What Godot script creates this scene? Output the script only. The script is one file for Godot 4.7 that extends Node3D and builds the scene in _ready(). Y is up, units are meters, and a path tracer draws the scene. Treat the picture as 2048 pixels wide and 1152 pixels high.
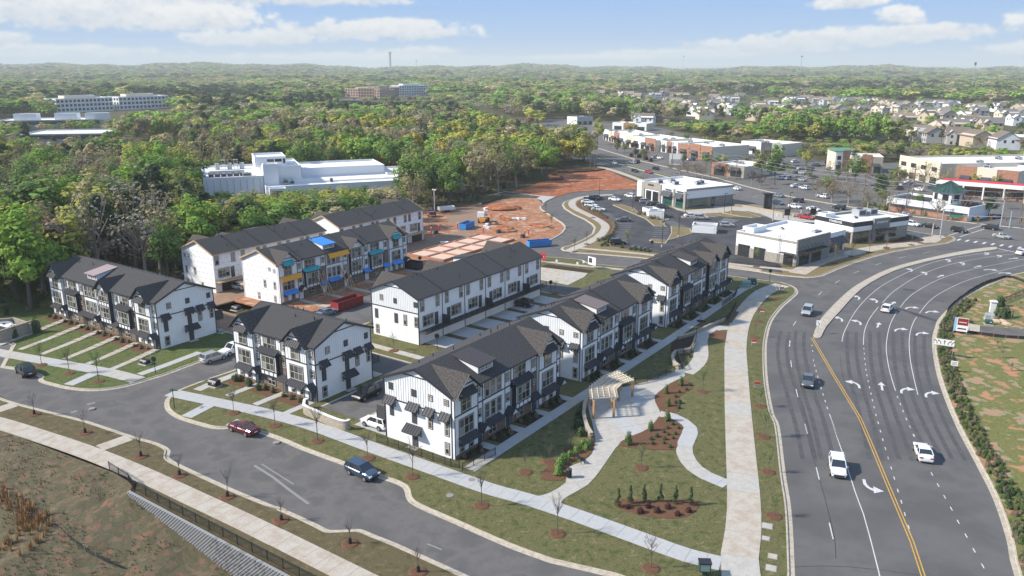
extends Node3D

# Plan coordinates are metres: t to the east of the survey point, s to the north of it; world = (t, y, -s).
const UP := Vector3.UP
var M := {}                 # materials by name
var cache := {}             # shared meshes


func _ready() -> void:
	setup_view()
	make_materials()
	build_ground()
	build_roads()
	build_markings()
	build_town()
	build_retail()
	build_far_buildings()
	build_fences_and_walls()
	build_park()
	build_street_furniture()
	build_vehicles()
	build_trees()


func setup_view() -> void:
	var cam := Camera3D.new()
	cam.name = "camera"
	cam.position = Vector3(0, 48, 0)
	cam.rotation_degrees = Vector3(-15.57, 35.0, 0)
	cam.fov = 39.82
	cam.near = 0.5
	cam.far = 30000.0
	add_child(cam)
	var e := Environment.new()
	e.background_mode = Environment.BG_SKY
	e.sky = Sky.new()
	e.sky.sky_material = sky_panorama()
	e.background_energy_multiplier = 0.55
	e.tonemap_mode = Environment.TONE_MAPPER_LINEAR
	e.tonemap_exposure = 2.35
	e.sdfgi_enabled = true
	e.ssao_enabled = true
	e.ssil_enabled = true
	e.fog_enabled = true
	e.fog_mode = Environment.FOG_MODE_EXPONENTIAL
	e.fog_density = 0.00014
	e.fog_light_color = Color(0.93, 0.95, 0.93)
	var w := WorldEnvironment.new()
	w.name = "daylight"
	w.environment = e
	add_child(w)
	var sun := DirectionalLight3D.new()
	sun.name = "sun"
	sun.light_energy = 0.98
	sun.light_color = Color(1.0, 0.97, 0.925)
	sun.light_angular_distance = 3.0
	sun.shadow_enabled = true
	add_child(sun)
	var to := Vector3(-0.76, 0, 0.65).normalized() * cos(deg_to_rad(36.0)) + UP * sin(deg_to_rad(36.0))
	sun.basis = Basis.looking_at(-to, UP)


func sky_panorama() -> PanoramaSkyMaterial:
	var w := 4096
	var h := 2048
	var im := Image.create(w, h, false, Image.FORMAT_RGB8)
	for y in h:
		var el := 90.0 - (y + 0.5) * 180.0 / h
		im.fill_rect(Rect2i(0, y, w, 1), sky_tone(el))
	var n := FastNoiseLite.new()
	n.seed = 11
	n.noise_type = FastNoiseLite.TYPE_SIMPLEX_SMOOTH
	n.frequency = 1.0
	n.fractal_octaves = 5
	n.fractal_gain = 0.55
	# clouds as azimuth from the camera's heading, elevation, half width, half height (degrees) and greyness
	var c := [
		-26.5, 3.3, 11.0, 1.7, 0.55, -20.5, 2.9, 5.0, 1.0, 0.4, -15.5, 4.5, 10.0, 1.0, 0.9, -32.5, 1.55, 3.4, 0.65, 0.7, -17.0, 1.75, 5.2, 0.75, 0.55,
		-9.3, 2.3, 7.6, 0.95, 0.55, -30.0, 0.9, 9.0, 0.5, 0.3, -6.5, 0.9, 4.0, 0.5, 0.2, -12.0, 0.6, 9.0, 0.35, 0.2, 11.5, 0.8, 6.5, 0.42, 0.3, 17.0, 1.25, 6.0, 0.7, 0.45, 22.5, 1.75, 7.0, 0.8, 0.5,
		27.0, 2.1, 4.5, 0.5, 0.5, 21.8, 4.0, 2.6, 0.85, 0.25, 24.8, 2.95, 1.6, 0.75, 0.15, 29.0, 4.7, 4.5, 0.6, 0.4, 34.0, 2.6, 4.4, 1.0, 0.25, 33.0, 1.0, 4.0, 0.5, 0.3, 5.0, 0.55, 5.0, 0.3, 0.2,
	]
	var r := rng(5)
	for k in 150:
		var el := 2.0 + 62.0 * pow(r.randf(), 1.5)
		var az := r.randf_range(35.0, 325.0)
		if el > 7.0 and r.randf() < 0.25:
			az = r.randf_range(-35.0, 35.0)
		var big := (0.8 + 0.03 * el) * r.randf_range(0.6, 1.4)
		c.append_array([az, el, (3.0 + 0.16 * el) * r.randf_range(0.7, 1.5), big * (0.6 + el * 0.02), r.randf_range(0.1, 0.7)])
	for k in range(0, c.size(), 5):
		cloud(im, n, c[k] - 35.0, c[k + 1], c[k + 2], c[k + 3], c[k + 4], k)
	var m := PanoramaSkyMaterial.new()
	m.panorama = ImageTexture.create_from_image(im)
	m.filter = true
	return m


func sky_tone(el: float) -> Color:
	var t := pow(clampf(el / 90.0, 0.0, 1.0), 0.42)
	var low := Color(0.715, 0.775, 0.82)
	if el < 0.0:
		return Color(0.62, 0.66, 0.66)
	var mid := Color(0.545, 0.68, 0.85)
	var high := Color(0.44, 0.60, 0.82)
	return low.lerp(mid, clampf(t / 0.28, 0.0, 1.0)) if t < 0.28 else mid.lerp(high, clampf((t - 0.28) / 0.72, 0.0, 1.0))


func cloud(im: Image, n: FastNoiseLite, az: float, el: float, hw: float, hh: float, grey: float, k: int) -> void:
	var w := im.get_width()
	var h := im.get_height()
	var sc := w / 360.0
	var x0 := int((az - hw * 1.25) * sc)
	var x1 := int((az + hw * 1.25) * sc)
	var y0 := clampi(int((90.0 - el - hh * 1.6) * sc), 0, h - 1)
	var y1 := clampi(int((90.0 - el + hh * 1.6) * sc), 0, h / 2 - 1)
	var step := maxi(1, int(el / 14.0))
	for y in range(y0, y1 + 1, step):
		var v := (90.0 - (y + 0.5) / sc - el) / hh
		for x in range(x0, x1 + 1, step):
			var u := ((x + 0.5) / sc - az) / hw
			var f := n.get_noise_3d(u * hw * 0.5 + k * 7.3, v * hh * 1.1, k * 3.1)
			var g := n.get_noise_3d(u * hw * 1.7 + k * 1.3, v * hh * 2.6, k * 5.7 + 40.0)
			var low_edge := v if v > 0.0 else v * 1.35
			var d := 1.0 - u * u - low_edge * low_edge + f * 0.75 + g * 0.35
			if d <= 0.02:
				continue
			var a := smoothstep(0.02, 0.6, d) * 0.96
			var lit := clampf(0.7 + 0.55 * v + f * 0.5 + g * 0.4, 0.0, 1.0)
			var tone := Color(0.70, 0.735, 0.785).lerp(Color(0.90, 0.893, 0.885), lerpf(lit, lit * 0.6, grey))
			if el < 2.0:
				a *= lerpf(0.55, 1.0, clampf((el + v * hh) / 2.0, 0.0, 1.0))
			var xx := posmod(x, w)
			var mixed := im.get_pixel(xx, y).lerp(tone, a)
			if step == 1:
				im.set_pixel(xx, y, mixed)
			else:
				im.fill_rect(Rect2i(xx, y, step, step), mixed)


func rng(s: int) -> RandomNumberGenerator:
	var r := RandomNumberGenerator.new()
	r.seed = s * 7919 + 13
	return r


# ---------------------------------------------------------------- meshes

class Shape:
	var v := PackedVector3Array()
	var n := PackedVector3Array()
	var uv := PackedVector2Array()
	var c := PackedColorArray()
	var col := Color.WHITE
	var xf := Transform3D.IDENTITY
	var mesh := ArrayMesh.new()

	func tri(a: Vector3, b: Vector3, d: Vector3) -> void:      # counter-clockwise seen from outside
		a = xf * a
		b = xf * b
		d = xf * d
		var nn := (b - a).cross(d - a)
		if nn.length_squared() < 1e-14:
			return
		nn = nn.normalized()
		for p: Vector3 in [a, d, b]:
			v.append(p)
			n.append(nn)
			c.append(col)
			if absf(nn.y) > 0.75:
				uv.append(Vector2(p.x, p.z))
			elif absf(nn.x) > absf(nn.z):
				uv.append(Vector2(p.z, -p.y))
			else:
				uv.append(Vector2(p.x, -p.y))

	func quad(a: Vector3, b: Vector3, d: Vector3, e: Vector3) -> void:
		tri(a, b, d)
		tri(a, d, e)

	func box(lo: Vector3, hi: Vector3) -> void:
		var a := Vector3(lo.x, lo.y, lo.z)
		var b := Vector3(hi.x, lo.y, lo.z)
		var d := Vector3(hi.x, hi.y, lo.z)
		var e := Vector3(lo.x, hi.y, lo.z)
		var f := Vector3(lo.x, lo.y, hi.z)
		var g := Vector3(hi.x, lo.y, hi.z)
		var h := Vector3(hi.x, hi.y, hi.z)
		var i := Vector3(lo.x, hi.y, hi.z)
		quad(f, g, h, i)
		quad(b, a, e, d)
		quad(g, b, d, h)
		quad(a, f, i, e)
		quad(i, h, d, e)
		quad(a, b, g, f)

	func bar(a: Vector3, b: Vector3, w: float, h: float, up := Vector3.UP) -> void:   # a beam from a to b
		var d := (b - a).normalized()
		var side := d.cross(up)
		if side.length() < 0.01:
			side = d.cross(Vector3.RIGHT)
		side = side.normalized() * w * 0.5
		var top := side.cross(d).normalized() * h * 0.5
		var p := [a - side - top, a + side - top, a + side + top, a - side + top]
		var q := [b - side - top, b + side - top, b + side + top, b - side + top]
		for k in 4:
			quad(p[k], p[(k + 1) % 4], q[(k + 1) % 4], q[k])
		quad(p[3], p[2], p[1], p[0])
		quad(q[0], q[1], q[2], q[3])

	func tube(a: Vector3, b: Vector3, r0: float, r1: float, sides := 8, caps := true) -> void:
		var d := (b - a).normalized()
		var x := d.cross(Vector3.UP if absf(d.y) < 0.9 else Vector3.RIGHT).normalized()
		var y := d.cross(x)
		for k in sides:
			var t0 := TAU * k / sides
			var t1 := TAU * (k + 1) / sides
			var o0 := x * cos(t0) + y * sin(t0)
			var o1 := x * cos(t1) + y * sin(t1)
			quad(a + o0 * r0, a + o1 * r0, b + o1 * r1, b + o0 * r1)
			if caps:
				tri(a, a + o1 * r0, a + o0 * r0)
				tri(b, b + o0 * r1, b + o1 * r1)

	func prism(p: PackedVector2Array, y0: float, y1: float, bottom := false) -> void:   # p in world x, z
		var idx := Geometry2D.triangulate_polygon(p)
		for k in range(0, idx.size(), 3):
			up_tri(p[idx[k]], p[idx[k + 1]], p[idx[k + 2]], y1)
			if bottom:
				var q := [Vector3(p[idx[k]].x, y0, p[idx[k]].y), Vector3(p[idx[k + 1]].x, y0, p[idx[k + 1]].y), Vector3(p[idx[k + 2]].x, y0, p[idx[k + 2]].y)]
				if (q[1] - q[0]).cross(q[2] - q[0]).y < 0.0:
					tri(q[0], q[1], q[2])
				else:
					tri(q[0], q[2], q[1])
		var cw := Geometry2D.is_polygon_clockwise(p)
		for k in p.size():
			var a := p[k]
			var b := p[(k + 1) % p.size()]
			if not cw:
				var o := a
				a = b
				b = o
			quad(Vector3(a.x, y0, a.y), Vector3(b.x, y0, b.y), Vector3(b.x, y1, b.y), Vector3(a.x, y1, a.y))

	func up_tri(a: Vector2, b: Vector2, d: Vector2, y: float) -> void:
		if (b - a).cross(d - a) > 0.0:
			var o := b
			b = d
			d = o
		tri(Vector3(a.x, y, a.y), Vector3(b.x, y, b.y), Vector3(d.x, y, d.y))

	func extrude_x(profile: PackedVector2Array, x0: float, x1: float) -> void:    # profile in (z, y), counter-clockwise seen from +x with z to the left
		var idx := Geometry2D.triangulate_polygon(profile)
		for k in range(0, idx.size(), 3):
			var a := profile[idx[k]]
			var b := profile[idx[k + 1]]
			var d := profile[idx[k + 2]]
			if (b - a).cross(d - a) > 0.0:
				var o := b
				b = d
				d = o
			tri(Vector3(x1, a.y, a.x), Vector3(x1, b.y, b.x), Vector3(x1, d.y, d.x))
			tri(Vector3(x0, a.y, a.x), Vector3(x0, d.y, d.x), Vector3(x0, b.y, b.x))
		var area := 0.0
		for k in profile.size():
			area += profile[k].cross(profile[(k + 1) % profile.size()])
		for k in profile.size():
			var a := profile[k]
			var b := profile[(k + 1) % profile.size()]
			if area < 0.0:
				var o := a
				a = b
				b = o
			quad(Vector3(x0, a.y, a.x), Vector3(x0, b.y, b.x), Vector3(x1, b.y, b.x), Vector3(x1, a.y, a.x))

	func surface(m: Material) -> Shape:       # closes what has been collected as one surface
		if v.is_empty():
			return self
		var arr := []
		arr.resize(Mesh.ARRAY_MAX)
		arr[Mesh.ARRAY_VERTEX] = v
		arr[Mesh.ARRAY_NORMAL] = n
		arr[Mesh.ARRAY_TEX_UV] = uv
		arr[Mesh.ARRAY_TEX_UV2] = uv
		arr[Mesh.ARRAY_COLOR] = c
		mesh.add_surface_from_arrays(Mesh.PRIMITIVE_TRIANGLES, arr)
		mesh.surface_set_material(mesh.get_surface_count() - 1, m)
		v = PackedVector3Array()
		n = PackedVector3Array()
		uv = PackedVector2Array()
		c = PackedColorArray()
		return self


func W(t: float, s: float, y := 0.0) -> Vector3:
	return Vector3(t, y, -s)


func V(a: Array) -> PackedVector2Array:        # flat list of t, s -> plan points
	var p := PackedVector2Array()
	for k in range(0, a.size(), 2):
		p.append(Vector2(a[k], a[k + 1]))
	return p


func rect(t0: float, s0: float, t1: float, s1: float) -> PackedVector2Array:
	return PackedVector2Array([Vector2(t0, s0), Vector2(t1, s0), Vector2(t1, s1), Vector2(t0, s1)])


func flip(p: PackedVector2Array) -> PackedVector2Array:       # plan -> world x, z
	var q := PackedVector2Array()
	for a in p:
		q.append(Vector2(a.x, -a.y))
	return q


func smooth(p: PackedVector2Array, n := 5, closed := false) -> PackedVector2Array:
	var q := PackedVector2Array()
	var m := p.size()
	for k in (m if closed else m - 1):
		var a := p[posmod(k - 1, m)] if closed or k > 0 else p[0]
		var b := p[k]
		var c := p[(k + 1) % m]
		var d := p[(k + 2) % m] if closed or k + 2 < m else p[m - 1]
		for i in n:
			q.append(b.cubic_interpolate(c, a, d, float(i) / n))
	if not closed:
		q.append(p[m - 1])
	return q


func offset(p: PackedVector2Array, o: float) -> PackedVector2Array:      # open line moved to its left (plan view, north up)
	var q := PackedVector2Array()
	for k in p.size():
		var d := Vector2.ZERO
		if k > 0:
			d += (p[k] - p[k - 1]).normalized()
		if k + 1 < p.size():
			d += (p[k + 1] - p[k]).normalized()
		d = d.normalized()
		var bend := 1.0
		if k > 0 and k + 1 < p.size():
			bend = clampf(d.dot((p[k + 1] - p[k]).normalized()), 0.6, 1.0)
		q.append(p[k] + Vector2(-d.y, d.x) * o / bend)
	return q


func resample(p: PackedVector2Array, step: float) -> PackedVector2Array:
	var q := PackedVector2Array([p[0]])
	var left := step
	for k in p.size() - 1:
		var a := p[k]
		var l := a.distance_to(p[k + 1])
		var d := (p[k + 1] - a).normalized()
		var at := left
		while at < l:
			q.append(a + d * at)
			at += step
		left = at - l
	if q[q.size() - 1].distance_to(p[p.size() - 1]) > step * 0.3:
		q.append(p[p.size() - 1])
	return q


func ribbon(b: Shape, p: PackedVector2Array, o0: float, o1: float, y0: float, y1: float) -> void:
	var l := offset(p, o0)
	var r := offset(p, o1)
	for k in p.size() - 1:
		var a := W(l[k].x, l[k].y, y0)
		var c := W(r[k].x, r[k].y, y1)
		var d := W(r[k + 1].x, r[k + 1].y, y1)
		var e := W(l[k + 1].x, l[k + 1].y, y0)
		if o1 < o0:
			b.quad(a, c, d, e)
		else:
			b.quad(a, e, d, c)


# ---------------------------------------------------------------- nodes

func thing(called: String, label: String, category: String, at := Vector3.ZERO, turn := 0.0, group := "") -> Node3D:
	var o := Node3D.new()
	o.name = called
	o.position = at
	o.rotation.y = turn
	tag(o, label, category, group)
	add_child(o, true)
	return o


func tag(o: Node, label: String, category: String, group := "") -> Node:
	o.set_meta("label", label)
	o.set_meta("category", category)
	if group:
		o.set_meta("group", group)
	return o


func part(called: String, mesh: Mesh, parent: Node, at := Vector3.ZERO, turn := 0.0, mat: Material = null) -> MeshInstance3D:
	var o := MeshInstance3D.new()
	o.name = called
	o.mesh = mesh
	o.position = at
	o.rotation.y = turn
	if mat:
		o.material_override = mat
	parent.add_child(o, true)
	return o


func single(called: String, label: String, category: String, mesh: Mesh, at := Vector3.ZERO, turn := 0.0, group := "") -> MeshInstance3D:
	var o := part(called, mesh, self, at, turn)
	tag(o, label, category, group)
	return o


func structure(called: String, mesh: Mesh) -> MeshInstance3D:
	var o := part(called, mesh, self)
	o.set_meta("kind", "structure")
	return o


func stuff(o: Node) -> Node:
	o.set_meta("kind", "stuff")
	return o


func sheet(called: String, poly: PackedVector2Array, y: float, m: Material, depth := 0.3) -> MeshInstance3D:
	var b := Shape.new()
	b.prism(flip(poly), y - depth, y)
	b.surface(m)
	return structure(called, b.mesh)


func block_mesh(lo: Vector3, hi: Vector3, m: Material) -> ArrayMesh:
	var key := "box%s%s%d" % [lo, hi, m.get_instance_id()]
	if not cache.has(key):
		var b := Shape.new()
		b.box(lo, hi)
		cache[key] = b.surface(m).mesh
	return cache[key]


# ---------------------------------------------------------------- materials

func plain(r: float, g: float, b: float, rough := 0.8, metal := 0.0) -> StandardMaterial3D:
	var m := StandardMaterial3D.new()
	m.albedo_color = Color(r, g, b).linear_to_srgb()
	m.roughness = rough
	m.metallic = metal
	return m


func noise_map(sd: int, freq: float, tones: Array, size := 512, oct := 5, kind := FastNoiseLite.TYPE_SIMPLEX_SMOOTH) -> NoiseTexture2D:
	var n := FastNoiseLite.new()
	n.seed = sd
	n.noise_type = kind
	n.frequency = freq
	n.fractal_octaves = oct
	n.fractal_gain = 0.6
	var g := Gradient.new()
	var off := PackedFloat32Array()
	var cols := PackedColorArray()
	for k in tones.size():
		off.append(lerpf(0.24, 0.76, float(k) / (tones.size() - 1)))
		cols.append(tones[k])
	g.offsets = off
	g.colors = cols
	var t := NoiseTexture2D.new()
	t.width = size
	t.height = size
	t.seamless = true
	t.seamless_blend_skirt = 0.2
	t.noise = n
	t.color_ramp = g
	return t


func lin(r: float, g: float, b: float) -> Color:
	return Color(r, g, b).linear_to_srgb()


func textured(map: Texture2D, metres: float, detail: Texture2D, detail_metres: float, rough := 0.9) -> StandardMaterial3D:
	var m := StandardMaterial3D.new()
	m.albedo_texture = map
	m.uv1_scale = Vector3.ONE / metres
	m.roughness = rough
	m.metallic_specular = 0.3
	if detail:
		m.detail_enabled = true
		m.detail_blend_mode = BaseMaterial3D.BLEND_MODE_MUL
		m.detail_albedo = detail
		m.detail_uv_layer = BaseMaterial3D.DETAIL_UV_2
		m.uv2_scale = Vector3.ONE / detail_metres
	return m


func make_materials() -> void:
	var grain := noise_map(3, 0.06, [lin(0.45, 0.45, 0.45), lin(0.8, 0.8, 0.8), lin(1, 1, 1)], 512, 4)
	var fine := noise_map(4, 0.09, [lin(0.62, 0.62, 0.62), lin(0.85, 0.85, 0.85), lin(1, 1, 1)], 512, 4)
	var soft := noise_map(5, 0.012, [lin(0.9, 0.9, 0.9), lin(0.96, 0.96, 0.96), lin(1, 1, 1)], 512, 5)
	M.lawn = textured(noise_map(21, 0.022, [lin(0.085, 0.105, 0.034), lin(0.13, 0.13, 0.05), lin(0.185, 0.16, 0.077), lin(0.10, 0.118, 0.038), lin(0.22, 0.185, 0.095)]), 17.0, grain, 3.3)
	M.lawn_green = textured(noise_map(22, 0.022, [lin(0.060, 0.105, 0.022), lin(0.10, 0.135, 0.037), lin(0.16, 0.16, 0.065), lin(0.075, 0.12, 0.028), lin(0.18, 0.17, 0.075)]), 15.0, grain, 2.9)
	M.lawn_dry = textured(noise_map(23, 0.02, [lin(0.10, 0.085, 0.042), lin(0.15, 0.118, 0.062), lin(0.125, 0.105, 0.052), lin(0.19, 0.145, 0.08)]), 15.0, grain, 3.1)
	M.straw = textured(noise_map(24, 0.015, [lin(0.26, 0.20, 0.10), lin(0.22, 0.175, 0.085), lin(0.30, 0.23, 0.12)]), 15.0, grain, 3.1)
	M.wild = textured(noise_map(25, 0.02, [lin(0.22, 0.125, 0.08), lin(0.155, 0.115, 0.07), lin(0.125, 0.105, 0.058), lin(0.145, 0.12, 0.075), lin(0.095, 0.098, 0.045), lin(0.14, 0.115, 0.072), lin(0.17, 0.14, 0.095), lin(0.21, 0.125, 0.08)], 1024, 7), 44.0, grain, 2.6)
	M.meadow = textured(noise_map(26, 0.012, [lin(0.52, 0.27, 0.15), lin(0.40, 0.24, 0.13), lin(0.22, 0.20, 0.07), lin(0.15, 0.18, 0.05), lin(0.26, 0.22, 0.09), lin(0.14, 0.17, 0.045), lin(0.20, 0.20, 0.07), lin(0.36, 0.31, 0.21), lin(0.46, 0.27, 0.16)]), 38.0, grain, 3.9)
	M.clay = textured(noise_map(27, 0.012, [lin(0.52, 0.33, 0.22), lin(0.46, 0.22, 0.12), lin(0.34, 0.14, 0.075), lin(0.48, 0.25, 0.14), lin(0.40, 0.19, 0.10), lin(0.54, 0.38, 0.27)]), 37.0, grain, 5.7)
	M.clay_red = textured(noise_map(28, 0.012, [lin(0.46, 0.20, 0.10), lin(0.40, 0.14, 0.06), lin(0.32, 0.105, 0.05), lin(0.45, 0.17, 0.085), lin(0.50, 0.27, 0.16)]), 47.0, grain, 8.3)
	M.mud = textured(noise_map(29, 0.014, [lin(0.34, 0.22, 0.15), lin(0.28, 0.19, 0.135), lin(0.38, 0.25, 0.17)]), 21.0, fine, 4.4)
	M.mulch = textured(noise_map(30, 0.03, [lin(0.12, 0.06, 0.035), lin(0.20, 0.105, 0.06), lin(0.15, 0.075, 0.045)]), 6.0, grain, 1.7)
	M.mulch_dark = textured(noise_map(31, 0.03, [lin(0.045, 0.03, 0.022), lin(0.075, 0.048, 0.034), lin(0.055, 0.036, 0.026)]), 6.0, grain, 1.9)
	M.earth = textured(noise_map(32, 0.02, [lin(0.085, 0.08, 0.035), lin(0.12, 0.10, 0.055), lin(0.085, 0.09, 0.035)]), 60.0, grain, 9.0)
	M.asphalt = textured(noise_map(33, 0.008, [lin(0.118, 0.115, 0.114), lin(0.134, 0.130, 0.127), lin(0.152, 0.147, 0.142), lin(0.125, 0.122, 0.120)]), 61.0, fine, 2.3, 0.85)
	M.asphalt_worn = textured(noise_map(34, 0.009, [lin(0.125, 0.12, 0.119), lin(0.142, 0.135, 0.131), lin(0.165, 0.154, 0.146), lin(0.13, 0.124, 0.122)]), 37.0, fine, 2.7, 0.9)
	M.asphalt_new = textured(noise_map(35, 0.012, [lin(0.06, 0.06, 0.066), lin(0.077, 0.076, 0.081), lin(0.095, 0.092, 0.094)]), 41.0, fine, 3.1, 0.85)
	M.asphalt_far = textured(noise_map(36, 0.009, [lin(0.14, 0.135, 0.13), lin(0.17, 0.16, 0.15), lin(0.155, 0.15, 0.145)]), 71.0, fine, 5.0, 0.9)
	M.concrete = textured(noise_map(37, 0.014, [lin(0.40, 0.375, 0.335), lin(0.43, 0.405, 0.365), lin(0.45, 0.425, 0.385)]), 11.0, soft, 3.0)
	M.concrete_warm = textured(noise_map(38, 0.013, [lin(0.40, 0.335, 0.27), lin(0.435, 0.385, 0.32), lin(0.455, 0.415, 0.355)]), 14.0, soft, 3.3)
	M.concrete_blue = textured(noise_map(39, 0.013, [lin(0.395, 0.40, 0.40), lin(0.42, 0.42, 0.415), lin(0.415, 0.405, 0.39)]), 14.0, soft, 3.3)
	M.tan_cap = plain(0.40, 0.34, 0.27)
	M.asphalt_lane = textured(noise_map(52, 0.03, [lin(0.088, 0.088, 0.092), lin(0.10, 0.099, 0.102), lin(0.116, 0.113, 0.115)]), 23.0, fine, 2.1, 0.82)
	M.tar = plain(0.035, 0.035, 0.037, 0.7)
	M.scuff = plain(0.22, 0.21, 0.2, 0.9)
	M.sapling_bark = plain(0.12, 0.10, 0.085, 0.95)
	M.joint = plain(0.24, 0.215, 0.19)
	M.kerb = textured(noise_map(40, 0.02, [lin(0.36, 0.31, 0.24), lin(0.44, 0.385, 0.305), lin(0.48, 0.43, 0.35)]), 9.0, soft, 2.0)
	M.white_paint = textured(noise_map(41, 0.05, [lin(0.30, 0.30, 0.30), lin(0.58, 0.58, 0.57), lin(0.66, 0.66, 0.65)]), 4.0, null, 1.0, 0.7)
	M.yellow_paint = textured(noise_map(42, 0.03, [lin(0.42, 0.24, 0.05), lin(0.60, 0.36, 0.07)]), 5.0, null, 1.0, 0.7)
	M.siding = textured(noise_map(43, 0.01, [lin(0.69, 0.71, 0.72), lin(0.74, 0.755, 0.765)]), 13.0, null, 1.0, 0.6)
	M.batten = plain(0.60, 0.61, 0.62, 0.7)
	M.brick = textured(noise_map(44, 0.05, [lin(0.17, 0.12, 0.09), lin(0.24, 0.18, 0.135), lin(0.30, 0.225, 0.17)], 256), 6.0, brick_map(), 1.6)
	M.red_brick = textured(noise_map(45, 0.03, [lin(0.36, 0.18, 0.12), lin(0.44, 0.24, 0.165)], 256), 9.0, brick_map(), 1.6)
	M.tan_brick = textured(noise_map(46, 0.03, [lin(0.38, 0.33, 0.26), lin(0.46, 0.405, 0.33)], 256), 5.0, brick_map(), 1.6)
	M.trim = plain(0.022, 0.026, 0.036, 0.5)
	M.black = plain(0.018, 0.018, 0.02, 0.5)
	M.shutter = plain(0.045, 0.05, 0.06, 0.6)
	M.awning = plain(0.05, 0.05, 0.058, 0.5)
	M.awning_rib = plain(0.085, 0.085, 0.09, 0.6)
	M.awning.metallic_specular = 0.25
	M.awning_rib.metallic_specular = 0.25
	M.shingle = textured(noise_map(47, 0.07, [lin(0.052, 0.051, 0.052), lin(0.080, 0.078, 0.079), lin(0.118, 0.114, 0.114)], 512, 3), 9.0, grain, 2.3, 0.95)
	M.shingle_brown = textured(noise_map(48, 0.07, [lin(0.060, 0.055, 0.052), lin(0.095, 0.086, 0.080), lin(0.138, 0.124, 0.115)], 512, 3), 9.0, grain, 2.1, 0.95)
	M.frame = plain(0.50, 0.45, 0.37, 0.6)
	M.frame_white = plain(0.72, 0.72, 0.70, 0.6)
	M.glass = plain(0.025, 0.03, 0.034, 0.06)
	M.glass.metallic_specular = 0.8
	M.glass_grey = plain(0.09, 0.10, 0.105, 0.08)
	M.glass_grey.metallic_specular = 0.8
	M.glass_blind = plain(0.26, 0.26, 0.25, 0.15)
	M.glass_green = plain(0.02, 0.075, 0.065, 0.06)
	M.glass_green.metallic_specular = 0.8
	M.wrap = wrap_material()
	M.tarp = plain(0.03, 0.22, 0.62, 0.5)
	M.teal_tarp = plain(0.02, 0.33, 0.36, 0.5)
	M.yellow_net = plain(0.72, 0.34, 0.03, 0.8)
	M.raw_wood = plain(0.46, 0.30, 0.17, 0.8)
	M.cedar = plain(0.42, 0.25, 0.13, 0.8)
	M.pale_wood = plain(0.68, 0.60, 0.47, 0.8)
	M.old_wood = plain(0.20, 0.15, 0.11, 0.9)
	M.deck = plain(0.055, 0.052, 0.056, 0.7)
	M.white_metal = plain(0.74, 0.75, 0.75, 0.5)
	M.roof_white = textured(noise_map(49, 0.01, [lin(0.66, 0.64, 0.60), lin(0.74, 0.73, 0.70), lin(0.80, 0.80, 0.78)]), 29.0, soft, 6.0)
	M.panel_white = textured(ribbed_map(), 1.2, null, 1.0, 0.5)
	M.grey_block = textured(noise_map(50, 0.03, [lin(0.27, 0.26, 0.245), lin(0.33, 0.315, 0.295)], 256), 9.0, brick_map(), 2.4)
	M.stone = textured(noise_map(51, 0.04, [lin(0.34, 0.31, 0.27), lin(0.44, 0.41, 0.36)], 256), 5.0, brick_map(), 2.0)
	M.cream = plain(0.62, 0.55, 0.44)
	M.steel = plain(0.45, 0.46, 0.47, 0.4, 0.6)
	M.galv = plain(0.40, 0.42, 0.44, 0.5, 0.4)
	M.pole_wood = plain(0.17, 0.125, 0.09, 0.9)
	M.red = plain(0.50, 0.035, 0.04, 0.5)
	M.dark_red = plain(0.22, 0.02, 0.025, 0.5)
	M.blue = plain(0.03, 0.22, 0.55, 0.5)
	M.green_metal = plain(0.035, 0.085, 0.07, 0.5, 0.2)
	M.green_box = plain(0.20, 0.30, 0.27, 0.6)
	M.teal_wall = plain(0.22, 0.36, 0.37, 0.6)
	M.orange = plain(0.62, 0.24, 0.03, 0.6)
	M.sign_white = plain(0.72, 0.72, 0.70, 0.6)
	M.rubber = plain(0.016, 0.016, 0.017, 0.85)
	M.rim = plain(0.42, 0.42, 0.43, 0.35, 0.7)
	M.headlamp = plain(0.62, 0.64, 0.66, 0.15)
	M.tail = plain(0.30, 0.015, 0.02, 0.3)
	M.bark = plain(0.13, 0.105, 0.085, 0.95)
	M.pale_bark = plain(0.30, 0.265, 0.225, 0.95)
	M.silt = plain(0.022, 0.02, 0.02, 0.9)
	M.wall_block = plain(0.27, 0.268, 0.262, 0.9)
	M.wall_block_dark = plain(0.20, 0.197, 0.19, 0.9)


func brick_map() -> ImageTexture:
	if cache.has("brick"):
		return cache.brick
	var im := Image.create(128, 128, false, Image.FORMAT_RGB8)
	im.fill(lin(0.62, 0.62, 0.62))
	var r := rng(77)
	for j in 16:
		for i in range(-1, 8):
			var g := r.randf_range(0.72, 1.0)
			var x := i * 16 + (8 if j % 2 else 0)
			im.fill_rect(Rect2i(x, j * 8, 15, 7), lin(g, g, g))
	cache.brick = ImageTexture.create_from_image(im)
	return cache.brick


func ribbed_map() -> ImageTexture:
	var im := Image.create(64, 64, false, Image.FORMAT_RGB8)
	im.fill(lin(0.74, 0.76, 0.78))
	for k in 4:
		im.fill_rect(Rect2i(k * 16, 0, 2, 64), lin(0.60, 0.63, 0.66))
	return ImageTexture.create_from_image(im)


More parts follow.
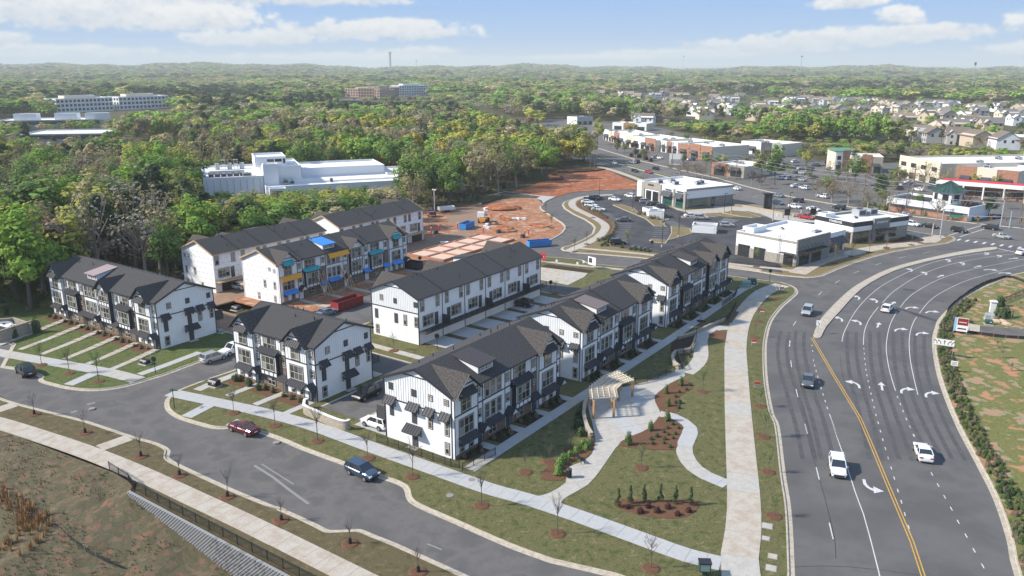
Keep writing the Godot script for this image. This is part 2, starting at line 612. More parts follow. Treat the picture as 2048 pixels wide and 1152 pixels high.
func wrap_material() -> StandardMaterial3D:
	# house wrap: white sheet with small grey print in staggered rows
	var im := Image.create(256, 256, false, Image.FORMAT_RGB8)
	im.fill(lin(0.76, 0.77, 0.78))
	var r := rng(8)
	for j in 4:
		for i in 3:
			var x := i * 85 + (42 if j % 2 else 0) + r.randi_range(-4, 4)
			var y := j * 64 + 24 + r.randi_range(-4, 4)
			var at := 0
			for k in 7:
				var wd := r.randi_range(3, 6)
				im.fill_rect(Rect2i((x + at) % 250, y + (k % 2) * 2 + k / 2, wd, 7 - k / 3), lin(0.33, 0.35, 0.38))
				at += wd + 2
	var m := textured(ImageTexture.create_from_image(im), 4.6, null, 1.0, 0.6)
	return m

# ---------------------------------------------------------------- ground, roads, pavements

func wall_drop(t: float) -> float:
	return clampf((t + 85.0) * 0.135, 0.0, 3.6)


func hill_edge(t: float) -> float:
	return lerpf(41.2, 43.95, clampf((t + 118.0) / 27.0, 0.0, 1.0)) if t < -86.0 else lerpf(43.95, 42.36, clampf((t + 86.0) / 1.5, 0.0, 1.0))


func build_ground() -> void:
	# land: one sheet to the horizon, rising to low hills far off
	var n := FastNoiseLite.new()
	n.seed = 3
	n.frequency = 0.00045
	n.fractal_octaves = 3
	var radii := [0.0, 60.0, 200.0, 400.0, 800.0, 1200.0, 1700.0, 2200.0, 2800.0, 3400.0, 4000.0, 4600.0, 5200.0, 5800.0, 6500.0, 7200.0, 8000.0, 9000.0]
	var b := Shape.new()
	var seg := 96
	for k in radii.size() - 1:
		for i in seg:
			var q: Array[Vector3] = []
			for c: Vector2 in [Vector2(k, i), Vector2(k + 1, i), Vector2(k + 1, i + 1), Vector2(k, i + 1)]:
				var a := TAU * c.y / seg
				var p: Vector2 = Vector2(sin(a), cos(a)) * radii[int(c.x)]
				q.append(W(p.x, p.y, -9.0 if int(c.x) == 0 or p.y < 44.0 and p.length() < 70.0 else land(p.x, p.y)))
			if k > 0:
				b.tri(q[0], q[2], q[1])
			b.tri(q[0], q[3], q[2])
	b.surface(M.earth)
	structure("terrain", b.mesh)
	# the slope below the street
	var hb := Shape.new()
	var hn := FastNoiseLite.new()
	hn.seed = 9
	hn.frequency = 0.11
	hn.fractal_octaves = 4
	var cols := 150
	var rows := 46
	for i in cols:
		for j in rows:
			var q: Array[Vector3] = []
			for c: Vector2i in [Vector2i(i, j), Vector2i(i + 1, j), Vector2i(i + 1, j + 1), Vector2i(i, j + 1)]:
				q.append(slope_point(-190.0 + 240.0 * c.x / cols, pow(float(c.y) / rows, 1.5) * 100.0, hn))
			hb.quad(q[0], q[3], q[2], q[1])
	hb.surface(M.wild)
	structure("slope_terrain", hb.mesh)
	# dry tufts on the slope
	var r := rng(31)
	var blades := Shape.new()
	for k in 9:
		var a := TAU * k / 9.0 + r.randf()
		var lean := Vector3(cos(a), 0, sin(a))
		var side := lean.cross(UP) * 0.05
		var base := lean * 0.08
		var tip := base + lean * r.randf_range(0.1, 0.35) + UP * r.randf_range(0.5, 1.0)
		blades.tri(base - side, base + side, tip)
	blades.surface(tinted(0.9, 0.9, 0.9))
	for kind in 2:
		var mm := MultiMesh.new()
		mm.transform_format = MultiMesh.TRANSFORM_3D
		mm.use_colors = true
		mm.mesh = blades.mesh
		var spots: Array[Transform3D] = []
		var tints: Array[Color] = []
		for k in (420 if kind == 0 else 11000):
			var t := r.randf_range(-150.0, -52.0)
			var d := r.randf_range(0.3, 26.0)
			if kind == 0:
				t = r.randf_range(-103.0, -84.0)
				d = r.randf_range(8.0, 16.0)
				if hn.get_noise_2d(t * 1.1, d * 1.4) < 0.02:
					continue
			elif hn.get_noise_2d(t * 0.8 + 90.0, d) < -0.05:
				continue
			var p := slope_point(t, d, hn)
			var sc := r.randf_range(0.7, 1.4) if kind == 0 else r.randf_range(0.16, 0.42)
			spots.append(Transform3D(Basis(UP, r.randf() * TAU).scaled(Vector3.ONE * sc), p))
			tints.append(Color(0.36, 0.20, 0.075) if kind == 0 else [Color(0.18, 0.145, 0.08), Color(0.14, 0.14, 0.06), Color(0.24, 0.19, 0.11), Color(0.20, 0.13, 0.08)][r.randi() % 4])
		mm.instance_count = spots.size()
		for k in spots.size():
			mm.set_instance_transform(k, spots[k])
			mm.set_instance_color(k, tints[k])
		var o := MultiMeshInstance3D.new()
		o.name = "golden_grass" if kind == 0 else "rough_grass"
		o.multimesh = mm
		add_child(o, true)
		tag(stuff(o), "golden tufts of dry grass at the foot of the bare slope" if kind == 0 else "low rough grass scattered over the bare slope", "grass")


func tinted(r: float, g: float, b: float) -> StandardMaterial3D:
	var m := plain(r, g, b, 0.9)
	m.vertex_color_use_as_albedo = true
	return m


func slope_point(t: float, d: float, hn: FastNoiseLite) -> Vector3:
	var s := hill_edge(t) - d
	var y := -wall_drop(t) - 0.02 - 0.11 * d - 0.6 * smoothstep(0.0, 30.0, d)
	y += hn.get_noise_2d(t, s) * minf(d * 0.2, 0.5)
	return W(t, s, maxf(y, -8.5))


func land(t: float, s: float) -> float:
	var p := Vector2(t, s)
	var d := p.length()
	var a := rad_to_deg(atan2(t, s)) + 35.0
	if a > 180.0:
		a -= 360.0
	var y := -0.08
	if d > 1500.0:
		var hills := 34.0 + 9.0 * sin(a * 0.31 + 1.0) + 7.0 * sin(a * 0.83 + 0.4) + 4.0 * sin(a * 2.1)
		hills += 16.0 * smoothstep(-8.0, -30.0, a) - 10.0 * smoothstep(-2.0, 12.0, a) * (1.0 - smoothstep(26.0, 36.0, a))
		y += hills * smoothstep(2500.0, 6400.0, d) + 7.0 * sin(d * 0.0042 + a * 0.2) * smoothstep(1500.0, 2600.0, d)
	return y


func block(called: String, outline: PackedVector2Array, y: float, m: Material, kerbed := true) -> void:
	# a kerbed island of ground; the outline is where the gutter meets the asphalt
	var w := flip(outline)
	var b := Shape.new()
	for p in shrunk(w, 0.66):
		b.prism(p, y - 0.35, y)
	b.surface(m)
	structure(called, b.mesh)
	if kerbed:
		var line := outline.duplicate()
		if Geometry2D.is_polygon_clockwise(outline):
			line.reverse()
		line.append(line[0])
		line.append(line[1])
		kerb(line)


func shrunk(w: PackedVector2Array, by: float) -> Array[PackedVector2Array]:
	var p := w.duplicate()
	if Geometry2D.is_polygon_clockwise(p):
		p.reverse()
	return Geometry2D.offset_polygon(p, -by)


func kerb(line: PackedVector2Array, side := 1.0) -> void:
	var b := Shape.new()
	ribbon(b, line, -0.02 * side, 0.48 * side, 0.016, 0.034)
	ribbon(b, line, 0.48 * side, 0.52 * side, 0.034, 0.155)
	ribbon(b, line, 0.52 * side, 0.70 * side, 0.155, 0.158)
	ribbon(b, line, 0.70 * side, 0.705 * side, 0.158, 0.0)
	b.surface(M.kerb)
	structure("kerb", b.mesh)


func paved_path(called: String, line: PackedVector2Array, width: float, panel: float, y: float, mats: Array) -> Node3D:
	# concrete laid in panels with open joints over a darker bed
	var root := Node3D.new()
	root.name = called
	root.set_meta("kind", "structure")
	add_child(root, true)
	var bed := Shape.new()
	ribbon(bed, line, width * 0.5 - 0.01, -width * 0.5 + 0.01, y - 0.022, y - 0.022)
	bed.surface(M.joint)
	part("bed", bed.mesh, root)
	var p := resample(line, panel)
	var r := rng(int(absf(line[0].x * 10.0 + line[0].y)) % 1000)
	var l := offset(p, width * 0.5)
	var rt := offset(p, -width * 0.5)
	for k in p.size() - 1:
		var d := (p[k + 1] - p[k]).normalized() * 0.016
		var b := Shape.new()
		b.prism(flip(PackedVector2Array([l[k] + d, rt[k] + d, rt[k + 1] - d, l[k + 1] - d])), y - 0.12, y + r.randf_range(0.0, 0.005))
		b.surface(mats[r.randi() % mats.size()])
		part("slab", b.mesh, root)
	return root


func paved_area(called: String, poly: PackedVector2Array, cell: float, turn: float, y: float, mats: Array) -> Node3D:
	var root := Node3D.new()
	root.name = called
	root.set_meta("kind", "structure")
	add_child(root, true)
	var w := flip(poly)
	var bed := Shape.new()
	bed.prism(w, y - 0.2, y - 0.02)
	bed.surface(M.joint)
	part("bed", bed.mesh, root)
	var c := Vector2.ZERO
	for p in w:
		c += p / w.size()
	var r := rng(w.size() + int(absf(c.x)))
	for i in range(-14, 14):
		for j in range(-14, 14):
			var q := PackedVector2Array()
			for k: Vector2 in [Vector2(0.018, 0.018), Vector2(cell - 0.018, 0.018), Vector2(cell - 0.018, cell - 0.018), Vector2(0.018, cell - 0.018)]:
				q.append(c + (k + Vector2(i, j) * cell).rotated(turn))
			for piece in Geometry2D.intersect_polygons(w, q):
				if piece.size() < 3:
					continue
				var b := Shape.new()
				b.prism(piece, y - 0.1, y + r.randf_range(0.0, 0.004))
				b.surface(mats[r.randi() % mats.size()])
				part("slab", b.mesh, root)
	return root


const MAIN_LEFT := [-3, 30, -10, 52, [-15.97,71.02,-19.71,82.68,-22.68,90.53,-27.47,103.69,-29.65,108,-34.04,119.21,-38.08,131.02,-40.57,139.22,-43.11,149.97,-44.27,159.77,-44.52,166.57]]
const MAIN_RIGHT := [14, 30, 6, 65, [1.56,83.68,0.41,90.43,-1.56,99.05,-4.27,107.78,-7.31,117.23,-10.19,127.63,-12.55,137.45,-14.52,147.51,-15.94,156.47,-16.53,163.7,-16.82,170.87,-15.88,183.04,-13.86,195.85,-10.58,209.22,-5.41,224.17], 8, 243, 22, 250]


func flat(a: Array) -> PackedVector2Array:      # nested lists of t, s -> points
	var f := []
	for x in a:
		if x is Array:
			f.append_array(x)
		else:
			f.append(x)
	return V(f)


var p_outline: PackedVector2Array
var retail_outline: PackedVector2Array
var main_left: PackedVector2Array
var main_right: PackedVector2Array


func build_roads() -> void:
	main_left = smooth(flat(MAIN_LEFT), 4)
	main_right = smooth(flat(MAIN_RIGHT), 4)
	var upper_left := V([-46.73,188.31,-45.5,189.73,-44.23,192.33,-43.06,200.51,-41.05,210.6,-38.78,219.35,-35.43,229.49,-29.78,241.33,-25.16,249.68,-24.02,254.79,-24.1,258.67,-25.2,261.3])
	# asphalt sheets
	sheet("street", rect(-260, 47, 10, 64.5), 0.0, M.asphalt_worn)
	sheet("street", rect(-121.2, 60, -106.8, 160), 0.004, M.asphalt_worn)
	var road := main_right.duplicate()
	var other := main_left.duplicate()
	other.append_array(V([-45,171.86,-46.48,180.88]))
	other.append_array(upper_left)
	other.append_array(V([-22, 270, 20, 270]))
	other.reverse()
	road.append_array(other)
	sheet("main_road", road, 0.008, M.asphalt)
	var curve_left := flat([-140, 296, [-151.8,282.8,-158.3,274.2,-159.9,266.6,-158.71,256.13,-154.61,240.47,-152.94,235.15,-149.43,230.32,-142.73,224.13,-135.82,217.86,-130.29,213,-126.68,208.87,-124.56,205.55,-122.04,199.61,-120.47,193.38,-119.69,189,-119.09,182.02], -121, 172, -121, 155])
	var curve_right := flat([[-135.1,283.9,-142.8,271.7,-149.1,261.6,-151.53,253.99,-150.85,248.71,-148.2,242.77,-143,235.85,-134.58,227.94,-127.09,222.19,-120.92,216.2,-117.65,211.97,-113.8,203.88,-112.16,196.37,-111.1,187.61,-111.53,183.43,-110.58,180.93,-108.57,179.02,-105.54,178.73,-98.96,180.96,-88.63,183.58], -66, 186.6, -52, 186.4, -45, 188, -38, 185, -40, 172])
	var s3 := curve_left.duplicate()
	var back := flat([-100, 155, [-109.29,170.98,-106.9,171.98,-100.56,173.75,-96.39,171.5,-88.77,172.83], -62.8, 179.5, -53.8, 179.8, -49, 180.7, -46, 178])
	s3.append_array(back)
	var cr := curve_right.duplicate()
	cr.reverse()
	s3.append_array(cr)
	sheet("side_street", s3, 0.012, M.asphalt_worn)
	# the block of the townhouses and the park
	p_outline = PackedVector2Array()
	p_outline.append_array(smooth(V([-107.68,69.33,-107.45,64.83,-107.12,62.95,-105.89,60.86,-104.38,59.51,-101.97,58.23,-99.34,57.63,-97.09,57.55,-93.16,57.98,-91.38,58.29,-90.21,58.85,-89.49,59.58,-89.46,60.35,-89.91,61.48]), 3))
	p_outline.append_array(smooth(V([-84.77,61.12,-80.79,61.33,-76.26,61.17,-68.62,61.38,-62.55,61.61,-60.52,61.75,-58.96,61.58,-57.95,60.94,-57.07,60.15,-55.95,59.53,-54.38,59.26,-52.13,59.16,-48.93,59.07,-44.8,58.89,-40.98,58.82,-36.7,59.06]), 3))
	p_outline.append_array(V([-30.3, 60.6, -14, 61.5]))
	p_outline.append_array(main_left.slice(8))
	p_outline.append_array(smooth(V([-44.63,170.21,-44.81,173.45,-46.05,177.05,-47.31,178.73,-49.07,180.12,-51.02,180.9]), 3))
	p_outline.append_array(flat([[-54.01,180.44,-57.76,180.02,-62.9,179.82], -70, 178.2, [-88.77,172.83,-96.39,171.5,-99.3,173.58,-100.56,173.75,-106.9,171.98,-109.29,170.98], -111, 169, -112.5, 165]))
	p_outline.append_array(V([-112.5, 152, -107.5, 148, -107.5, 72]))
	block("townhouse_ground", p_outline, 0.115, M.lawn)
	# the block left of the cross street
	var a_out := PackedVector2Array()
	a_out.append_array(V([-230, 64, -150, 58.5]))
	a_out.append_array(smooth(V([-139.97,52.28,-137.31,53.07,-133.35,53.84,-130.29,53.92,-129.11,53.24,-127.95,52.97,-126.36,53.1,-123.41,53.59,-121.02,54.17,-118.95,55.06,-117.53,55.96,-116.18,57.37,-115.23,59.17,-114.78,61.31,-114.66,63.71,-114.47,66.12]), 3))
	a_out.append_array(V([-115, 72, -115, 85.5, -164, 85.5, -164, 90, -230, 90]))
	block("townhouse_lawn", a_out, 0.112, M.lawn_green)
	# the verge below the street
	var q_out := PackedVector2Array()
	q_out.append_array(V([-180, 41]))
	q_out.append_array(smooth(V([-126.82,46.65,-122.28,47.13,-112.85,48.89,-107.14,49.94,-97.82,50.92,-93.95,51.58,-91.44,51.64,-89.91,51.26,-88.92,50.5,-87.65,49.96,-85.18,49.88,-79.54,49.88,-73.48,49.97,-67.22,50.34]), 3))
	q_out.append_array(smooth(V([-67.88,50.37,-64.79,50.48,-61.44,50.48,-59.54,50.43,-58.91,50.69,-57.58,51.77,-56.55,52.49,-54.49,52.61,-51.68,52.76,-47.64,52.76,-41.98,52.75]), 3))
	kerb(q_out.slice(1), -1.0)
	q_out.append_array(V([-30, 53, -6, 53, -6, 42.4, -84.4, 42.4, -86.2, 43.9, -91, 44.0, -114.9, 41.3, -150, 36]))
	block("verge", q_out, 0.11, M.lawn_dry, false)
	# right of the main road
	var r_out := main_right.duplicate()
	r_out.append_array(V([60, 252, 260, 250, 260, 10]))
	block("meadow", r_out, 0.10, M.meadow)
	# shops between the side street, the main road and the highway
	retail_outline = PackedVector2Array()
	retail_outline.append_array(curve_right.slice(0, 20))
	retail_outline.append_array(V([-65.48,186.72,-58.63,186.87,-52.94,186.39,-46.58,187.89]))
	retail_outline.append_array(upper_left)
	retail_outline.append_array(V([-28.6, 260.2, -37.9, 263.8, -62.8, 270, -83.4, 277.5, -101.7, 287.8, -125, 304]))
	retail_outline.append_array(V([-136.9,288.5]))
	block("shop_ground", retail_outline, 0.115, M.straw)
	# red clay lots
	sheet("clay_lot", flat([[-180.63,255.96,-185.3,285.4,-185.2,293.3,-197.8,311.6,-202.6,328.9,-192.5,341.1,-183.4,341.2,-164.1,321.2,-150.6,308.8,-141.9,298.1,-140.8,294.9,-152,283.2,-158.8,275,-160.2,267.1,-159.13,256.81,-164.82,256.28,-166.13,255.37]]), 0.06, M.clay_red)
	var clay := flat([-124, 150, [-119.39,182.47,-119.81,189.19,-120.59,193.58,-122.17,199.82,-124.6,205.52,-126.58,208.62,-130.14,212.77,-135.66,217.61,-142.56,223.87,-149.25,230.04,-152.51,234.39,-154.61,240.47,-163.62,249.8,-167.14,248.29], -172, 243, -176, 215, -176, 196, -164, 172, -150.5, 171, -150.5, 99, -131, 99, -131, 121, -121, 121])
	sheet("clay_site", clay, 0.05, M.clay)
	sheet("site_ground", V([-131, 92.6, -115.2, 92.6, -115.2, 97, -121.3, 101, -131, 101]), 0.055, M.clay)
	sheet("muddy_lane", V([-165, 85.6, -114.8, 85.6, -114.8, 93, -141.5, 93, -141.5, 99.5, -165, 99.5]), 0.045, M.mud)
	paved_path("pavement", V([-128, 95.2, -117, 95.2]), 1.5, 1.8, 0.15, [M.concrete])
	sheet("site_road", V([-149, 99, -142.3, 99, -142, 150, -141.6, 182, -150, 196, -160, 210, -167, 222, -175, 216, -164, 196, -149, 186]), 0.07, M.mud)
	sheet("frontage", V([-130.6, 101, -121.5, 101, -121.5, 141, -130.6, 141]), 0.075, M.clay)
	for k in 6:
		sheet("entry_walk", rect(-130.5, 106.6 + 6.5 * k, -121.5, 107.9 + 6.5 * k), 0.085 + 0.001 * k, M.concrete_warm)
	kerb(curve_left.slice(5, 17), 1.0)
	sheet("stub_road", V([-181.91,249.35,-182.09,255.46,-165.46,254.34,-163.49,249.89,-178.45,249.24]), 0.08, M.asphalt_new)
	var stub := V([-182.18,249.17,-182.59,256.17,-165.2,254.53])
	kerb(stub, 1.0)
	sheet("concrete_apron", V([-163.49,249.89,-165.34,255.92,-162.59,256.35,-159.6,256.97,-157.37,247.58,-155.1,241.23,-159.52,247.23]), 0.1, M.concrete_blue)
	# highway and the commercial land beyond
	var near := V([-520, 640, -300, 436, -192.7, 353.3, -153.5, 324.4, -101.7, 287.8, -83.4, 277.5, -62.8, 270, -37.9, 263.8, -24, 259.5, 0, 257, 60, 252.5, 240, 238])
	var far := V([-560, 730, -330, 512, -238, 430.5, -191.8, 388, -162.6, 366, -129.7, 343.5, -108.3, 324, -86.4, 308, -61.8, 296.7, -41, 289.5, -22.4, 287.2, 0, 286, 80, 283, 240, 276])
	var hw := near.duplicate()
	var fr := far.duplicate()
	fr.reverse()
	hw.append_array(fr)
	sheet("highway", hw, 0.016, M.asphalt_far)
	kerb(far, 1.0)
	sheet("commercial_ground", flat([240, 276.7, 80, 283.7, 0, 286.7, -22.4, 287.9, -41, 290.2, -61.8, 297.4, -86.4, 308.7, -108.3, 324.7, -129.7, 344.2, -162.6, 366.7, -191.8, 388.7, -238, 431.2, -330, 513, [-383,573.7,-412.1,651.4,-359.6,644.6,-269.8,598,-168.6,485.4,-145.6,490.2,-100,423.3,-64.6,461.4,-17.1,434.4], 240, 420]), 0.10, M.asphalt_far)
	var mid := PackedVector2Array()
	for k in range(1, 5):
		mid.append(near[k].lerp(far[k + 1 if k < 3 else k + 1], 0.52))
	mid = V([-420, 590, -300, 478, -208.4, 383.4, -175, 356.5, -146, 333.7, -122, 316.5])
	var med := offset(mid, 2.0)
	var med2 := offset(mid, -2.0)
	med2.reverse()
	med.append_array(med2)
	block("median", med, 0.12, M.lawn_green)
	sheet("highway_verge", flat([-300, 433, -192.7, 351, -153.5, 322, -125, 302, [-147.1,309.8,-150.4,316.6,-193.8,355.5], -230, 375]), 0.095, M.lawn)
	paved_path("pavement", flat([[-191.8,349.5,-180.1,341.3,-165,328,-148.4,312.5]]), 3.0, 9.0, 0.14, [M.concrete_warm])
	# parking for the shops
	sheet("car_park", flat([[-147.19,257.64,-144.19,250.3,-139.54,243.34,-134.33,238.02,-128.79,234.96,-122.21,229.02,-117.02,223.34,-113.47,218.93,-109.95,212.05,-107.31,205.09,-105.55,198.82,-103.3,196.39,-100.89,191.89,-95.72,191.77,-88.68,191.65], -70, 190.5, -58.8, 190, -58.8, 189.3, -53, 189.3, -66, 225, -62, 258, -75, 266, [-89.47,253.01,-96.76,252.91,-106.2,256.31,-113.17,258.11,-124.1,267,-128.6,270.6,-134.1,275.3,-140.1,275.5,-144.6,274.4,-147.3,268.4,-148,262.7]]), 0.125, M.asphalt_new)
	island([-132.3,251.67,-132.47,253.84,-130.74,255.05,-123.24,250.34,-117.79,243.12,-110.53,236.13,-104.66,238.77,-104.07,237.1,-104.76,231.92,-99.81,226.2,-103.31,224.51,-106.26,228.27,-111.04,234.3,-117,239.18], M.straw)
	island([-99.08,227.47,-92.76,227.75,-89.36,221.12,-90.17,213.71,-91.22,207.23,-94.48,217.54], M.straw)
	island([-95.33,204.36,-95.62,206.26,-90.99,207.39,-89.81,203.48,-93.45,202.96], M.straw)
	island([-103.08,244.55,-102.61,247.06,-98.98,247.42,-98.22,244.75,-101.84,242.86], M.straw)
	island([-98.24,252.32,-95.36,255.44,-92.63,253.61,-93.7,251.13,-96.68,250.12], M.straw)
	island([-94.53,259.13,-93.5,265.6,-89.3,266.3,-81.03,258.67,-83.1,256.14,-87.43,256.33], M.straw)
	sheet("drive_through", V([-100.3,266.8,-93.2,270.6,-83.1,264.9,-75.99,256.93,-69.82,257.15,-60.7,261.5,-62,266.7,-67.2,263.1,-77.1,269,-89,273.5,-95.3,276.5,-101.8,270.7]), 0.135, M.concrete)
	# S-curve pavement and planting strip
	paved_path("pavement", smooth(V([-143.6,273.3,-147.6,268.8,-150.1,262.7,-150.17,256.94,-147.67,249.19,-142.52,241.25,-136.8,235.59,-129.86,230.18,-122.73,224.03,-117.75,218.85,-114.8,214.19,-111.85,207.13,-109.72,200.02,-108.5,192.74,-108.07,187.62,-107.47,181.36,-107.12,178.74]), 3), 2.6, 3.0, 0.145, [M.concrete_warm, M.concrete])
	sheet("planting_strip", V([-147.19,257.64,-147.28,253.47,-145.16,248.31,-141.91,242.93,-135.15,236.75,-127.36,229.73,-120.52,223.93,-115.22,217.7,-111.65,210.86,-108.96,203.93,-108.17,197.8,-107.42,195.89,-105.87,199.41,-107.31,205.09,-110,212.02,-113.18,218.17,-117.54,223.98,-122.89,229.61,-129.06,234.77,-134.04,237.52,-139.97,243.04,-144.34,250.2]), 0.14, M.mulch)
	paved_path("pavement", flat([[-107.3,184.71,-101.52,185.82,-88.27,188.43], -70, 188.8, -58, 188.6]), 1.7, 2.4, 0.145, [M.concrete_warm])
	paved_path("pavement", flat([[-67.15,190.81,-61.78,191.22,-55.89,192.56,-50.71,192.65]]), 1.8, 2.4, 0.146, [M.concrete_warm])
	# wide pavement along the main road by the shops
	paved_path("pavement", smooth(V([-49.91,190.67,-49.45,201.7,-47.88,210.48,-45.08,219.2,-40.96,229.95,-36.43,237.6,-31.5,245.22]), 3), 4.2, 3.4, 0.15, [M.concrete_warm])
	sheet("corner_pavement", V([-33.64,241.89,-30.4,246.19,-27.94,248.6,-27.37,252.47,-27.4,256,-26.4,256.71,-27.7,260.2,-28.8,260.1,-31.72,258.11,-35.5,261.6,-37.4,260.2,-36.87,256.76,-34.48,255.43,-31.07,249.18]), 0.142, M.concrete_warm)
	sheet("planting_bed", V([-39.58,241.83,-37.56,246.75,-36.75,255.34,-34.44,255.17,-31.35,251.1,-31.17,248.41,-35.22,243.5,-38.45,240.56]), 0.148, M.mulch_dark)
	# alley, drives and pavements between the rows
	sheet("alley", V([-84.2, 71.8, -76.4, 71.8, -76.4, 176.5, -84.2, 174.5]), 0.125, M.asphalt_worn)
	sheet("alley", V([-107.2, 86.2, -84.3, 86.2, -84.3, 92.4, -107.2, 92.4]), 0.128, M.asphalt_worn)
	sheet("alley", V([-112, 142.2, -84.3, 142.2, -84.3, 149.4, -112, 149.4]), 0.131, M.asphalt_worn)
	for e: Array in [[-84.55, 71.8, -84.15, 86], [-84.55, 92.7, -84.15, 100.5], [-84.55, 140.2, -84.15, 142], [-84.55, 149.7, -84.15, 173.5], [-76.45, 71.8, -76.05, 176.5], [-107, 92.4, -84.5, 92.8], [-107, 141.9, -84.5, 142.25]]:
		sheet("edging", rect(e[0], e[1], e[2], e[3]), 0.165, M.kerb)
	paved_area("visitor_parking", V([-104, 150.2, -89.6, 150.2, -90.2, 158.5, -91.2, 162, -104, 160.5]), 4.6, 0.0, 0.15, [M.concrete, M.concrete_warm])
	paved_path("pavement", V([-108.5, 166.2, -100, 166.9, -92, 168.6, -80, 171.5, -66, 176.8]), 1.6, 2.0, 0.145, [M.concrete_warm])
	sheet("planting_bed", V([-104, 161, -91, 162.6, -91, 165.2, -104, 164]), 0.14, M.mulch_dark)
	paved_path("pavement", V([-107, 95.4, -84.8, 95.4]), 1.5, 1.8, 0.146, [M.concrete_warm, M.concrete])
	drives(100.2, 6, 6.56, -90.3, -84.6, 1.35)
	drives(70.3, 4, 6.4, -76.0, -69.9, 0.0)
	drives(101.9, 4, 6.45, -76.0, -69.9, 0.0)
	drives(134.7, 5, 6.5, -76.0, -69.9, 0.0)
	sheet("parking_pad", rect(-104.4, 84.7, -86, 86.4), 0.14, M.concrete)
	# pavements along the street
	paved_path("pavement", smooth(flat([[-107.1,62.28,-102.52,63.22,-97.69,64.19,-89.81,65.72,-80.69,66.79,-70.38,66.82], -64, 66.9, -57, 67.0, [-50.16,67.12,-45.55,67.72,-40.56,67.99,-35.01,68.04,-30.36,68.02,-25.99,68.03,-22.6,68.66]]), 3), 2.45, 1.9, 0.15, [M.concrete_blue])
	paved_path("pavement", smooth(V([-123.44,40.94,-116.79,42.35,-106.37,43.87,-96.33,45.04,-86.39,45.66,-76.9,45.9,-68.35,46.12,-62.12,46.16]), 3), 2.7, 1.95, 0.15, [M.concrete_warm])
	paved_path("pavement", V([-63.4, 46.2, -50, 46.2, -8, 46.4]), 2.7, 1.95, 0.15, [M.concrete_warm])
	paved_path("crosswalk_ramp", V([-97.96,46.34,-97.75,50.19]), 2.2, 2.0, 0.145, [M.concrete_warm])
	paved_path("crosswalk_ramp", V([-121.73,43.82,-121.86,46.5]), 2.2, 2.0, 0.145, [M.concrete_warm])
	paved_path("crosswalk_ramp", V([-98.48,64.08,-97.31,58.46]), 1.9, 2.0, 0.149, [M.concrete_blue])
	paved_path("pavement", V([-104.64,65.15,-105.2,68.83,-105.23,73.61]), 1.6, 1.8, 0.151, [M.concrete, M.concrete_blue])
	paved_path("pavement", smooth(V([-154.84,53.84,-147.46,55.48,-136.51,58.11,-126.27,60.63,-121.05,61.67,-115.86,62.27]), 3), 2.6, 1.9, 0.15, [M.concrete, M.concrete_blue])
	paved_path("crosswalk_ramp", V([-124.36,59.61,-122.96,54.86]), 1.9, 2.0, 0.149, [M.concrete_blue])
	paved_path("pavement", V([-117.95,63.68,-118.29,68.54,-119.12,75.51]), 1.5, 1.8, 0.151, [M.concrete, M.concrete_blue])
	for k in 6:
		var top := Vector2(-162.0 + 6.1 * k + 5.3, 71.8)
		var end := Vector2(top.x + lerpf(4.9, 2.3, k / 5.0), 57.2 + 1.02 * k)
		var half := top.lerp(end, 0.55)
		paved_path("front_walk", PackedVector2Array([half, end]), 1.15, 2.4, 0.149, [M.concrete, M.concrete_warm])
		for j in 5:
			var a := half.lerp(top, j / 5.0)
			var c := half.lerp(top, (j + 0.86) / 5.0)
			var side := (c - a).normalized().orthogonal() * (0.62 + 0.08 * (j % 2))
			sheet("stepping_slab", PackedVector2Array([a - side, a + side, c + side, c - side]), 0.17 + 0.05 * j, M.concrete_warm)
	for k in 3:
		var t := -104.4 + 6.13 * k + 5.4
		paved_path("front_walk", V([t, 72.2, t, 66.4 + 0.35 * k]), 1.2, 1.9, 0.149, [M.concrete, M.concrete_blue])
	for row: Array in [[70.3, 4, 6.4], [101.9, 4, 6.45], [134.7, 5, 6.5]]:
		for k in row[1]:
			var s: float = row[0] + row[2] * k + row[2] - 0.9
			paved_path("front_walk", V([-58.2, s, -55.9, s]), 1.4, 1.2, 0.15, [M.concrete_blue])
			sheet("planting_bed", rect(-58.3, s - row[2] + 1.6, -55.95, s - 0.8), 0.145, M.mulch_dark)
	for k in 6:
		sheet("planting_bed", rect(-161.9 + 6.1 * k, 69.4, -157.4 + 6.1 * k, 72.2), 0.14, M.mulch)
	for k in 3:
		sheet("planting_bed", rect(-104.3 + 6.13 * k, 69.7, -99.8 + 6.13 * k, 72.5), 0.14, M.mulch)
	paved_path("front_pavement", V([-55.05, 69.4, -55.05, 128, -55.3, 146, -55.8, 168, -55.2, 176]), 1.75, 2.1, 0.153, [M.concrete_blue, M.concrete])
	# building pads under the construction site
	for k in 5:
		for j in 2:
			sheet("foundation_bed", rect(-139.4 + 6.3 * j, 151.5 + 6.35 * k, -133.7 + 6.3 * j, 157.2 + 6.35 * k), 0.35, M.concrete_warm, 0.5)
	# driveway right of the main road
	sheet("apron", V([-16.48,162.46,-15.53,161.41,-15.18,159.56,-13.22,163.71,-10.6,163.19,-9.18,164.6,-9.63,170.33,-13.45,170.82,-15.86,173.37,-16.31,173.54]), 0.11, M.concrete_warm)
	sheet("driveway", V([-9.18,164.6,-2.17,165.97,5.84,168.26,5.76,176.32,-2.53,172.4,-9.63,170.33]), 0.112, M.asphalt_worn)
	paved_area("front_plaza", V([-114.8,262.1,-106.62,256.86,-96.7,273.5,-90.4,275.4,-88.1,268.6,-98.67,255.51,-101.55,252.36,-109.51,256.02]), 5.0, 0.3, 0.14, [M.concrete, M.concrete_warm])


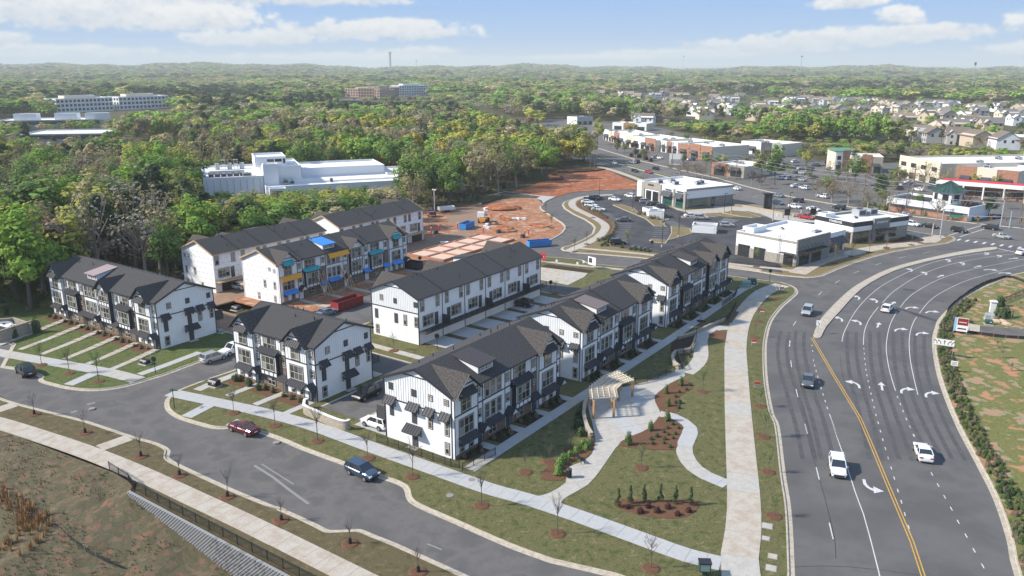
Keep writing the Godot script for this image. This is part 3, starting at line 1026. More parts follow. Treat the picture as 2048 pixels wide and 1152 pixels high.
func island(a: Array, m: Material) -> void:
	var p := V(a)
	var w := flip(p)
	var b := Shape.new()
	b.prism(w, 0.0, 0.26)
	b.surface(M.kerb)
	structure("kerb_island", b.mesh)
	var c := Shape.new()
	for q in shrunk(w, 0.25):
		c.prism(q, 0.1, 0.275)
	c.surface(m)
	structure("planting_island", c.mesh)


func drives(s0: float, count: int, step: float, t0: float, t1: float, strip: float) -> void:
	for k in count:
		sheet("driveway", rect(t0, s0 + step * k + 0.1 + strip, t1, s0 + step * (k + 1) - 0.1), 0.14, M.concrete_blue)
		if strip > 0.0:
			sheet("planting_bed", rect(t0 + 0.4, s0 + step * k + 0.15, t1 - 0.2, s0 + step * k + strip + 0.05), 0.136, M.lawn_dry)


# ---------------------------------------------------------------- painted markings

func paint(called: String, line: PackedVector2Array, w: float, m: Material, y := 0.02) -> void:
	var b := Shape.new()
	ribbon(b, line, w * 0.5, -w * 0.5, y, y)
	b.surface(m)
	structure(called, b.mesh)


func dashes(points: Array, length: float, w: float, y := 0.02) -> void:
	# one dash centred on each surveyed point, turned along the row
	var p := V(points)
	for k in p.size():
		var d := (p[mini(k + 1, p.size() - 1)] - p[maxi(k - 1, 0)]).normalized() * length * 0.5
		paint("lane_dash", PackedVector2Array([p[k] - d, p[k] + d]), w, M.white_paint, y)


func arrow(kind: String, at: Vector2, dir: Vector2) -> void:
	# x to the right of travel, y ahead
	var q := PackedVector2Array()
	if kind == "ahead":
		q = V([-0.16, -1.7, 0.16, -1.7, 0.16, 0.4, 0.55, 0.4, 0, 1.7, -0.55, 0.4, -0.16, 0.4])
	else:
		q = V([0.55, -1.7, 0.9, -1.7, 0.85, -0.6, 0.5, 0.15, 0.0, 0.62, -0.25, 0.72, -0.25, 1.25, -1.35, 0.42, -0.25, -0.35, -0.25, 0.2, 0.1, 0.05, 0.4, -0.45, 0.53, -1.0])
		if kind == "right":
			for k in q.size():
				q[k].x = -q[k].x
	var right := Vector2(dir.y, -dir.x)
	var w := PackedVector2Array()
	for a in q:
		w.append(at + right * a.x * 1.0 + dir * a.y * 1.05)
	var b := Shape.new()
	b.prism(flip(w), 0.005, 0.021)
	b.surface(M.white_paint)
	structure("turn_arrow" if kind != "ahead" else "ahead_arrow", b.mesh)


func build_markings() -> void:
	dashes([-28.11,233.59,-32.49,223.81,-36.03,212.56,-38.66,200.68,-40.21,188.64,-40.85,176.38,-39.23,151.5,-36.53,139.14], 3.2, 0.12)
	dashes([-36.58,139.34,-33.34,129.14,-28.95,117.11,-24.31,105.25], 3.2, 0.12)
	dashes([-24.3,105.19,-19.64,93.3,-15.08,81.24], 3.2, 0.12)
	dashes([-32.98,140.44,-32.09,137.61,-30.72,132.95,-29.9,130.57,-29.04,128.25,-28.13,125.73,-27.31,123.5,-26.43,121.19,-25.54,118.84,-24.61,116.42,-23.72,114.03], 0.9, 0.12)
	paint("lane_line", flat([[-22.93,112.07,-20.44,106.01], [-22.24,110.11,-18.64,101.12,-14.84,91.23,-12.97,86.7,-11.28,81.96,-9.39,76.44], -4, 60]), 0.115, M.white_paint)
	for o: float in [0.17, -0.17]:
		paint("centre_line", offset(flat([[-34.06,144.65,-26.19,127.91,-20.07,115.25,-19.12,113.32,-17.58,109.48,-15.33,103.74], [-12.51,96.43,-7.6,83.92,-5.69,78.22], 1, 60]), o), 0.13, M.yellow_paint)
	var l1 := smooth(V([-29.1,145.65,-29.69,148.86,-30.33,153.85,-31.41,166.9,-31.55,181.99,-30.28,197.1,-26.28,218.01,-21.09,231.79,-15.05,242.07,-10.39,248.46]), 4)
	var l2 := V([-25.55,146.13,-26.44,150.61,-27.25,155.46,-27.99,163.06,-28.25,172.77])
	var l2b := V([-28.17,176.49,-27.91,187.55,-25.91,204.44,-21.55,221.32,-14.53,236.38,-7.97,246.37])
	var l3 := flat([[-16.79,126.66,-18.28,131.82,-19.79,137.48,-21.26,143.75,-22.19,148.5,-23.2,155.17,-24.02,162.6,-24.51,171.24]])
	var l3b := V([-24.49,175.01,-24.14,187.19,-21.13,205.2,-16.27,219.3,-7.73,236.99,-4.7,243.27])
	var l4 := V([-13.72,126.97,-15.7,135.26,-17.51,143.57,-19.07,152.21,-19.99,159.08,-20.5,165.66,-20.55,169.54])
	var l4b := V([-20.53,172.61,-19.92,187.21,-16.36,205.17,-11.37,219.06,-5.86,232.31,-2.81,238.41])
	for l: PackedVector2Array in [l1, smooth(l2, 4), smooth(l2b, 4), smooth(l3, 4), smooth(l3b, 4), smooth(l4, 4), smooth(l4b, 4)]:
		paint("lane_line", l, 0.115, M.white_paint)
	dashes([-25.03,144.01,-24.4,141.36,-23.79,138.71,-23.1,136.04,-22.47,133.45,-21.81,130.98,-21.09,128.41,-20.37,125.81,-19.64,123.34,-18.93,120.82,-18.18,118.24,-17.38,115.5,-16.58,112.91,-15.78,110.26,-14.99,107.65,-14.18,105.09,-13.36,102.52], 0.8, 0.12)
	dashes([-14.97,107.71,-14.19,105.18,-13.36,102.5,-12.52,99.9,-11.73,97.39,-10.81,94.44,-10.01,91.98,-9.2,89.34,-8.4,86.79], 0.8, 0.12)
	dashes([-16.08,124.23,-15.26,121.65,-14.46,119.17,-13.59,116.56,-12.71,114.09,-11.85,111.44], 0.8, 0.12)
	dashes([-12.71,114.05,-11.78,111.46,-8.16,101.13,-7.13,98.58,-6.11,96.02,-5.13,93.6,-4.14,91.01,-3.1,88.48,-2.11,85.95,-1.09,83.41], 0.8, 0.12)
	# tyre darkened tracks and sealed cracks along the lanes
	for l: Array in [[-39.23,145.61,-37.07,136.57,-33.78,126.81,-29.68,116.89,-24.6,104.56,-21.49,96.21], [-36.95,147.21,-34.58,138.32,-31.3,128.55,-27.53,118.4,-23.66,108.88,-19.55,97.57], [-29.01,152.76,-26.4,141.11,-22.83,127.83,-18.72,114.89,-14.53,101.09], [-25.52,155.21,-22.88,142.62,-19.78,129.96,-15.79,116.94,-11.45,103.25], [-21.91,157.73,-19.4,144.11,-16.05,129.44,-12.31,116.83,-8.2,105.52], [-18.54,160.09,-16.41,146.2,-13.67,132.66,-9.79,118.59,-5.94,107.11]]:
		for o: float in [0.75, -0.75]:
			paint("wheel_track", offset(smooth(V(l), 4), o), 0.6, M.asphalt_lane, 0.0125)
	for l: Array in [[-32.57,127.22,-27.31,114.25,-23.19,103.22,-20.68,96.78], [-23.81,103.66,-20.37,95.14,-17.44,87.89,-14.46,80.05,-13.41,76.28], [-27.5,137.5,-24.78,128.07,-22.45,121.96,-19.23,122.61], [-32.06,143.12,-27.5,144.28,-21.92,146.2,-15.09,147.13], [-20.47,68.27,-16.34,72.54,-11.81,75.7,-5.93,78.18], [-64.88,66.93,-58.36,63.77,-52.51,62.17,-46.52,61.18], [-85.47,45.11,-79.56,45.57,-72.82,45.19], [-41.93,144.84,-38,145.36,-34.52,146.15]]:
		paint("sealed_crack", smooth(V(l), 3), 0.07, M.tar, 0.0175)
	# arrows follow the bend of the road
	for a: Array in [["left", Vector2(-33.5,177.83)], ["left", Vector2(-32.92,159.77)], ["left", Vector2(-29.9,177.45)], ["left", Vector2(-29.47,159.62)], ["ahead", Vector2(-26.28,177.15)], ["ahead", Vector2(-25.74,159.86)], ["right", Vector2(-22.52,176.08)], ["right", Vector2(-21.79,159.39)], ["right", Vector2(-18.63,175.35)], ["right", Vector2(-18.12,159.06)],
		["left", Vector2(-22.7,126.18)], ["ahead", Vector2(-18.91,127.45)], ["right", Vector2(-15.6,128.09)], ["right", Vector2(-12.27,128.57)], ["left", Vector2(-14.76,241.42)], ["left", Vector2(-22.02,226.93)], ["left", Vector2(-28.35,210.7)], ["left", Vector2(-11.73,240.17)], ["left", Vector2(-18.65,225.27)], ["left", Vector2(-24.9,209.05)],
		["ahead", Vector2(-8.51,239.26)], ["ahead", Vector2(-15.23,223.98)], ["ahead", Vector2(-21.39,208.16)], ["right", Vector2(-12.21,222)], ["right", Vector2(-9.04,220.35)]]:
		arrow(a[0], a[1], along(a[1]))
	arrow("left", Vector2(-13.54,93.42), -along(Vector2(-13.54,93.42)))
	# median island
	var med := smooth(V([-34.19,145.72,-35.38,153.16,-36,162.41,-36.21,177.26,-35.78,188.31,-33.96,202.34,-31.01,214.7,-24.63,231.44,-18.83,243.91,-14.05,251.43,-13.18,250.64,-13.4,247.94,-17.75,240.4,-24.11,227.58,-27.99,217.79,-31.38,206.87,-33.64,192.25,-34.3,180.07,-33.97,165.11,-33.68,153.21,-32.92,146.61,-33.01,145.18,-33.75,144.87]), 2)
	var b := Shape.new()
	b.prism(flip(med), 0.0, 0.16)
	b.surface(M.kerb)
	structure("median", b.mesh)
	var inner := Shape.new()
	for q in shrunk(flip(med), 0.35):
		inner.prism(q, 0.1, 0.172)
	inner.surface(M.concrete_warm)
	structure("median_top", inner.mesh)
	# stop bar and crossings at the junction
	for k in 13:
		var p: Vector2 = Vector2(-23.2, 257.2).lerp(Vector2(2.5, 253.2), k / 12.0)
		paint("crossing_bar", PackedVector2Array([p + Vector2(-0.25, -1.5), p + Vector2(0.25, 1.5)]), 0.65, M.white_paint)
	paint("stop_line", V([-13.74,250.55,-7.56,247.07,-5.56,245.68]), 0.5, M.white_paint)
	for o: float in [0.0, 3.0]:
		paint("crossing_line", V([-26.5 + o, 262, -20.5 + o, 284]), 0.3, M.white_paint, 0.026)
	# patches of newer asphalt
	for a: Array in [[-25.62,175.06,-16.88,169.82,-16.87,168.25,-20.62,170.52,-24.99,173.43], [-19.65,185.15,-17.49,185.23,-17.72,184.41,-19.3,184.62], [-26.77,191.19,-23.87,191.4,-24.14,190.02,-26.33,190.04]]:
		var pb := Shape.new()
		pb.prism(flip(V(a)), 0.0, 0.0125)
		pb.surface(M.asphalt_new)
		structure("asphalt_patch", pb.mesh)
	# highway lane dashes
	for f: float in [0.22, 0.36, 0.68, 0.84]:
		for k in 26:
			var u := k / 26.0
			var n0 := Vector2(-192.7, 353.3).lerp(Vector2(-101.7, 287.8), u) if u < 0.6 else Vector2(-138.0, 314.0).lerp(Vector2(-37.9, 263.8), (u - 0.6) / 0.4)
			var f0 := Vector2(-205.0, 398.0).lerp(Vector2(-108.3, 324.0), u) if u < 0.6 else Vector2(-147.0, 354.0).lerp(Vector2(-41.0, 289.5), (u - 0.6) / 0.4)
			var p: Vector2 = n0.lerp(f0, f)
			paint("lane_dash", PackedVector2Array([p - Vector2(1.2, -0.85), p + Vector2(1.2, -0.85)]), 0.16, M.white_paint, 0.026)
	# parking bays
	for k in 9:
		var y := 400.0 + 19.5 * k
		paint("bay_line", bay_line([-114.98,221.78,-111.05,224.52], [-104.72,200.22,-101.03,202.79], k / 8.0), 0.12, M.white_paint, 0.131)
	for k in 7:
		paint("bay_line", bay_line([-127.89,236.05,-124.13,235.3], [-116.25,223.87,-114.21,223.3], k / 6.0), 0.12, M.white_paint, 0.131)
	for k in 6:
		paint("bay_line", bay_line([-101.6,221.57,-97.92,224.15], [-96.44,207.65,-91.89,208.38], k / 5.0), 0.12, M.white_paint, 0.131)
	for k in 8:
		paint("bay_line", bay_line([-104.66,234.63,-101.15,235.86], [-99.61,228.64,-94.85,229.67], k / 7.0), 0.12, M.white_paint, 0.131)
	for k in 4:
		paint("bay_line", bay_line([-95.97,196.09,-96,192.32], [-90.53,196.15,-90.48,191.81], k / 3.0), 0.12, M.white_paint, 0.131)
	for k in 7:
		paint("bay_line", bay_line([-89.53,243.35,-90.19,251.18], [-85.8,241.97,-85.58,250.21], k / 6.0), 0.12, M.white_paint, 0.131)
	for k in 4:
		paint("bay_line", V([-101.6 + 3.1 * k, 150.6, -101.6 + 3.1 * k, 157.0]), 0.12, M.white_paint, 0.158)
	# pale scuffs on the street
	for a: Array in [[[-77.82,55.03,-73.77,54.49,-69.13,53.51,-65.25,52.78], 0.35], [[-77.38,55.8,-70.06,54.73], 0.2], [[-49,54.55,-47.07,54.62], 0.2], [[-112.48,49.96,-112.39,50.84], 0.5], [[-113.4,52.78,-113.12,53.83], 0.5]]:
		paint("scuff", V(a[0]), a[1], M.scuff, 0.0045)
	# manhole covers
	for a: Vector2 in [Vector2(-111.11,52.28), Vector2(-53.08,63.27), Vector2(-53.21,67.59), Vector2(-80.49,60.6)]:
		var mb := Shape.new()
		mb.tube(W(a.x, a.y, 0.0), W(a.x, a.y, 0.17), 0.45, 0.45, 14)
		mb.surface(M.joint)
		structure("manhole_cover", mb.mesh)


func bay_line(a: Array, b: Array, u: float) -> PackedVector2Array:
	return PackedVector2Array([Vector2(a[0], a[1]).lerp(Vector2(b[0], b[1]), u), Vector2(a[2], a[3]).lerp(Vector2(b[2], b[3]), u)])


func along(p: Vector2) -> Vector2:      # heading of northbound traffic at p
	var best := 0
	for k in main_right.size() - 1:
		if main_right[k].distance_to(p) < main_right[best].distance_to(p):
			best = k
	best = clampi(best, 1, main_right.size() - 2)
	return (main_right[best + 1] - main_right[best - 1]).normalized()

# ---------------------------------------------------------------- townhouses

const DEPTH := 11.4
const EAVE := 8.8
const RIDGE := 11.15


func window_mesh(w: float, h: float, cols: int, m: Material) -> ArrayMesh:
	var key := "win%.2f_%.2f_%d_%d" % [w, h, cols, m.get_instance_id()]
	if not cache.has(key):
		var b := Shape.new()
		var f := 0.075
		b.box(Vector3(0, 0, 0), Vector3(w, f, 0.08))
		b.box(Vector3(0, h - f, 0), Vector3(w, h, 0.08))
		b.box(Vector3(0, h * 0.5 - 0.03, 0), Vector3(w, h * 0.5 + 0.03, 0.065))
		for k in cols + 1:
			var x := (w - f) * k / cols
			b.box(Vector3(x, f, 0), Vector3(x + f, h - f, 0.078))
		b.surface(m)
		cache[key] = b.mesh
	return cache[key]


func surround_mesh(w: float, h: float) -> ArrayMesh:
	var key := "sur%.2f_%.2f" % [w, h]
	if not cache.has(key):
		var b := Shape.new()
		var o := 0.09
		b.box(Vector3(-o, -o, 0), Vector3(w + o, 0, 0.06))
		b.box(Vector3(-o, h, 0), Vector3(w + o, h + o, 0.062))
		b.box(Vector3(-o, 0, 0), Vector3(0, h, 0.06))
		b.box(Vector3(w, 0, 0), Vector3(w + o, h, 0.06))
		b.surface(M.trim)
		cache[key] = b.mesh
	return cache[key]


var pane_count := 0


func window(parent: Node3D, at: Vector3, w: float, h: float, cols := 1, turn := 0.0, frame: Material = null) -> void:
	var o := part("window", window_mesh(w, h, cols, frame if frame else M.frame), parent, at, turn)
	part("window_trim", surround_mesh(w, h), o)
	for k in cols:
		for j in 2:
			pane_count += 1
			var pw := (w - 0.075) / cols
			var g: Material = [M.glass, M.glass_grey, M.glass, M.glass_blind, M.glass_grey, M.glass, M.glass_grey][(pane_count * 7919 + j * 3) % 7]
			part("pane", block_mesh(Vector3(0.02, 0.02, 0.0), Vector3(snappedf(pw, 0.01), snappedf(h * 0.5, 0.01) - 0.02, 0.03), g), o, Vector3(pw * k + 0.03, h * 0.5 * j, 0.004))


func awning_mesh(w: float, proj: float, drop: float, m: Material, ribs := true) -> ArrayMesh:
	var key := "awn%.2f_%.2f_%.2f_%d" % [w, proj, drop, m.get_instance_id()]
	if not cache.has(key):
		var b := Shape.new()
		b.extrude_x(PackedVector2Array([Vector2(0, 0), Vector2(0, -0.07), Vector2(proj, -drop - 0.12), Vector2(proj, -drop)]), 0, w)
		b.surface(m)
		if ribs:
			var n := maxi(2, int(w / 0.42))
			for k in n + 1:
				var x := w * k / n
				b.bar(Vector3(x, 0.03, 0), Vector3(x, -drop + 0.03, proj), 0.07, 0.08)
			b.surface(M.awning_rib)
		cache[key] = b.mesh
	return cache[key]


func awning(parent: Node3D, at: Vector3, w: float, proj: float, drop: float, m: Material = null, turn := 0.0) -> void:
	var o := part("awning", awning_mesh(w, proj, drop, m if m else M.awning, m == null), parent, at, turn)
	if not cache.has("bracket"):
		var b := Shape.new()
		b.bar(Vector3(0, -1.25, 0.05), Vector3(0, -0.8, 0.62), 0.09, 0.09)
		b.bar(Vector3(0, -1.3, 0.04), Vector3(0, -0.5, 0.04), 0.09, 0.08, Vector3.BACK)
		b.bar(Vector3(0, -0.82, 0.0), Vector3(0, -0.82, 0.7), 0.09, 0.09)
		b.surface(M.black)
		cache.bracket = b.mesh
	for x: float in [0.14, w - 0.14]:
		part("bracket", cache.bracket, o, Vector3(x, -drop + 0.72, 0))


func door(parent: Node3D, at: Vector3, m: Material, turn := 0.0, w := 0.95, h := 2.1) -> void:
	var o := part("door", block_mesh(Vector3(0, 0, 0), Vector3(w, h, 0.07), m), parent, at, turn)
	part("door_pane", block_mesh(Vector3(0.2, h * 0.68, 0.0), Vector3(w - 0.2, h * 0.88, 0.085), M.glass_grey), o)
	part("door_handle", block_mesh(Vector3(w - 0.14, 0.95, 0.0), Vector3(w - 0.08, 1.1, 0.13), M.steel), o)


func porch_roof(parent: Node3D, at: Vector3, m: Material) -> void:
	if not cache.has("porch"):
		var b := Shape.new()
		for s: float in [-1.0, 1.0]:
			var p := PackedVector2Array()
			b.quad(Vector3(0, 0.95, -0.02), Vector3(0, 0.95, 1.3), Vector3(s * 0.95, 0.02, 1.3), Vector3(s * 0.95, 0.02, -0.02)) if s > 0 else b.quad(Vector3(0, 0.95, 1.3), Vector3(0, 0.95, -0.02), Vector3(s * 0.95, 0.02, -0.02), Vector3(s * 0.95, 0.02, 1.3))
			b.bar(Vector3(0, 0.91, 1.31), Vector3(s * 0.95, -0.03, 1.31), 0.1, 0.14, Vector3.BACK)
		b.surface(M.awning)
		cache.porch = b.mesh
		var c := Shape.new()
		c.tri(Vector3(-0.72, 0.08, 1.2), Vector3(0.72, 0.08, 1.2), Vector3(0, 0.8, 1.2))
		c.box(Vector3(-0.76, 0.0, 0.0), Vector3(0.76, 0.07, 1.22))
		c.surface(M.siding)
		cache.porch_face = c.mesh
	var o := part("porch_roof", cache.porch, parent, at, 0.0)
	part("porch_gable", cache.porch_face, o)
	for x: float in [-0.68, 0.68]:
		part("bracket", cache.bracket if cache.has("bracket") else cache.porch_face, o, Vector3(x, 0.78, 0.0))


func gable_roof_mesh(w: float, rise: float, z0: float, z1: float, thick: float, m: Material, valley := 0.3) -> ArrayMesh:
	# ridge along z in the middle of w; the eaves at y = 0
	var b := Shape.new()
	var c := w * 0.5
	var l := PackedVector2Array([Vector2(0, 0), Vector2(c, rise), Vector2(w, 0), Vector2(w, -thick), Vector2(c, rise - thick), Vector2(0, -thick)])
	for k in 6:
		var a := l[k]
		var e := l[(k + 1) % 6]
		var za := z0 if absf(a.x - c) < 0.01 else maxf(z0, valley)
		var ze := z0 if absf(e.x - c) < 0.01 else maxf(z0, valley)
		b.quad(Vector3(a.x, a.y, za), Vector3(a.x, a.y, z1), Vector3(e.x, e.y, z1), Vector3(e.x, e.y, ze))
	for z: float in [z1]:
		var f := z == z1
		for q: Array in [[5, 4, 1, 0], [4, 3, 2, 1]]:
			var p: Array[Vector3] = []
			for i: int in q:
				p.append(Vector3(l[i].x, l[i].y, z))
			if f:
				b.quad(p[0], p[1], p[2], p[3])
			else:
				b.quad(p[3], p[2], p[1], p[0])
	b.surface(m)
	return b.mesh


func face_mesh(p: PackedVector2Array, z0: float, z1: float, m: Material) -> ArrayMesh:      # outline in x, y given depth along z
	var b := Shape.new()
	var idx := Geometry2D.triangulate_polygon(p)
	for k in range(0, idx.size(), 3):
		var a := p[idx[k]]
		var c := p[idx[k + 1]]
		var d := p[idx[k + 2]]
		if (c - a).cross(d - a) < 0.0:
			var o := c
			c = d
			d = o
		b.tri(Vector3(a.x, a.y, z1), Vector3(c.x, c.y, z1), Vector3(d.x, d.y, z1))
	var ccw := not Geometry2D.is_polygon_clockwise(p)
	for k in p.size():
		var a := p[k]
		var c := p[(k + 1) % p.size()]
		if ccw:
			var o := a
			a = c
			c = o
		b.quad(Vector3(a.x, a.y, z1), Vector3(c.x, c.y, z1), Vector3(c.x, c.y, z0), Vector3(a.x, a.y, z0))
	b.surface(m)
	return b.mesh


func board(parent: Node3D, x0: float, y0: float, x1: float, y1: float, z := 0.0, called := "trim_board", m: Material = null, depth := 0.055) -> void:
	part(called, block_mesh(Vector3(0, 0, 0), Vector3(snappedf(x1 - x0, 0.001), snappedf(y1 - y0, 0.001), depth), m if m else M.trim), parent, Vector3(x0, y0, z))


func townhouse_row(label: String, at: Vector3, turn: float, units: String, w: float, opts := {}) -> Node3D:
	var root := thing("townhouse_row", label, "townhouses", at, turn, "rows of townhouses")
	var l := w * units.length()
	var wrapped: bool = opts.get("wrap", false)
	var raw_front: bool = opts.get("raw_front", wrapped)
	var skin: Material = M.wrap if wrapped else M.siding
	var b := Shape.new()
	b.extrude_x(PackedVector2Array([Vector2(0, 0), Vector2(0, EAVE), Vector2(-DEPTH * 0.5, RIDGE - 0.12), Vector2(-DEPTH, EAVE), Vector2(-DEPTH, 0)]), 0, l)
	b.surface(skin)
	part("wall", b.mesh, root)
	# main roof
	var rb := Shape.new()
	var over := 0.38
	var slope := (RIDGE - EAVE) / (DEPTH * 0.5)
	for s: float in [1.0, -1.0]:
		var ze := (over if s > 0 else -DEPTH - over)
		var ye := EAVE - slope * over + 0.06
		var zr := -DEPTH * 0.5
		var prof := PackedVector2Array([Vector2(ze, ye), Vector2(zr, RIDGE + 0.06), Vector2(zr, RIDGE - 0.1), Vector2(ze, ye - 0.16)])
		rb.extrude_x(prof, -over, l + over)
	rb.surface(M.shingle)
	var roof := part("roof", rb.mesh, root)
	for x: float in [-over - 0.03, l + over + 0.03]:
		for s: float in [1.0, -1.0]:
			var f := Shape.new()
			f.bar(Vector3(x, RIDGE - 0.06, -DEPTH * 0.5), Vector3(x, EAVE - 0.2, over if s > 0 else -DEPTH - over), 0.07, 0.32)
			f.surface(M.raw_wood if wrapped else M.trim)
			part("fascia", f.mesh, roof)
	for z: float in [over + 0.03, -DEPTH - over - 0.03]:
		part("gutter", block_mesh(Vector3(0, 0, -0.06), Vector3(snappedf(l + 0.8, 0.01), 0.15, 0.06), M.raw_wood if wrapped and z < 0 else M.trim), roof, Vector3(-0.4, EAVE - 0.29, z))
	for k: int in opts.get("seams", []):
		var f := Shape.new()
		var x: float = w * k
		f.bar(Vector3(x, RIDGE + 0.1, -DEPTH * 0.5), Vector3(x, EAVE - 0.02, over), 0.22, 0.16)
		f.bar(Vector3(x, RIDGE + 0.1, -DEPTH * 0.5), Vector3(x, EAVE - 0.02, -DEPTH - over), 0.22, 0.16)
		f.surface(M.black)
		part("roof_seam", f.mesh, roof)
	var r := rng(int(absf(at.x + at.z)))
	var vent := Shape.new()
	vent.tube(Vector3.ZERO, Vector3(0, 0.55, 0), 0.07, 0.07, 7)
	vent.surface(M.black)
	for k in units.length() * 2:
		var zz := -DEPTH * 0.5 - r.randf_range(0.5, 4.2) * (1.0 if r.randf() < 0.8 else -1.0)
		part("roof_vent", vent.mesh, roof, Vector3(r.randf_range(0.06, 0.94) * l, RIDGE - absf(zz + DEPTH * 0.5) * slope, zz))
	var bat: Array = []
	for k in units.length():
		unit_front(root, roof, units[k], w * k, w, raw_front, opts, k, bat)
		unit_rear(root, w * k, w, wrapped, (k + int(opts.get("flip_rear", 0))) % 2 == 1)
		if k > 0:
			board(root, w * k - 0.08, 0.0, w * k + 0.08, EAVE - 0.1)
			if not wrapped:
				part("trim_board", block_mesh(Vector3(-0.08, 0, -0.06), Vector3(0.08, EAVE - 0.1, 0), M.trim), root, Vector3(w * k, 0, -DEPTH))
	for x: float in [0.0, l]:
		for z: float in [0.0, -DEPTH]:
			part("corner_board", block_mesh(Vector3(-0.07, 0, -0.07), Vector3(0.07, EAVE - 0.15, 0.07), M.wrap if wrapped and (z < 0 or raw_front) else M.trim), root, Vector3(x, 0, z))
	gable_end(root, 0.0, false, opts.get("left_end", "plain"), wrapped, bat)
	gable_end(root, l, true, opts.get("right_end", "plain"), wrapped, bat)
	if not bat.is_empty():
		var bb := Shape.new()
		for q: Array in bat:
			bb.box(q[0], q[1])
		bb.surface(M.batten)
		stuff(part("batten", bb.mesh, root))
	return root


func battens(bat: Array, x0: float, x1: float, y0: float, y1: float, z: float) -> void:
	var n := int((x1 - x0) / 0.42)
	for k in range(1, n):
		var x := lerpf(x0, x1, float(k) / n)
		bat.append([Vector3(x - 0.03, y0, z), Vector3(x + 0.03, y1, z + 0.035)])


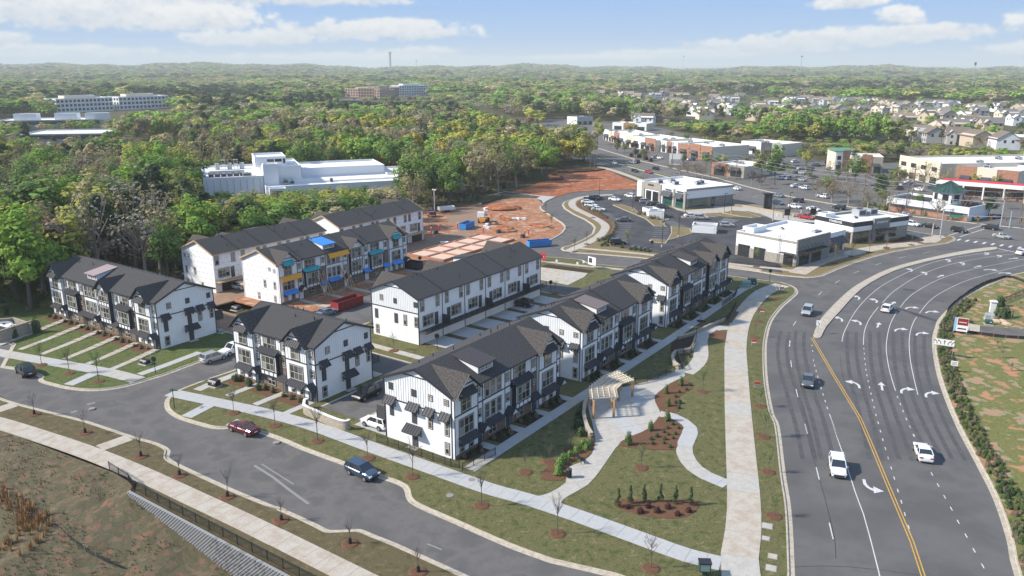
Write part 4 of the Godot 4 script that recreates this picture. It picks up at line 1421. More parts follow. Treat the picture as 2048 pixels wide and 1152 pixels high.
func unit_front(root: Node3D, roof: Node3D, kind: String, x: float, w: float, raw: bool, opts: Dictionary, k: int, bat: Array) -> void:
	var low: Material = opts.get("low_awning")
	var high: Material = opts.get("high_awning")
	var dm: Material = M.shutter if not opts.get("white_doors", false) else M.frame_white
	var fr: Material = M.frame
	var xn := x + w - 1.45              # the narrow strip with the door
	board(root, xn, 0.0, xn + 0.1, EAVE - 0.12)
	window(root, Vector3(xn + 0.35, 6.75, 0.0), 0.72, 1.1, 1, 0.0, fr)
	if kind != "3":
		window(root, Vector3(xn + 0.35, 3.8, 0.0), 0.72, 1.1, 1, 0.0, fr)
	door(root, Vector3(xn + 0.28, 0.05, 0.0), dm)
	if not raw:
		battens(bat, xn + 0.1, x + w - 0.08, 6.0, EAVE - 0.15, 0.0)
	if kind == "1" or kind == "4":
		var gw := 4.9 if kind == "1" else 3.7
		var gx := x - 0.02 if kind == "1" else x + 0.35
		var pr := 0.42 if kind == "1" else 0.62
		var rise := 2.25 if kind == "1" else 1.75
		var y0 := 0.0 if kind == "1" else 2.25
		part("gable_bay", face_mesh(PackedVector2Array([Vector2(gx, y0), Vector2(gx + gw, y0), Vector2(gx + gw, EAVE - 0.1), Vector2(gx + gw * 0.5, EAVE - 0.12 + rise), Vector2(gx, EAVE - 0.1)]), -3.0, pr, M.siding), root)
		var gr := part("gable_roof", gable_roof_mesh(gw + 0.84, rise + 0.38, -5.3 if kind == "1" else -4.4, pr + 0.5, 0.16, M.shingle_brown if opts.get("brown_gables", true) else M.shingle), roof, Vector3(gx - 0.42, EAVE - 0.32, 0))
		for s: float in [0.0, 1.0]:
			var f := Shape.new()
			f.bar(Vector3(gw * 0.5 + 0.42, rise + 0.28, pr + 0.52), Vector3((gw + 0.84) * s, -0.1, pr + 0.52), 0.06, 0.28, Vector3.BACK)
			f.surface(M.trim)
			part("fascia", f.mesh, gr)
		board(root, gx + gw * 0.2, EAVE + 0.75, gx + gw * 0.8, EAVE + 0.9, pr)
		for e: float in [gx, gx + gw - 0.12]:
			board(root, e, y0, e + 0.12, EAVE - 0.2, pr)
		if kind == "1":
			board(root, gx, 5.82, gx + gw, 5.99, pr)
			board(root, gx + gw, 5.82, x + w, 5.99)
			window(root, Vector3(gx + 1.45, 6.15, pr), 1.9, 2.0, 2, 0.0, fr)
			awning(root, Vector3(gx + 1.0, 9.25, pr), 2.8, 0.85, 0.85, high)
			window(root, Vector3(gx + 0.95, 2.95, pr), 2.9, 2.25, 3, 0.0, fr)
			awning(root, Vector3(gx + 0.75, 2.8, pr), 3.6, 0.9, 0.62, low)
			for e: float in [1.05, 2.95]:
				window(root, Vector3(gx + e, 0.68, pr), 0.85, 1.25, 1, 0.0, fr)
			part("brick_base", block_mesh(Vector3(0, 0, 0), Vector3(4.86, 0.6, 0.05), M.brick), root, Vector3(gx + 0.02, 0, pr))
			porch_roof(root, Vector3(xn + 0.75, 2.2, 0.0), M.awning)
			if not raw:
				battens(bat, gx + 0.12, gx + 1.35, 6.0, EAVE, pr)
				battens(bat, gx + 3.45, gx + gw - 0.12, 6.0, EAVE, pr)
				battens(bat, gx + 1.2, gx + 3.7, EAVE + 0.9, EAVE + 1.2, pr)
		else:
			# tall dark framed bay over two storeys
			for e: float in [gx - 0.03, gx + gw - 0.13]:
				part("bay_side", block_mesh(Vector3(0, 0, 0), Vector3(0.16, EAVE - 2.5, 0.72), M.trim), root, Vector3(e, 2.2, -0.04))
			for y: float in [2.2, 3.0, 5.45, 6.15]:
				board(root, gx, y, gx + gw, y + 0.12, pr)
			for e: float in [0.25, 0.5, 0.75]:
				board(root, gx + gw * e - 0.05, 2.3, gx + gw * e + 0.05, 3.0, pr)
				board(root, gx + gw * e - 0.05, 5.55, gx + gw * e + 0.05, 6.15, pr)
			window(root, Vector3(gx + 0.45, 6.35, pr), 2.8, 2.05, 3, 0.0, fr)
			window(root, Vector3(gx + 0.45, 3.2, pr), 2.8, 2.05, 3, 0.0, fr)
			part("brick_panel", block_mesh(Vector3(0, 0, 0), Vector3(4.9, 2.2, 0.05), M.brick), root, Vector3(x + 0.1, 0, 0))
			window(root, Vector3(x + 1.2, 0.55, 0.05), 1.75, 1.4, 2, 0.0, fr)
			awning(root, Vector3(xn - 0.6, 2.85, 0.05), 2.0, 1.0, 0.7, low)
			board(root, gx + gw, 5.82, x + w, 5.99)
	elif kind == "2":
		board(root, x + 0.08, 5.82, x + w - 0.08, 5.99)
		for e: float in [0.5, 1.85, 3.2]:
			window(root, Vector3(x + e, 6.15, 0.0), 0.92, 2.05, 1, 0.0, fr)
			window(root, Vector3(x + e, 3.1, 0.0), 0.92, 2.05, 1, 0.0, fr)
		part("brick_panel", block_mesh(Vector3(0, 0, 0), Vector3(snappedf(w - 1.55, 0.01), 2.2, 0.05), M.brick), root, Vector3(x + 0.09, 0, 0))
		window(root, Vector3(x + 1.1, 0.5, 0.05), 1.75, 1.45, 2, 0.0, fr)
		awning(root, Vector3(x + 0.4, 2.9, 0.0), 3.3, 0.9, 0.62, low)
		porch_roof(root, Vector3(xn + 0.75, 2.2, 0.0), M.awning)
		if not raw:
			battens(bat, x + 0.1, x + 0.45, 6.0, EAVE - 0.15, 0.0)
			battens(bat, x + 4.2, xn, 6.0, EAVE - 0.15, 0.0)
		# shed dormer
		var dx := x + 0.35
		var db := Shape.new()
		db.extrude_x(PackedVector2Array([Vector2(-1.0, 9.1), Vector2(-1.0, 10.25), Vector2(-4.3, 10.75), Vector2(-4.3, 9.1)]), dx, dx + 3.3)
		db.surface(M.siding)
		var dor := part("dormer", db.mesh, roof)
		var dr := Shape.new()
		dr.extrude_x(PackedVector2Array([Vector2(-0.55, 10.22), Vector2(-0.55, 10.36), Vector2(-5.2, 11.12), Vector2(-5.2, 10.98)]), dx - 0.25, dx + 3.55)
		dr.surface(opts.get("dormer_roof", M.awning))
		if not opts.has("dormer_roof"):
			for q in 9:
				var rx := dx - 0.2 + 3.7 * q / 8.0
				dr.bar(Vector3(rx, 10.39, -0.55), Vector3(rx, 11.15, -5.2), 0.09, 0.07)
			dr.surface(M.awning_rib)
		part("dormer_roof", dr.mesh, dor)
		for e: float in [0.35, 1.85]:
			window(roof, Vector3(dx + e, 9.55, -1.0), 1.1, 0.55, 1, 0.0, M.frame_white)
	else:
		window(root, Vector3(x + 0.7, 6.1, 0.0), 2.85, 2.1, 3, 0.0, fr)
		part("bay_window", block_mesh(Vector3(0, 0, -0.3), Vector3(3.9, 3.55, 0.62), M.siding), root, Vector3(x + 0.3, 2.2, 0))
		for e: float in [x + 0.27, x + 4.07]:
			part("bay_side", block_mesh(Vector3(0, 0, 0), Vector3(0.16, 3.6, 0.7), M.trim), root, Vector3(e, 2.18, -0.03))
		for y: float in [2.18, 2.9, 5.55]:
			board(root, x + 0.43, y, x + 4.07, y + 0.13, 0.62)
		for e: float in [1.2, 2.25, 3.3]:
			board(root, x + e - 0.05, 2.31, x + e + 0.05, 2.9, 0.62)
		window(root, Vector3(x + 0.8, 3.15, 0.62), 2.9, 2.25, 3, 0.0, fr)
		awning(root, Vector3(x + 0.05, 6.55, 0.0), 4.3, 1.0, 0.62, high)
		part("brick_panel", block_mesh(Vector3(0, 0, 0), Vector3(snappedf(w - 1.55, 0.01), 2.2, 0.05), M.brick), root, Vector3(x + 0.09, 0, 0))
		part("brick_panel", block_mesh(Vector3(0, 0, 0), Vector3(snappedf(w - 4.32, 0.01), 3.6, 0.05), M.brick), root, Vector3(x + 4.24, 2.2, 0))
		board(root, x + 4.2, 5.82, x + w - 0.08, 5.99)
		window(root, Vector3(xn + 0.38, 4.0, 0.05), 0.62, 0.95, 1, 0.0, fr)
		window(root, Vector3(x + 1.2, 0.5, 0.05), 1.75, 1.45, 2, 0.0, fr)
		awning(root, Vector3(x + 4.3, 2.85, 0.05), 2.1, 1.0, 0.7, low)
		if not raw:
			battens(bat, x + 0.1, x + 0.6, 6.0, EAVE - 0.15, 0.0)
			battens(bat, x + 3.65, xn, 6.0, EAVE - 0.15, 0.0)


func unit_rear(root: Node3D, x: float, w: float, wrapped: bool, mirrored: bool) -> void:
	var z := -DEPTH
	var m := func(a: float) -> float: return x + (w - a if mirrored else a)
	# seen from behind, a runs from the unit's far side
	var fr: Material = M.frame
	for a: float in [1.3, 5.5]:
		window(root, Vector3(m.call(a) + 0.45, 6.2, z), 0.9, 1.95, 1, PI, fr)
	window(root, Vector3(m.call(4.0) + 1.4, 3.25, z), 2.8, 1.9, 3, PI, fr)
	door(root, Vector3(m.call(1.75) + 0.47, 2.75, z), M.shutter, PI, 0.95, 2.4)
	part("garage_door", block_mesh(Vector3(0, 0, 0), Vector3(4.5, 2.15, 0.05), M.wrap if wrapped else M.frame_white), root, Vector3(m.call(3.9 if mirrored else 2.7) + 2.25, 0.02, z), PI)
	if wrapped:
		part("garage_opening", block_mesh(Vector3(0, 0, 0), Vector3(4.3, 2.05, 0.07), M.black), root, Vector3(m.call(3.9 if mirrored else 2.7) + 2.15, 0.02, z), PI)
	else:
		for y: float in [0.55, 1.08, 1.61]:
			part("garage_seam", block_mesh(Vector3(0, 0, 0), Vector3(4.5, 0.03, 0.06), M.batten), root, Vector3(m.call(3.9 if mirrored else 2.7) + 2.25, y, z), PI)
	var dk := part("deck", block_mesh(Vector3(0, 0, 0), Vector3(snappedf(w - 0.1, 0.01), 0.24, 1.75), M.raw_wood if wrapped else M.deck), root, Vector3(x + w - 0.05, 2.4, z), PI)
	if wrapped:
		return
	var rail := Shape.new()
	rail.box(Vector3(0, 1.0, 1.68), Vector3(w - 0.1, 1.06, 1.74))
	rail.box(Vector3(0, 0.32, 1.69), Vector3(w - 0.1, 0.36, 1.73))
	for k in 5:
		var px := (w - 0.2) * k / 4.0
		rail.box(Vector3(px, 0.24, 1.66), Vector3(px + 0.09, 1.1, 1.75))
	rail.surface(M.black)
	part("railing", rail.mesh, dk)
	var pk := Shape.new()
	for k in 40:
		var px := (w - 0.2) * (k + 0.5) / 40.0
		pk.box(Vector3(px, 0.36, 1.7), Vector3(px + 0.03, 1.0, 1.72))
	pk.surface(M.black)
	stuff(part("baluster", pk.mesh, dk))
	var scr := part("privacy_screen", block_mesh(Vector3(0, 0.24, 0.0), Vector3(0.05, 0.32, 1.7), M.deck), dk, Vector3(0.02 if mirrored else w - 0.2, 0, 0))
	for k in 10:
		part("slat", block_mesh(Vector3(0, 0, 0.0), Vector3(0.06, 0.135, 1.68), M.deck), scr, Vector3(0, 0.36 + 0.155 * k, 0))


func gable_end(root: Node3D, x: float, right: bool, kind: String, wrapped: bool, bat: Array) -> void:
	# d runs from the front corner to the back
	var turn := PI * 0.5 if right else -PI * 0.5
	var sx := 1.0 if right else -1.0
	var p := func(d: float, y: float, w: float) -> Vector3: return Vector3(x, y, -d if right else -d - w)
	if not wrapped:
		var slope := (RIDGE - EAVE) / (DEPTH * 0.5)
		var n := 27
		for k in range(1, n):
			var d := DEPTH * k / n
			var top := RIDGE - 0.25 - absf(d - DEPTH * 0.5) * slope
			bat.append([Vector3(x - 0.035, 6.0, -d - 0.03), Vector3(x + 0.035, minf(top, 9.85), -d + 0.03)])
		part("trim_board", block_mesh(Vector3(-0.055, 0, 0), Vector3(0.055, 0.17, DEPTH), M.trim), root, Vector3(x, 5.82, -DEPTH))
		part("trim_board", block_mesh(Vector3(-0.05, 0, 0), Vector3(0.05, 0.15, 5.2), M.trim), root, Vector3(x, 9.87, -DEPTH * 0.5 - 2.6))
	if kind == "plain":
		window(root, p.call(1.6, 7.2, 0.7), 0.7, 0.8, 1, turn)
		window(root, p.call(8.0, 3.4, 0.7), 0.7, 1.8, 1, turn)
		return
	if kind == "wrap":
		for q: Array in [[2.2, 7.1, 0.55, 0.6], [0.7, 6.9, 0.5, 0.6], [4.0, 3.3, 0.6, 1.5], [0.8, 3.3, 0.6, 1.5], [1.0, 0.5, 0.6, 1.3], [6.3, 0.4, 0.6, 1.3]]:
			window(root, p.call(q[0], q[1], q[2]), q[2], q[3], 1, turn, M.frame_white)
		return
	# [d, y, w, h, window?]
	var list: Array = []
	var awn: Array = []
	if kind == "west":
		list = [[9.8, 7.2, 0.8, 1.0, 0], [5.75, 7.15, 0.85, 1.0, 0], [3.05, 7.3, 0.66, 0.7, 1], [0.45, 7.3, 0.66, 0.7, 1], [9.85, 3.5, 0.7, 1.75, 0], [5.8, 3.4, 0.85, 1.85, 0], [3.2, 3.42, 0.62, 1.85, 1], [0.45, 3.15, 0.62, 1.85, 1], [0.45, 0.6, 0.66, 1.55, 1]]
		awn = [[9.4, 1.75], [5.3, 1.85], [2.75, 1.5], [0.15, 1.5]]
	elif kind == "east":
		list = [[2.1, 7.05, 0.75, 0.95, 1], [5.7, 7.1, 0.85, 1.0, 0], [10.0, 7.1, 0.8, 1.0, 0], [1.1, 3.0, 0.85, 2.2, 0], [5.75, 3.0, 0.85, 2.3, 0], [8.0, 3.3, 0.66, 1.9, 1], [10.4, 3.3, 0.62, 1.8, 1], [1.1, 0.5, 0.8, 1.6, 1]]
		awn = [[0.7, 1.6], [5.3, 1.75], [7.6, 1.45], [9.95, 1.35]]
	else:
		list = [[2.2, 7.1, 0.7, 0.95, 1], [5.5, 6.95, 0.85, 1.0, 0], [10.35, 7.0, 0.85, 1.0, 0], [0.75, 3.4, 0.8, 1.8, 0], [5.6, 3.3, 0.85, 1.85, 0], [7.9, 3.3, 0.66, 1.85, 1], [10.5, 3.4, 0.62, 1.75, 1], [0.9, 0.55, 0.7, 1.55, 1]]
	for q: Array in list:
		if q[4]:
			window(root, p.call(q[0], q[1], q[2]), q[2], q[3], 1, turn)
		else:
			part("blind_shutter", block_mesh(Vector3(0, 0, 0), Vector3(q[2], q[3], 0.06), M.shutter), root, p.call(q[0], q[1], q[2]), turn)
	for q: Array in awn:
		awning(root, p.call(q[0], 6.3, q[1]), q[1], 0.85, 0.85, null, turn)
	if kind != "rear":
		door(root, p.call(5.75, 0.1, 0.95), M.shutter, turn)
		awning(root, p.call(5.0, 3.15, 2.6), 2.6, 1.1, 0.8, null, turn)
		part("door_step", block_mesh(Vector3(-0.4, 0, 0), Vector3(1.3, 0.14, 1.0), M.concrete), root, p.call(5.75, 0.0, 0.95), turn)


func build_town() -> void:
	var east := PI * 0.5
	var west := -PI * 0.5
	townhouse_row("white six-unit townhouse row with front lawns and stepping slabs, backed by the woods", W(-162.3, 72.4), 0.0, "132431", 6.05, {"right_end": "east", "dormer_roof": plain(0.30, 0.23, 0.22, 0.6)})
	townhouse_row("white three-unit townhouse row on the street corner by the curved white wall", W(-104.4, 72.7), 0.0, "131", 6.13, {"right_end": "east", "brown_gables": true})
	townhouse_row("white four-unit townhouse row nearest the street, striped metal dormer roof, fenced gable end", W(-58.4, 70.3), east, "1231", 6.4, {"left_end": "west"})
	townhouse_row("white four-unit townhouse row behind the timber pergola, brown striped dormer", W(-58.4, 101.9), east, "1231", 6.45, {"left_end": "west", "seams": [1, 2], "dormer_roof": plain(0.17, 0.13, 0.12, 0.6)})
	townhouse_row("white five-unit townhouse row nearest the grey block shop, brown shingled dormer", W(-58.8, 134.7), east, "13241", 6.5, {"left_end": "west", "seams": [1, 2, 3], "dormer_roof": M.shingle_brown})
	townhouse_row("white townhouse row showing its rear with dark balconies, garage doors and driveways", W(-101.7, 139.6), west, "132431", 6.57, {"right_end": "rear", "seams": [2, 3, 5], "flip_rear": 1})
	var e := townhouse_row("unfinished townhouse row with blue tarped awnings and dormer, house wrap on its gable end", W(-130.7, 102.3), east, "132431", 6.52, {"left_end": "wrap", "wrap": true, "raw_front": true, "low_awning": M.tarp, "high_awning": M.teal_tarp, "dormer_roof": M.tarp, "seams": [1, 2, 3, 4], "white_doors": true})
	townhouse_row("long house-wrapped townhouse shell with dark roof behind the tarped row", W(-161.0, 132.4), west, "13241", 6.4, {"right_end": "wrap", "wrap": true, "seams": [1, 2, 3, 4], "white_doors": true})
	townhouse_row("farther house-wrapped townhouse shell beside the parked white dump trailer", W(-161.0, 169.1), west, "13231", 6.38, {"right_end": "wrap", "wrap": true, "seams": [1, 3], "white_doors": true})
	# the unfinished front: siding over the wrap, netting on two units
	for k in 6:
		part("siding_panel", block_mesh(Vector3(0.1, 2.25, 0.0), Vector3(6.42, 8.65, 0.025), M.siding), e, Vector3(6.52 * k, 0, 0))
	for q: Array in [[0.2, 5.75, 5.3], [13.3, 8.25, 5.9]]:
		part("safety_net", awning_mesh(q[2], 0.5, 0.9, M.yellow_net, false), e, Vector3(q[0], q[1] + 0.3, 0.75))
	lumber()


func lumber() -> void:
	var r := rng(6)
	for k in 7:
		var s := 112.0 + 0.8 * k + (4.0 if k > 3 else 0.0)
		var b := Shape.new()
		b.bar(Vector3.ZERO, Vector3(-2.6, 4.4 + r.randf(), r.randf_range(-0.4, 0.4)), 0.12, 0.22)
		b.surface(M.raw_wood)
		single("plank", ["first", "second", "third", "fourth", "fifth", "sixth", "seventh"][k] + " plank from the left leaning against the unfinished tarped row", "plank", b.mesh, W(-127.6, s, 0.1), 0.0, "planks leaning on the unfinished row")

# ---------------------------------------------------------------- shops, warehouse, offices, houses

var footprints: Array[PackedVector2Array] = []


func lettering(parent: Node3D, text: String, at: Vector3, size: float, m: Material, turn := 0.0, called := "sign_lettering") -> void:
	var t := TextMesh.new()
	var f := SystemFont.new()
	f.font_names = PackedStringArray(["Droid Sans"])
	f.font_weight = 700
	t.font = f
	t.text = text
	t.font_size = 32
	t.pixel_size = size / 24.0
	t.depth = 0.06
	t.material = m
	part(called, t, parent, at, turn)


func frame_at(a: Vector2, b: Vector2) -> Array:
	# origin at the plan point a, local x towards b, local z out of the face (to the right of a->b seen from above is +z)
	var d := (b - a).normalized()
	var turn := atan2(d.y, d.x)
	return [W(a.x, a.y), turn, a.distance_to(b)]


# a flat-roofed box: local x along its front, front face at z = 0, depth behind
func hall(called: String, label: String, category: String, a: Vector2, b: Vector2, depth: float, h: float, wall: Material, roof: Material, group := "") -> Array:
	var f := frame_at(a, b)
	var root := thing(called, label, category, f[0], f[1], group)
	var l: float = f[2]
	var d := (b - a).normalized()
	var back := Vector2(-d.y, d.x)
	footprints.append(PackedVector2Array([a - d * 5.0 - back * 5.0, b + d * 5.0 - back * 5.0, b + d * 5.0 + back * (depth + 4.0), a - d * 5.0 + back * (depth + 4.0)]))
	hall_part(root, 0.0, l, 0.0, -depth, 0.0, h, wall, roof)
	return [root, l]


func hall_part(root: Node3D, x0: float, x1: float, z1: float, z0: float, y0: float, h: float, wall: Material, roof: Material, lip := 0.7) -> void:
	var s := Shape.new()
	s.box(Vector3(x0, y0, z0), Vector3(x1, h - lip, z1))
	s.surface(wall)
	part("wall", s.mesh, root)
	part("roof", block_mesh(Vector3(0.25, 0, 0.25), Vector3(snappedf(x1 - x0 - 0.25, 0.01), 0.06, snappedf(z1 - z0 - 0.25, 0.01)), roof), root, Vector3(x0, h - lip + 0.003, z0))
	var p := Shape.new()
	p.box(Vector3(x0, h - lip, z0), Vector3(x1, h, z0 + 0.3))
	p.box(Vector3(x0, h - lip, z1 - 0.3), Vector3(x1, h, z1))
	p.box(Vector3(x0, h - lip, z0 + 0.3), Vector3(x0 + 0.3, h, z1 - 0.3))
	p.box(Vector3(x1 - 0.3, h - lip, z0 + 0.3), Vector3(x1, h, z1 - 0.3))
	p.surface(wall)
	part("parapet", p.mesh, root)
	var c := Shape.new()
	c.box(Vector3(x0 - 0.06, h, z1 - 0.32), Vector3(x1 + 0.06, h + 0.08, z1 + 0.06))
	c.box(Vector3(x0 - 0.06, h, z0 - 0.06), Vector3(x1 + 0.06, h + 0.08, z0 + 0.32))
	c.box(Vector3(x0 - 0.06, h, z0 + 0.32), Vector3(x0 + 0.32, h + 0.08, z1 - 0.32))
	c.box(Vector3(x1 - 0.32, h, z0 + 0.32), Vector3(x1 + 0.06, h + 0.08, z1 - 0.32))
	c.surface(M.white_metal)
	part("coping", c.mesh, root)


func slab_on(root: Node3D, called: String, x0: float, y0: float, x1: float, y1: float, m: Material, proud := 0.08, z := 0.0, turn := 0.0, sub: Node = null) -> MeshInstance3D:
	return part(called, block_mesh(Vector3(0, 0, -0.02), Vector3(snappedf(x1 - x0, 0.01), snappedf(y1 - y0, 0.01), proud), m), sub if sub else root, Vector3(x0, y0, z), turn)


func shopfront(root: Node3D, x0: float, y0: float, x1: float, y1: float, panes: int, m: Material, z := 0.0) -> void:
	# glazing in a dark frame on the face at z
	var fr := slab_on(root, "shop_window", x0, y0, x1, y1, M.black, 0.04, z)
	var w := (x1 - x0) / panes
	for k in panes:
		part("pane", block_mesh(Vector3(0.06, 0.08, 0.0), Vector3(snappedf(w, 0.01) - 0.06, snappedf(y1 - y0, 0.01) - 0.08, 0.055), m), fr, Vector3(w * k, 0, 0))


func roof_unit(root: Node3D, x: float, y: float, z: float, w := 2.2, d := 1.6, h := 1.3) -> void:
	var u := part("roof_unit", block_mesh(Vector3(-w * 0.5, 0, -d * 0.5), Vector3(w * 0.5, h, d * 0.5), M.galv), root, Vector3(x, y, z))
	var f := Shape.new()
	f.tube(Vector3(0, h, 0), Vector3(0, h + 0.14, 0), minf(w, d) * 0.33, minf(w, d) * 0.33, 12)
	f.surface(M.black)
	part("fan", f.mesh, u)
	part("grille", block_mesh(Vector3(-w * 0.4, h * 0.2, d * 0.5), Vector3(w * 0.4, h * 0.8, d * 0.5 + 0.03), M.shutter), u)


func sloped_awning(root: Node3D, x: float, y: float, w: float, m: Material, z := 0.0) -> void:
	part("awning", awning_mesh(w, 1.5, 1.7, m, false), root, Vector3(x, y, z))


func build_retail() -> void:
	# white corner shop building by the highway
	var a := Vector2(-107.9, 259.5)
	var dir_r := (Vector2(-98.9, 278.3) - a).normalized()
	var b := a + dir_r * 22.0
	var q := hall("shop_building", "white shop building with dark awnings beside the curved car park, highway behind", "shop", a, b, 27.0, 7.0, M.panel_white, M.roof_white)
	var root: Node3D = q[0]
	var l: float = q[1]
	slab_on(root, "block_base", 0.1, 0.0, l - 0.1, 3.6, M.grey_block, 0.12)
	shopfront(root, 1.2, 0.5, 9.8, 3.3, 7, M.glass_green, 0.12)
	shopfront(root, 11.6, 0.2, 13.4, 3.3, 1, M.glass, 0.12)
	slab_on(root, "wall_band", -0.05, 6.3, l + 0.05, 7.0, M.stone, 0.16)
	# its entrance face turned to the car park (towards -x)
	var fr := Node3D.new()
	fr.name = "entrance_front"
	fr.rotation.y = -PI * 0.5
	root.add_child(fr)
	# local x of this face runs from the back (-27) to the front (0)
	for e: Array in [[-26.8, -24.2, 6.6, M.panel_white], [-24.0, -22.6, 6.9, M.stone], [-14.4, -13.2, 6.9, M.stone], [-6.6, -5.8, 6.4, M.stone], [-1.0, 0.0, 6.2, M.stone]]:
		slab_on(root, "pier", e[0], 0, e[1], e[2], e[3], 0.35, 0.0, 0.0, fr)
	slab_on(root, "sign_panel", -22.6, 4.6, -14.4, 7.3, M.stone, 0.3, 0.0, 0.0, fr)
	for e: Array in [[-21.8, -18.8], [-18.0, -14.9]]:
		slab_on(root, "shop_window", e[0], 0.1, e[1], 4.0, M.glass, 0.1, 0.0, 0.0, fr)
	for e: Array in [[-12.4, -7.2], [-5.4, -1.4]]:
		slab_on(root, "shop_window", e[0], 0.1, e[1], 3.5, M.glass_green, 0.1, 0.0, 0.0, fr)
		part("awning", awning_mesh(e[1] - e[0], 1.5, 1.7, M.shutter, false), fr, Vector3(e[0], 5.2, 0.05))
	for e: Array in [[-20.5, 5.9, 0.6], [-11.0, 5.6, 0.3], [-4.8, 5.6, 0.3]]:
		slab_on(root, "shop_sign", e[0], e[1], e[0] + 3.2, e[1] + e[2], M.shutter if e[2] > 0.5 else M.green_metal, 0.42, 0.0, 0.0, fr)
	for e: Array in [[4.5, -20.0], [9.5, -19.0], [14.0, -10.0], [17.0, -11.5], [7.0, -14.0]]:
		roof_unit(root, e[0], 6.36, e[1])
	# large shop with the long white roof
	a = Vector2(-52.4, 197.2)
	b = Vector2(-46.2, 219.8)
	q = hall("shop_building", "large grey block and white shop with flat white roof on the main road bend", "shop", a, b, 17.5, 6.4, M.panel_white, M.roof_white)
	root = q[0]
	l = q[1]
	slab_on(root, "block_front", -0.1, 0.0, 15.2, 6.9, M.grey_block, 0.35)
	slab_on(root, "block_base", 15.4, 0.0, l, 1.2, M.stone, 0.25)
	shopfront(root, 1.0, 0.1, 5.6, 3.5, 4, M.glass, 0.35)
	shopfront(root, 6.8, 0.1, 11.4, 3.5, 4, M.glass, 0.35)
	part("canopy", block_mesh(Vector3(0, 0, 0), Vector3(11.6, 0.16, 1.5), M.black), root, Vector3(0.4, 3.75, 0.35))
	for k in 7:
		var rod := Shape.new()
		rod.bar(Vector3(0.8 + 1.75 * k, 5.0, 0.35), Vector3(0.8 + 1.75 * k, 3.9, 1.75), 0.06, 0.06)
		rod.surface(M.black)
		part("tie_rod", rod.mesh, root)
	for e: float in [16.0, 19.6]:
		shopfront(root, e, 0.1, e + 2.9, 3.4, 2, M.glass, 0.02)
		sloped_awning(root, e - 0.1, 5.2, 3.1, M.shutter)
	var side := Node3D.new()
	side.name = "street_front"
	side.rotation.y = -PI * 0.5
	root.add_child(side)
	slab_on(root, "stone_base", -17.4, 0.0, 0.0, 2.6, M.stone, 0.2, 0.0, 0.0, side)
	slab_on(root, "wall_band", -17.5, 5.9, 0.05, 6.4, M.stone, 0.14, 0.0, 0.0, side)
	for e: Array in [[-16.6, -13.2, 2], [-11.8, -8.6, 2]]:
		var sw := slab_on(root, "shop_window", e[0], 0.1, e[1], 3.2, M.black, 0.26, 0.0, 0.0, side)
		for k in 3:
			part("pane", block_mesh(Vector3(0.06, 0.1, 0.0), Vector3(1.0, 2.95, 0.29), M.glass), sw, Vector3(1.1 * k, 0, 0))
	slab_on(root, "shop_window", -3.2, 0.1, -0.6, 2.9, M.glass, 0.28, 0.0, 0.0, side)
	part("canopy", block_mesh(Vector3(0, 0, 0), Vector3(3.6, 0.16, 1.4), M.black), side, Vector3(-3.7, 3.2, 0.2))
	var lad := Shape.new()
	for x: float in [0.0, 0.5]:
		lad.bar(Vector3(x, 0.6, 0.35), Vector3(x, 7.4, 0.35), 0.07, 0.07, Vector3.BACK)
	for k in 18:
		lad.bar(Vector3(0, 0.9 + 0.36 * k, 0.35), Vector3(0.5, 0.9 + 0.36 * k, 0.35), 0.05, 0.05)
	for y: float in [6.9, 7.4]:
		lad.bar(Vector3(-3.0, y, -0.3), Vector3(1.2, y, -0.3), 0.05, 0.05)
	for k in 5:
		lad.bar(Vector3(-3.0 + 1.05 * k, 6.4, -0.3), Vector3(-3.0 + 1.05 * k, 7.4, -0.3), 0.05, 0.05, Vector3.BACK)
	lad.surface(M.galv)
	part("ladder", lad.mesh, side, Vector3(-5.0, 0, 0))
	hall_part(root, 3.0, 9.0, -14.5, -17.8, 0.0, 7.2, M.panel_white, M.roof_white)
	roof_unit(root, 17.5, 5.76, -5.0, 3.4, 1.2, 0.5)
	roof_unit(root, 14.0, 5.76, -13.0, 1.0, 0.8, 0.4)
	# coffee shop with black fascia
	a = Vector2(-47.0, 232.5)
	b = Vector2(-36.4, 252.9)
	q = hall("coffee_shop", "coffee shop with black and white fascia bands, STARBUCKS lettering and roof units", "coffee shop", a, b, 13.5, 6.2, M.stone, M.roof_white)
	root = q[0]
	l = q[1]
	slab_on(root, "white_band", -0.05, 3.6, l + 0.05, 4.9, M.siding, 0.14)
	slab_on(root, "black_band", -0.06, 4.95, l + 0.06, 6.2, M.trim, 0.16)
	slab_on(root, "entrance_pier", 7.6, 0.0, 14.2, 6.7, M.grey_block, 0.7)
	shopfront(root, 0.5, 0.2, 6.8, 3.4, 6, M.glass, 0.02)
	shopfront(root, 8.8, 0.1, 12.4, 3.2, 4, M.glass, 0.7)
	slab_on(root, "entrance_canopy", 8.2, 3.4, 13.0, 3.65, M.black, 2.2)
	shopfront(root, 15.0, 0.8, 18.2, 3.4, 2, M.glass, 0.02)
	lettering(root, "STARBUCKS", Vector3(10.9, 5.6, 0.72), 0.62, M.sign_white)
	side = Node3D.new()
	side.name = "side_front"
	side.rotation.y = -PI * 0.5
	root.add_child(side)
	slab_on(root, "white_band", -13.4, 3.6, -0.1, 4.9, M.siding, 0.13, 0.0, 0.0, side)
	slab_on(root, "black_band", -13.45, 4.95, 0.0, 6.2, M.trim, 0.15, 0.0, 0.0, side)
	slab_on(root, "shop_window", -3.2, 0.2, -0.6, 3.3, M.glass, 0.1, 0.0, 0.0, side)
	lettering(side, "STARBUCKS", Vector3(-6.0, 5.58, 0.17), 0.62, M.sign_white)
	roof_unit(root, 13.5, 5.56, -9.5, 3.2, 2.6, 2.0)
	roof_unit(root, 17.8, 5.56, -9.0, 3.2, 2.6, 2.0)
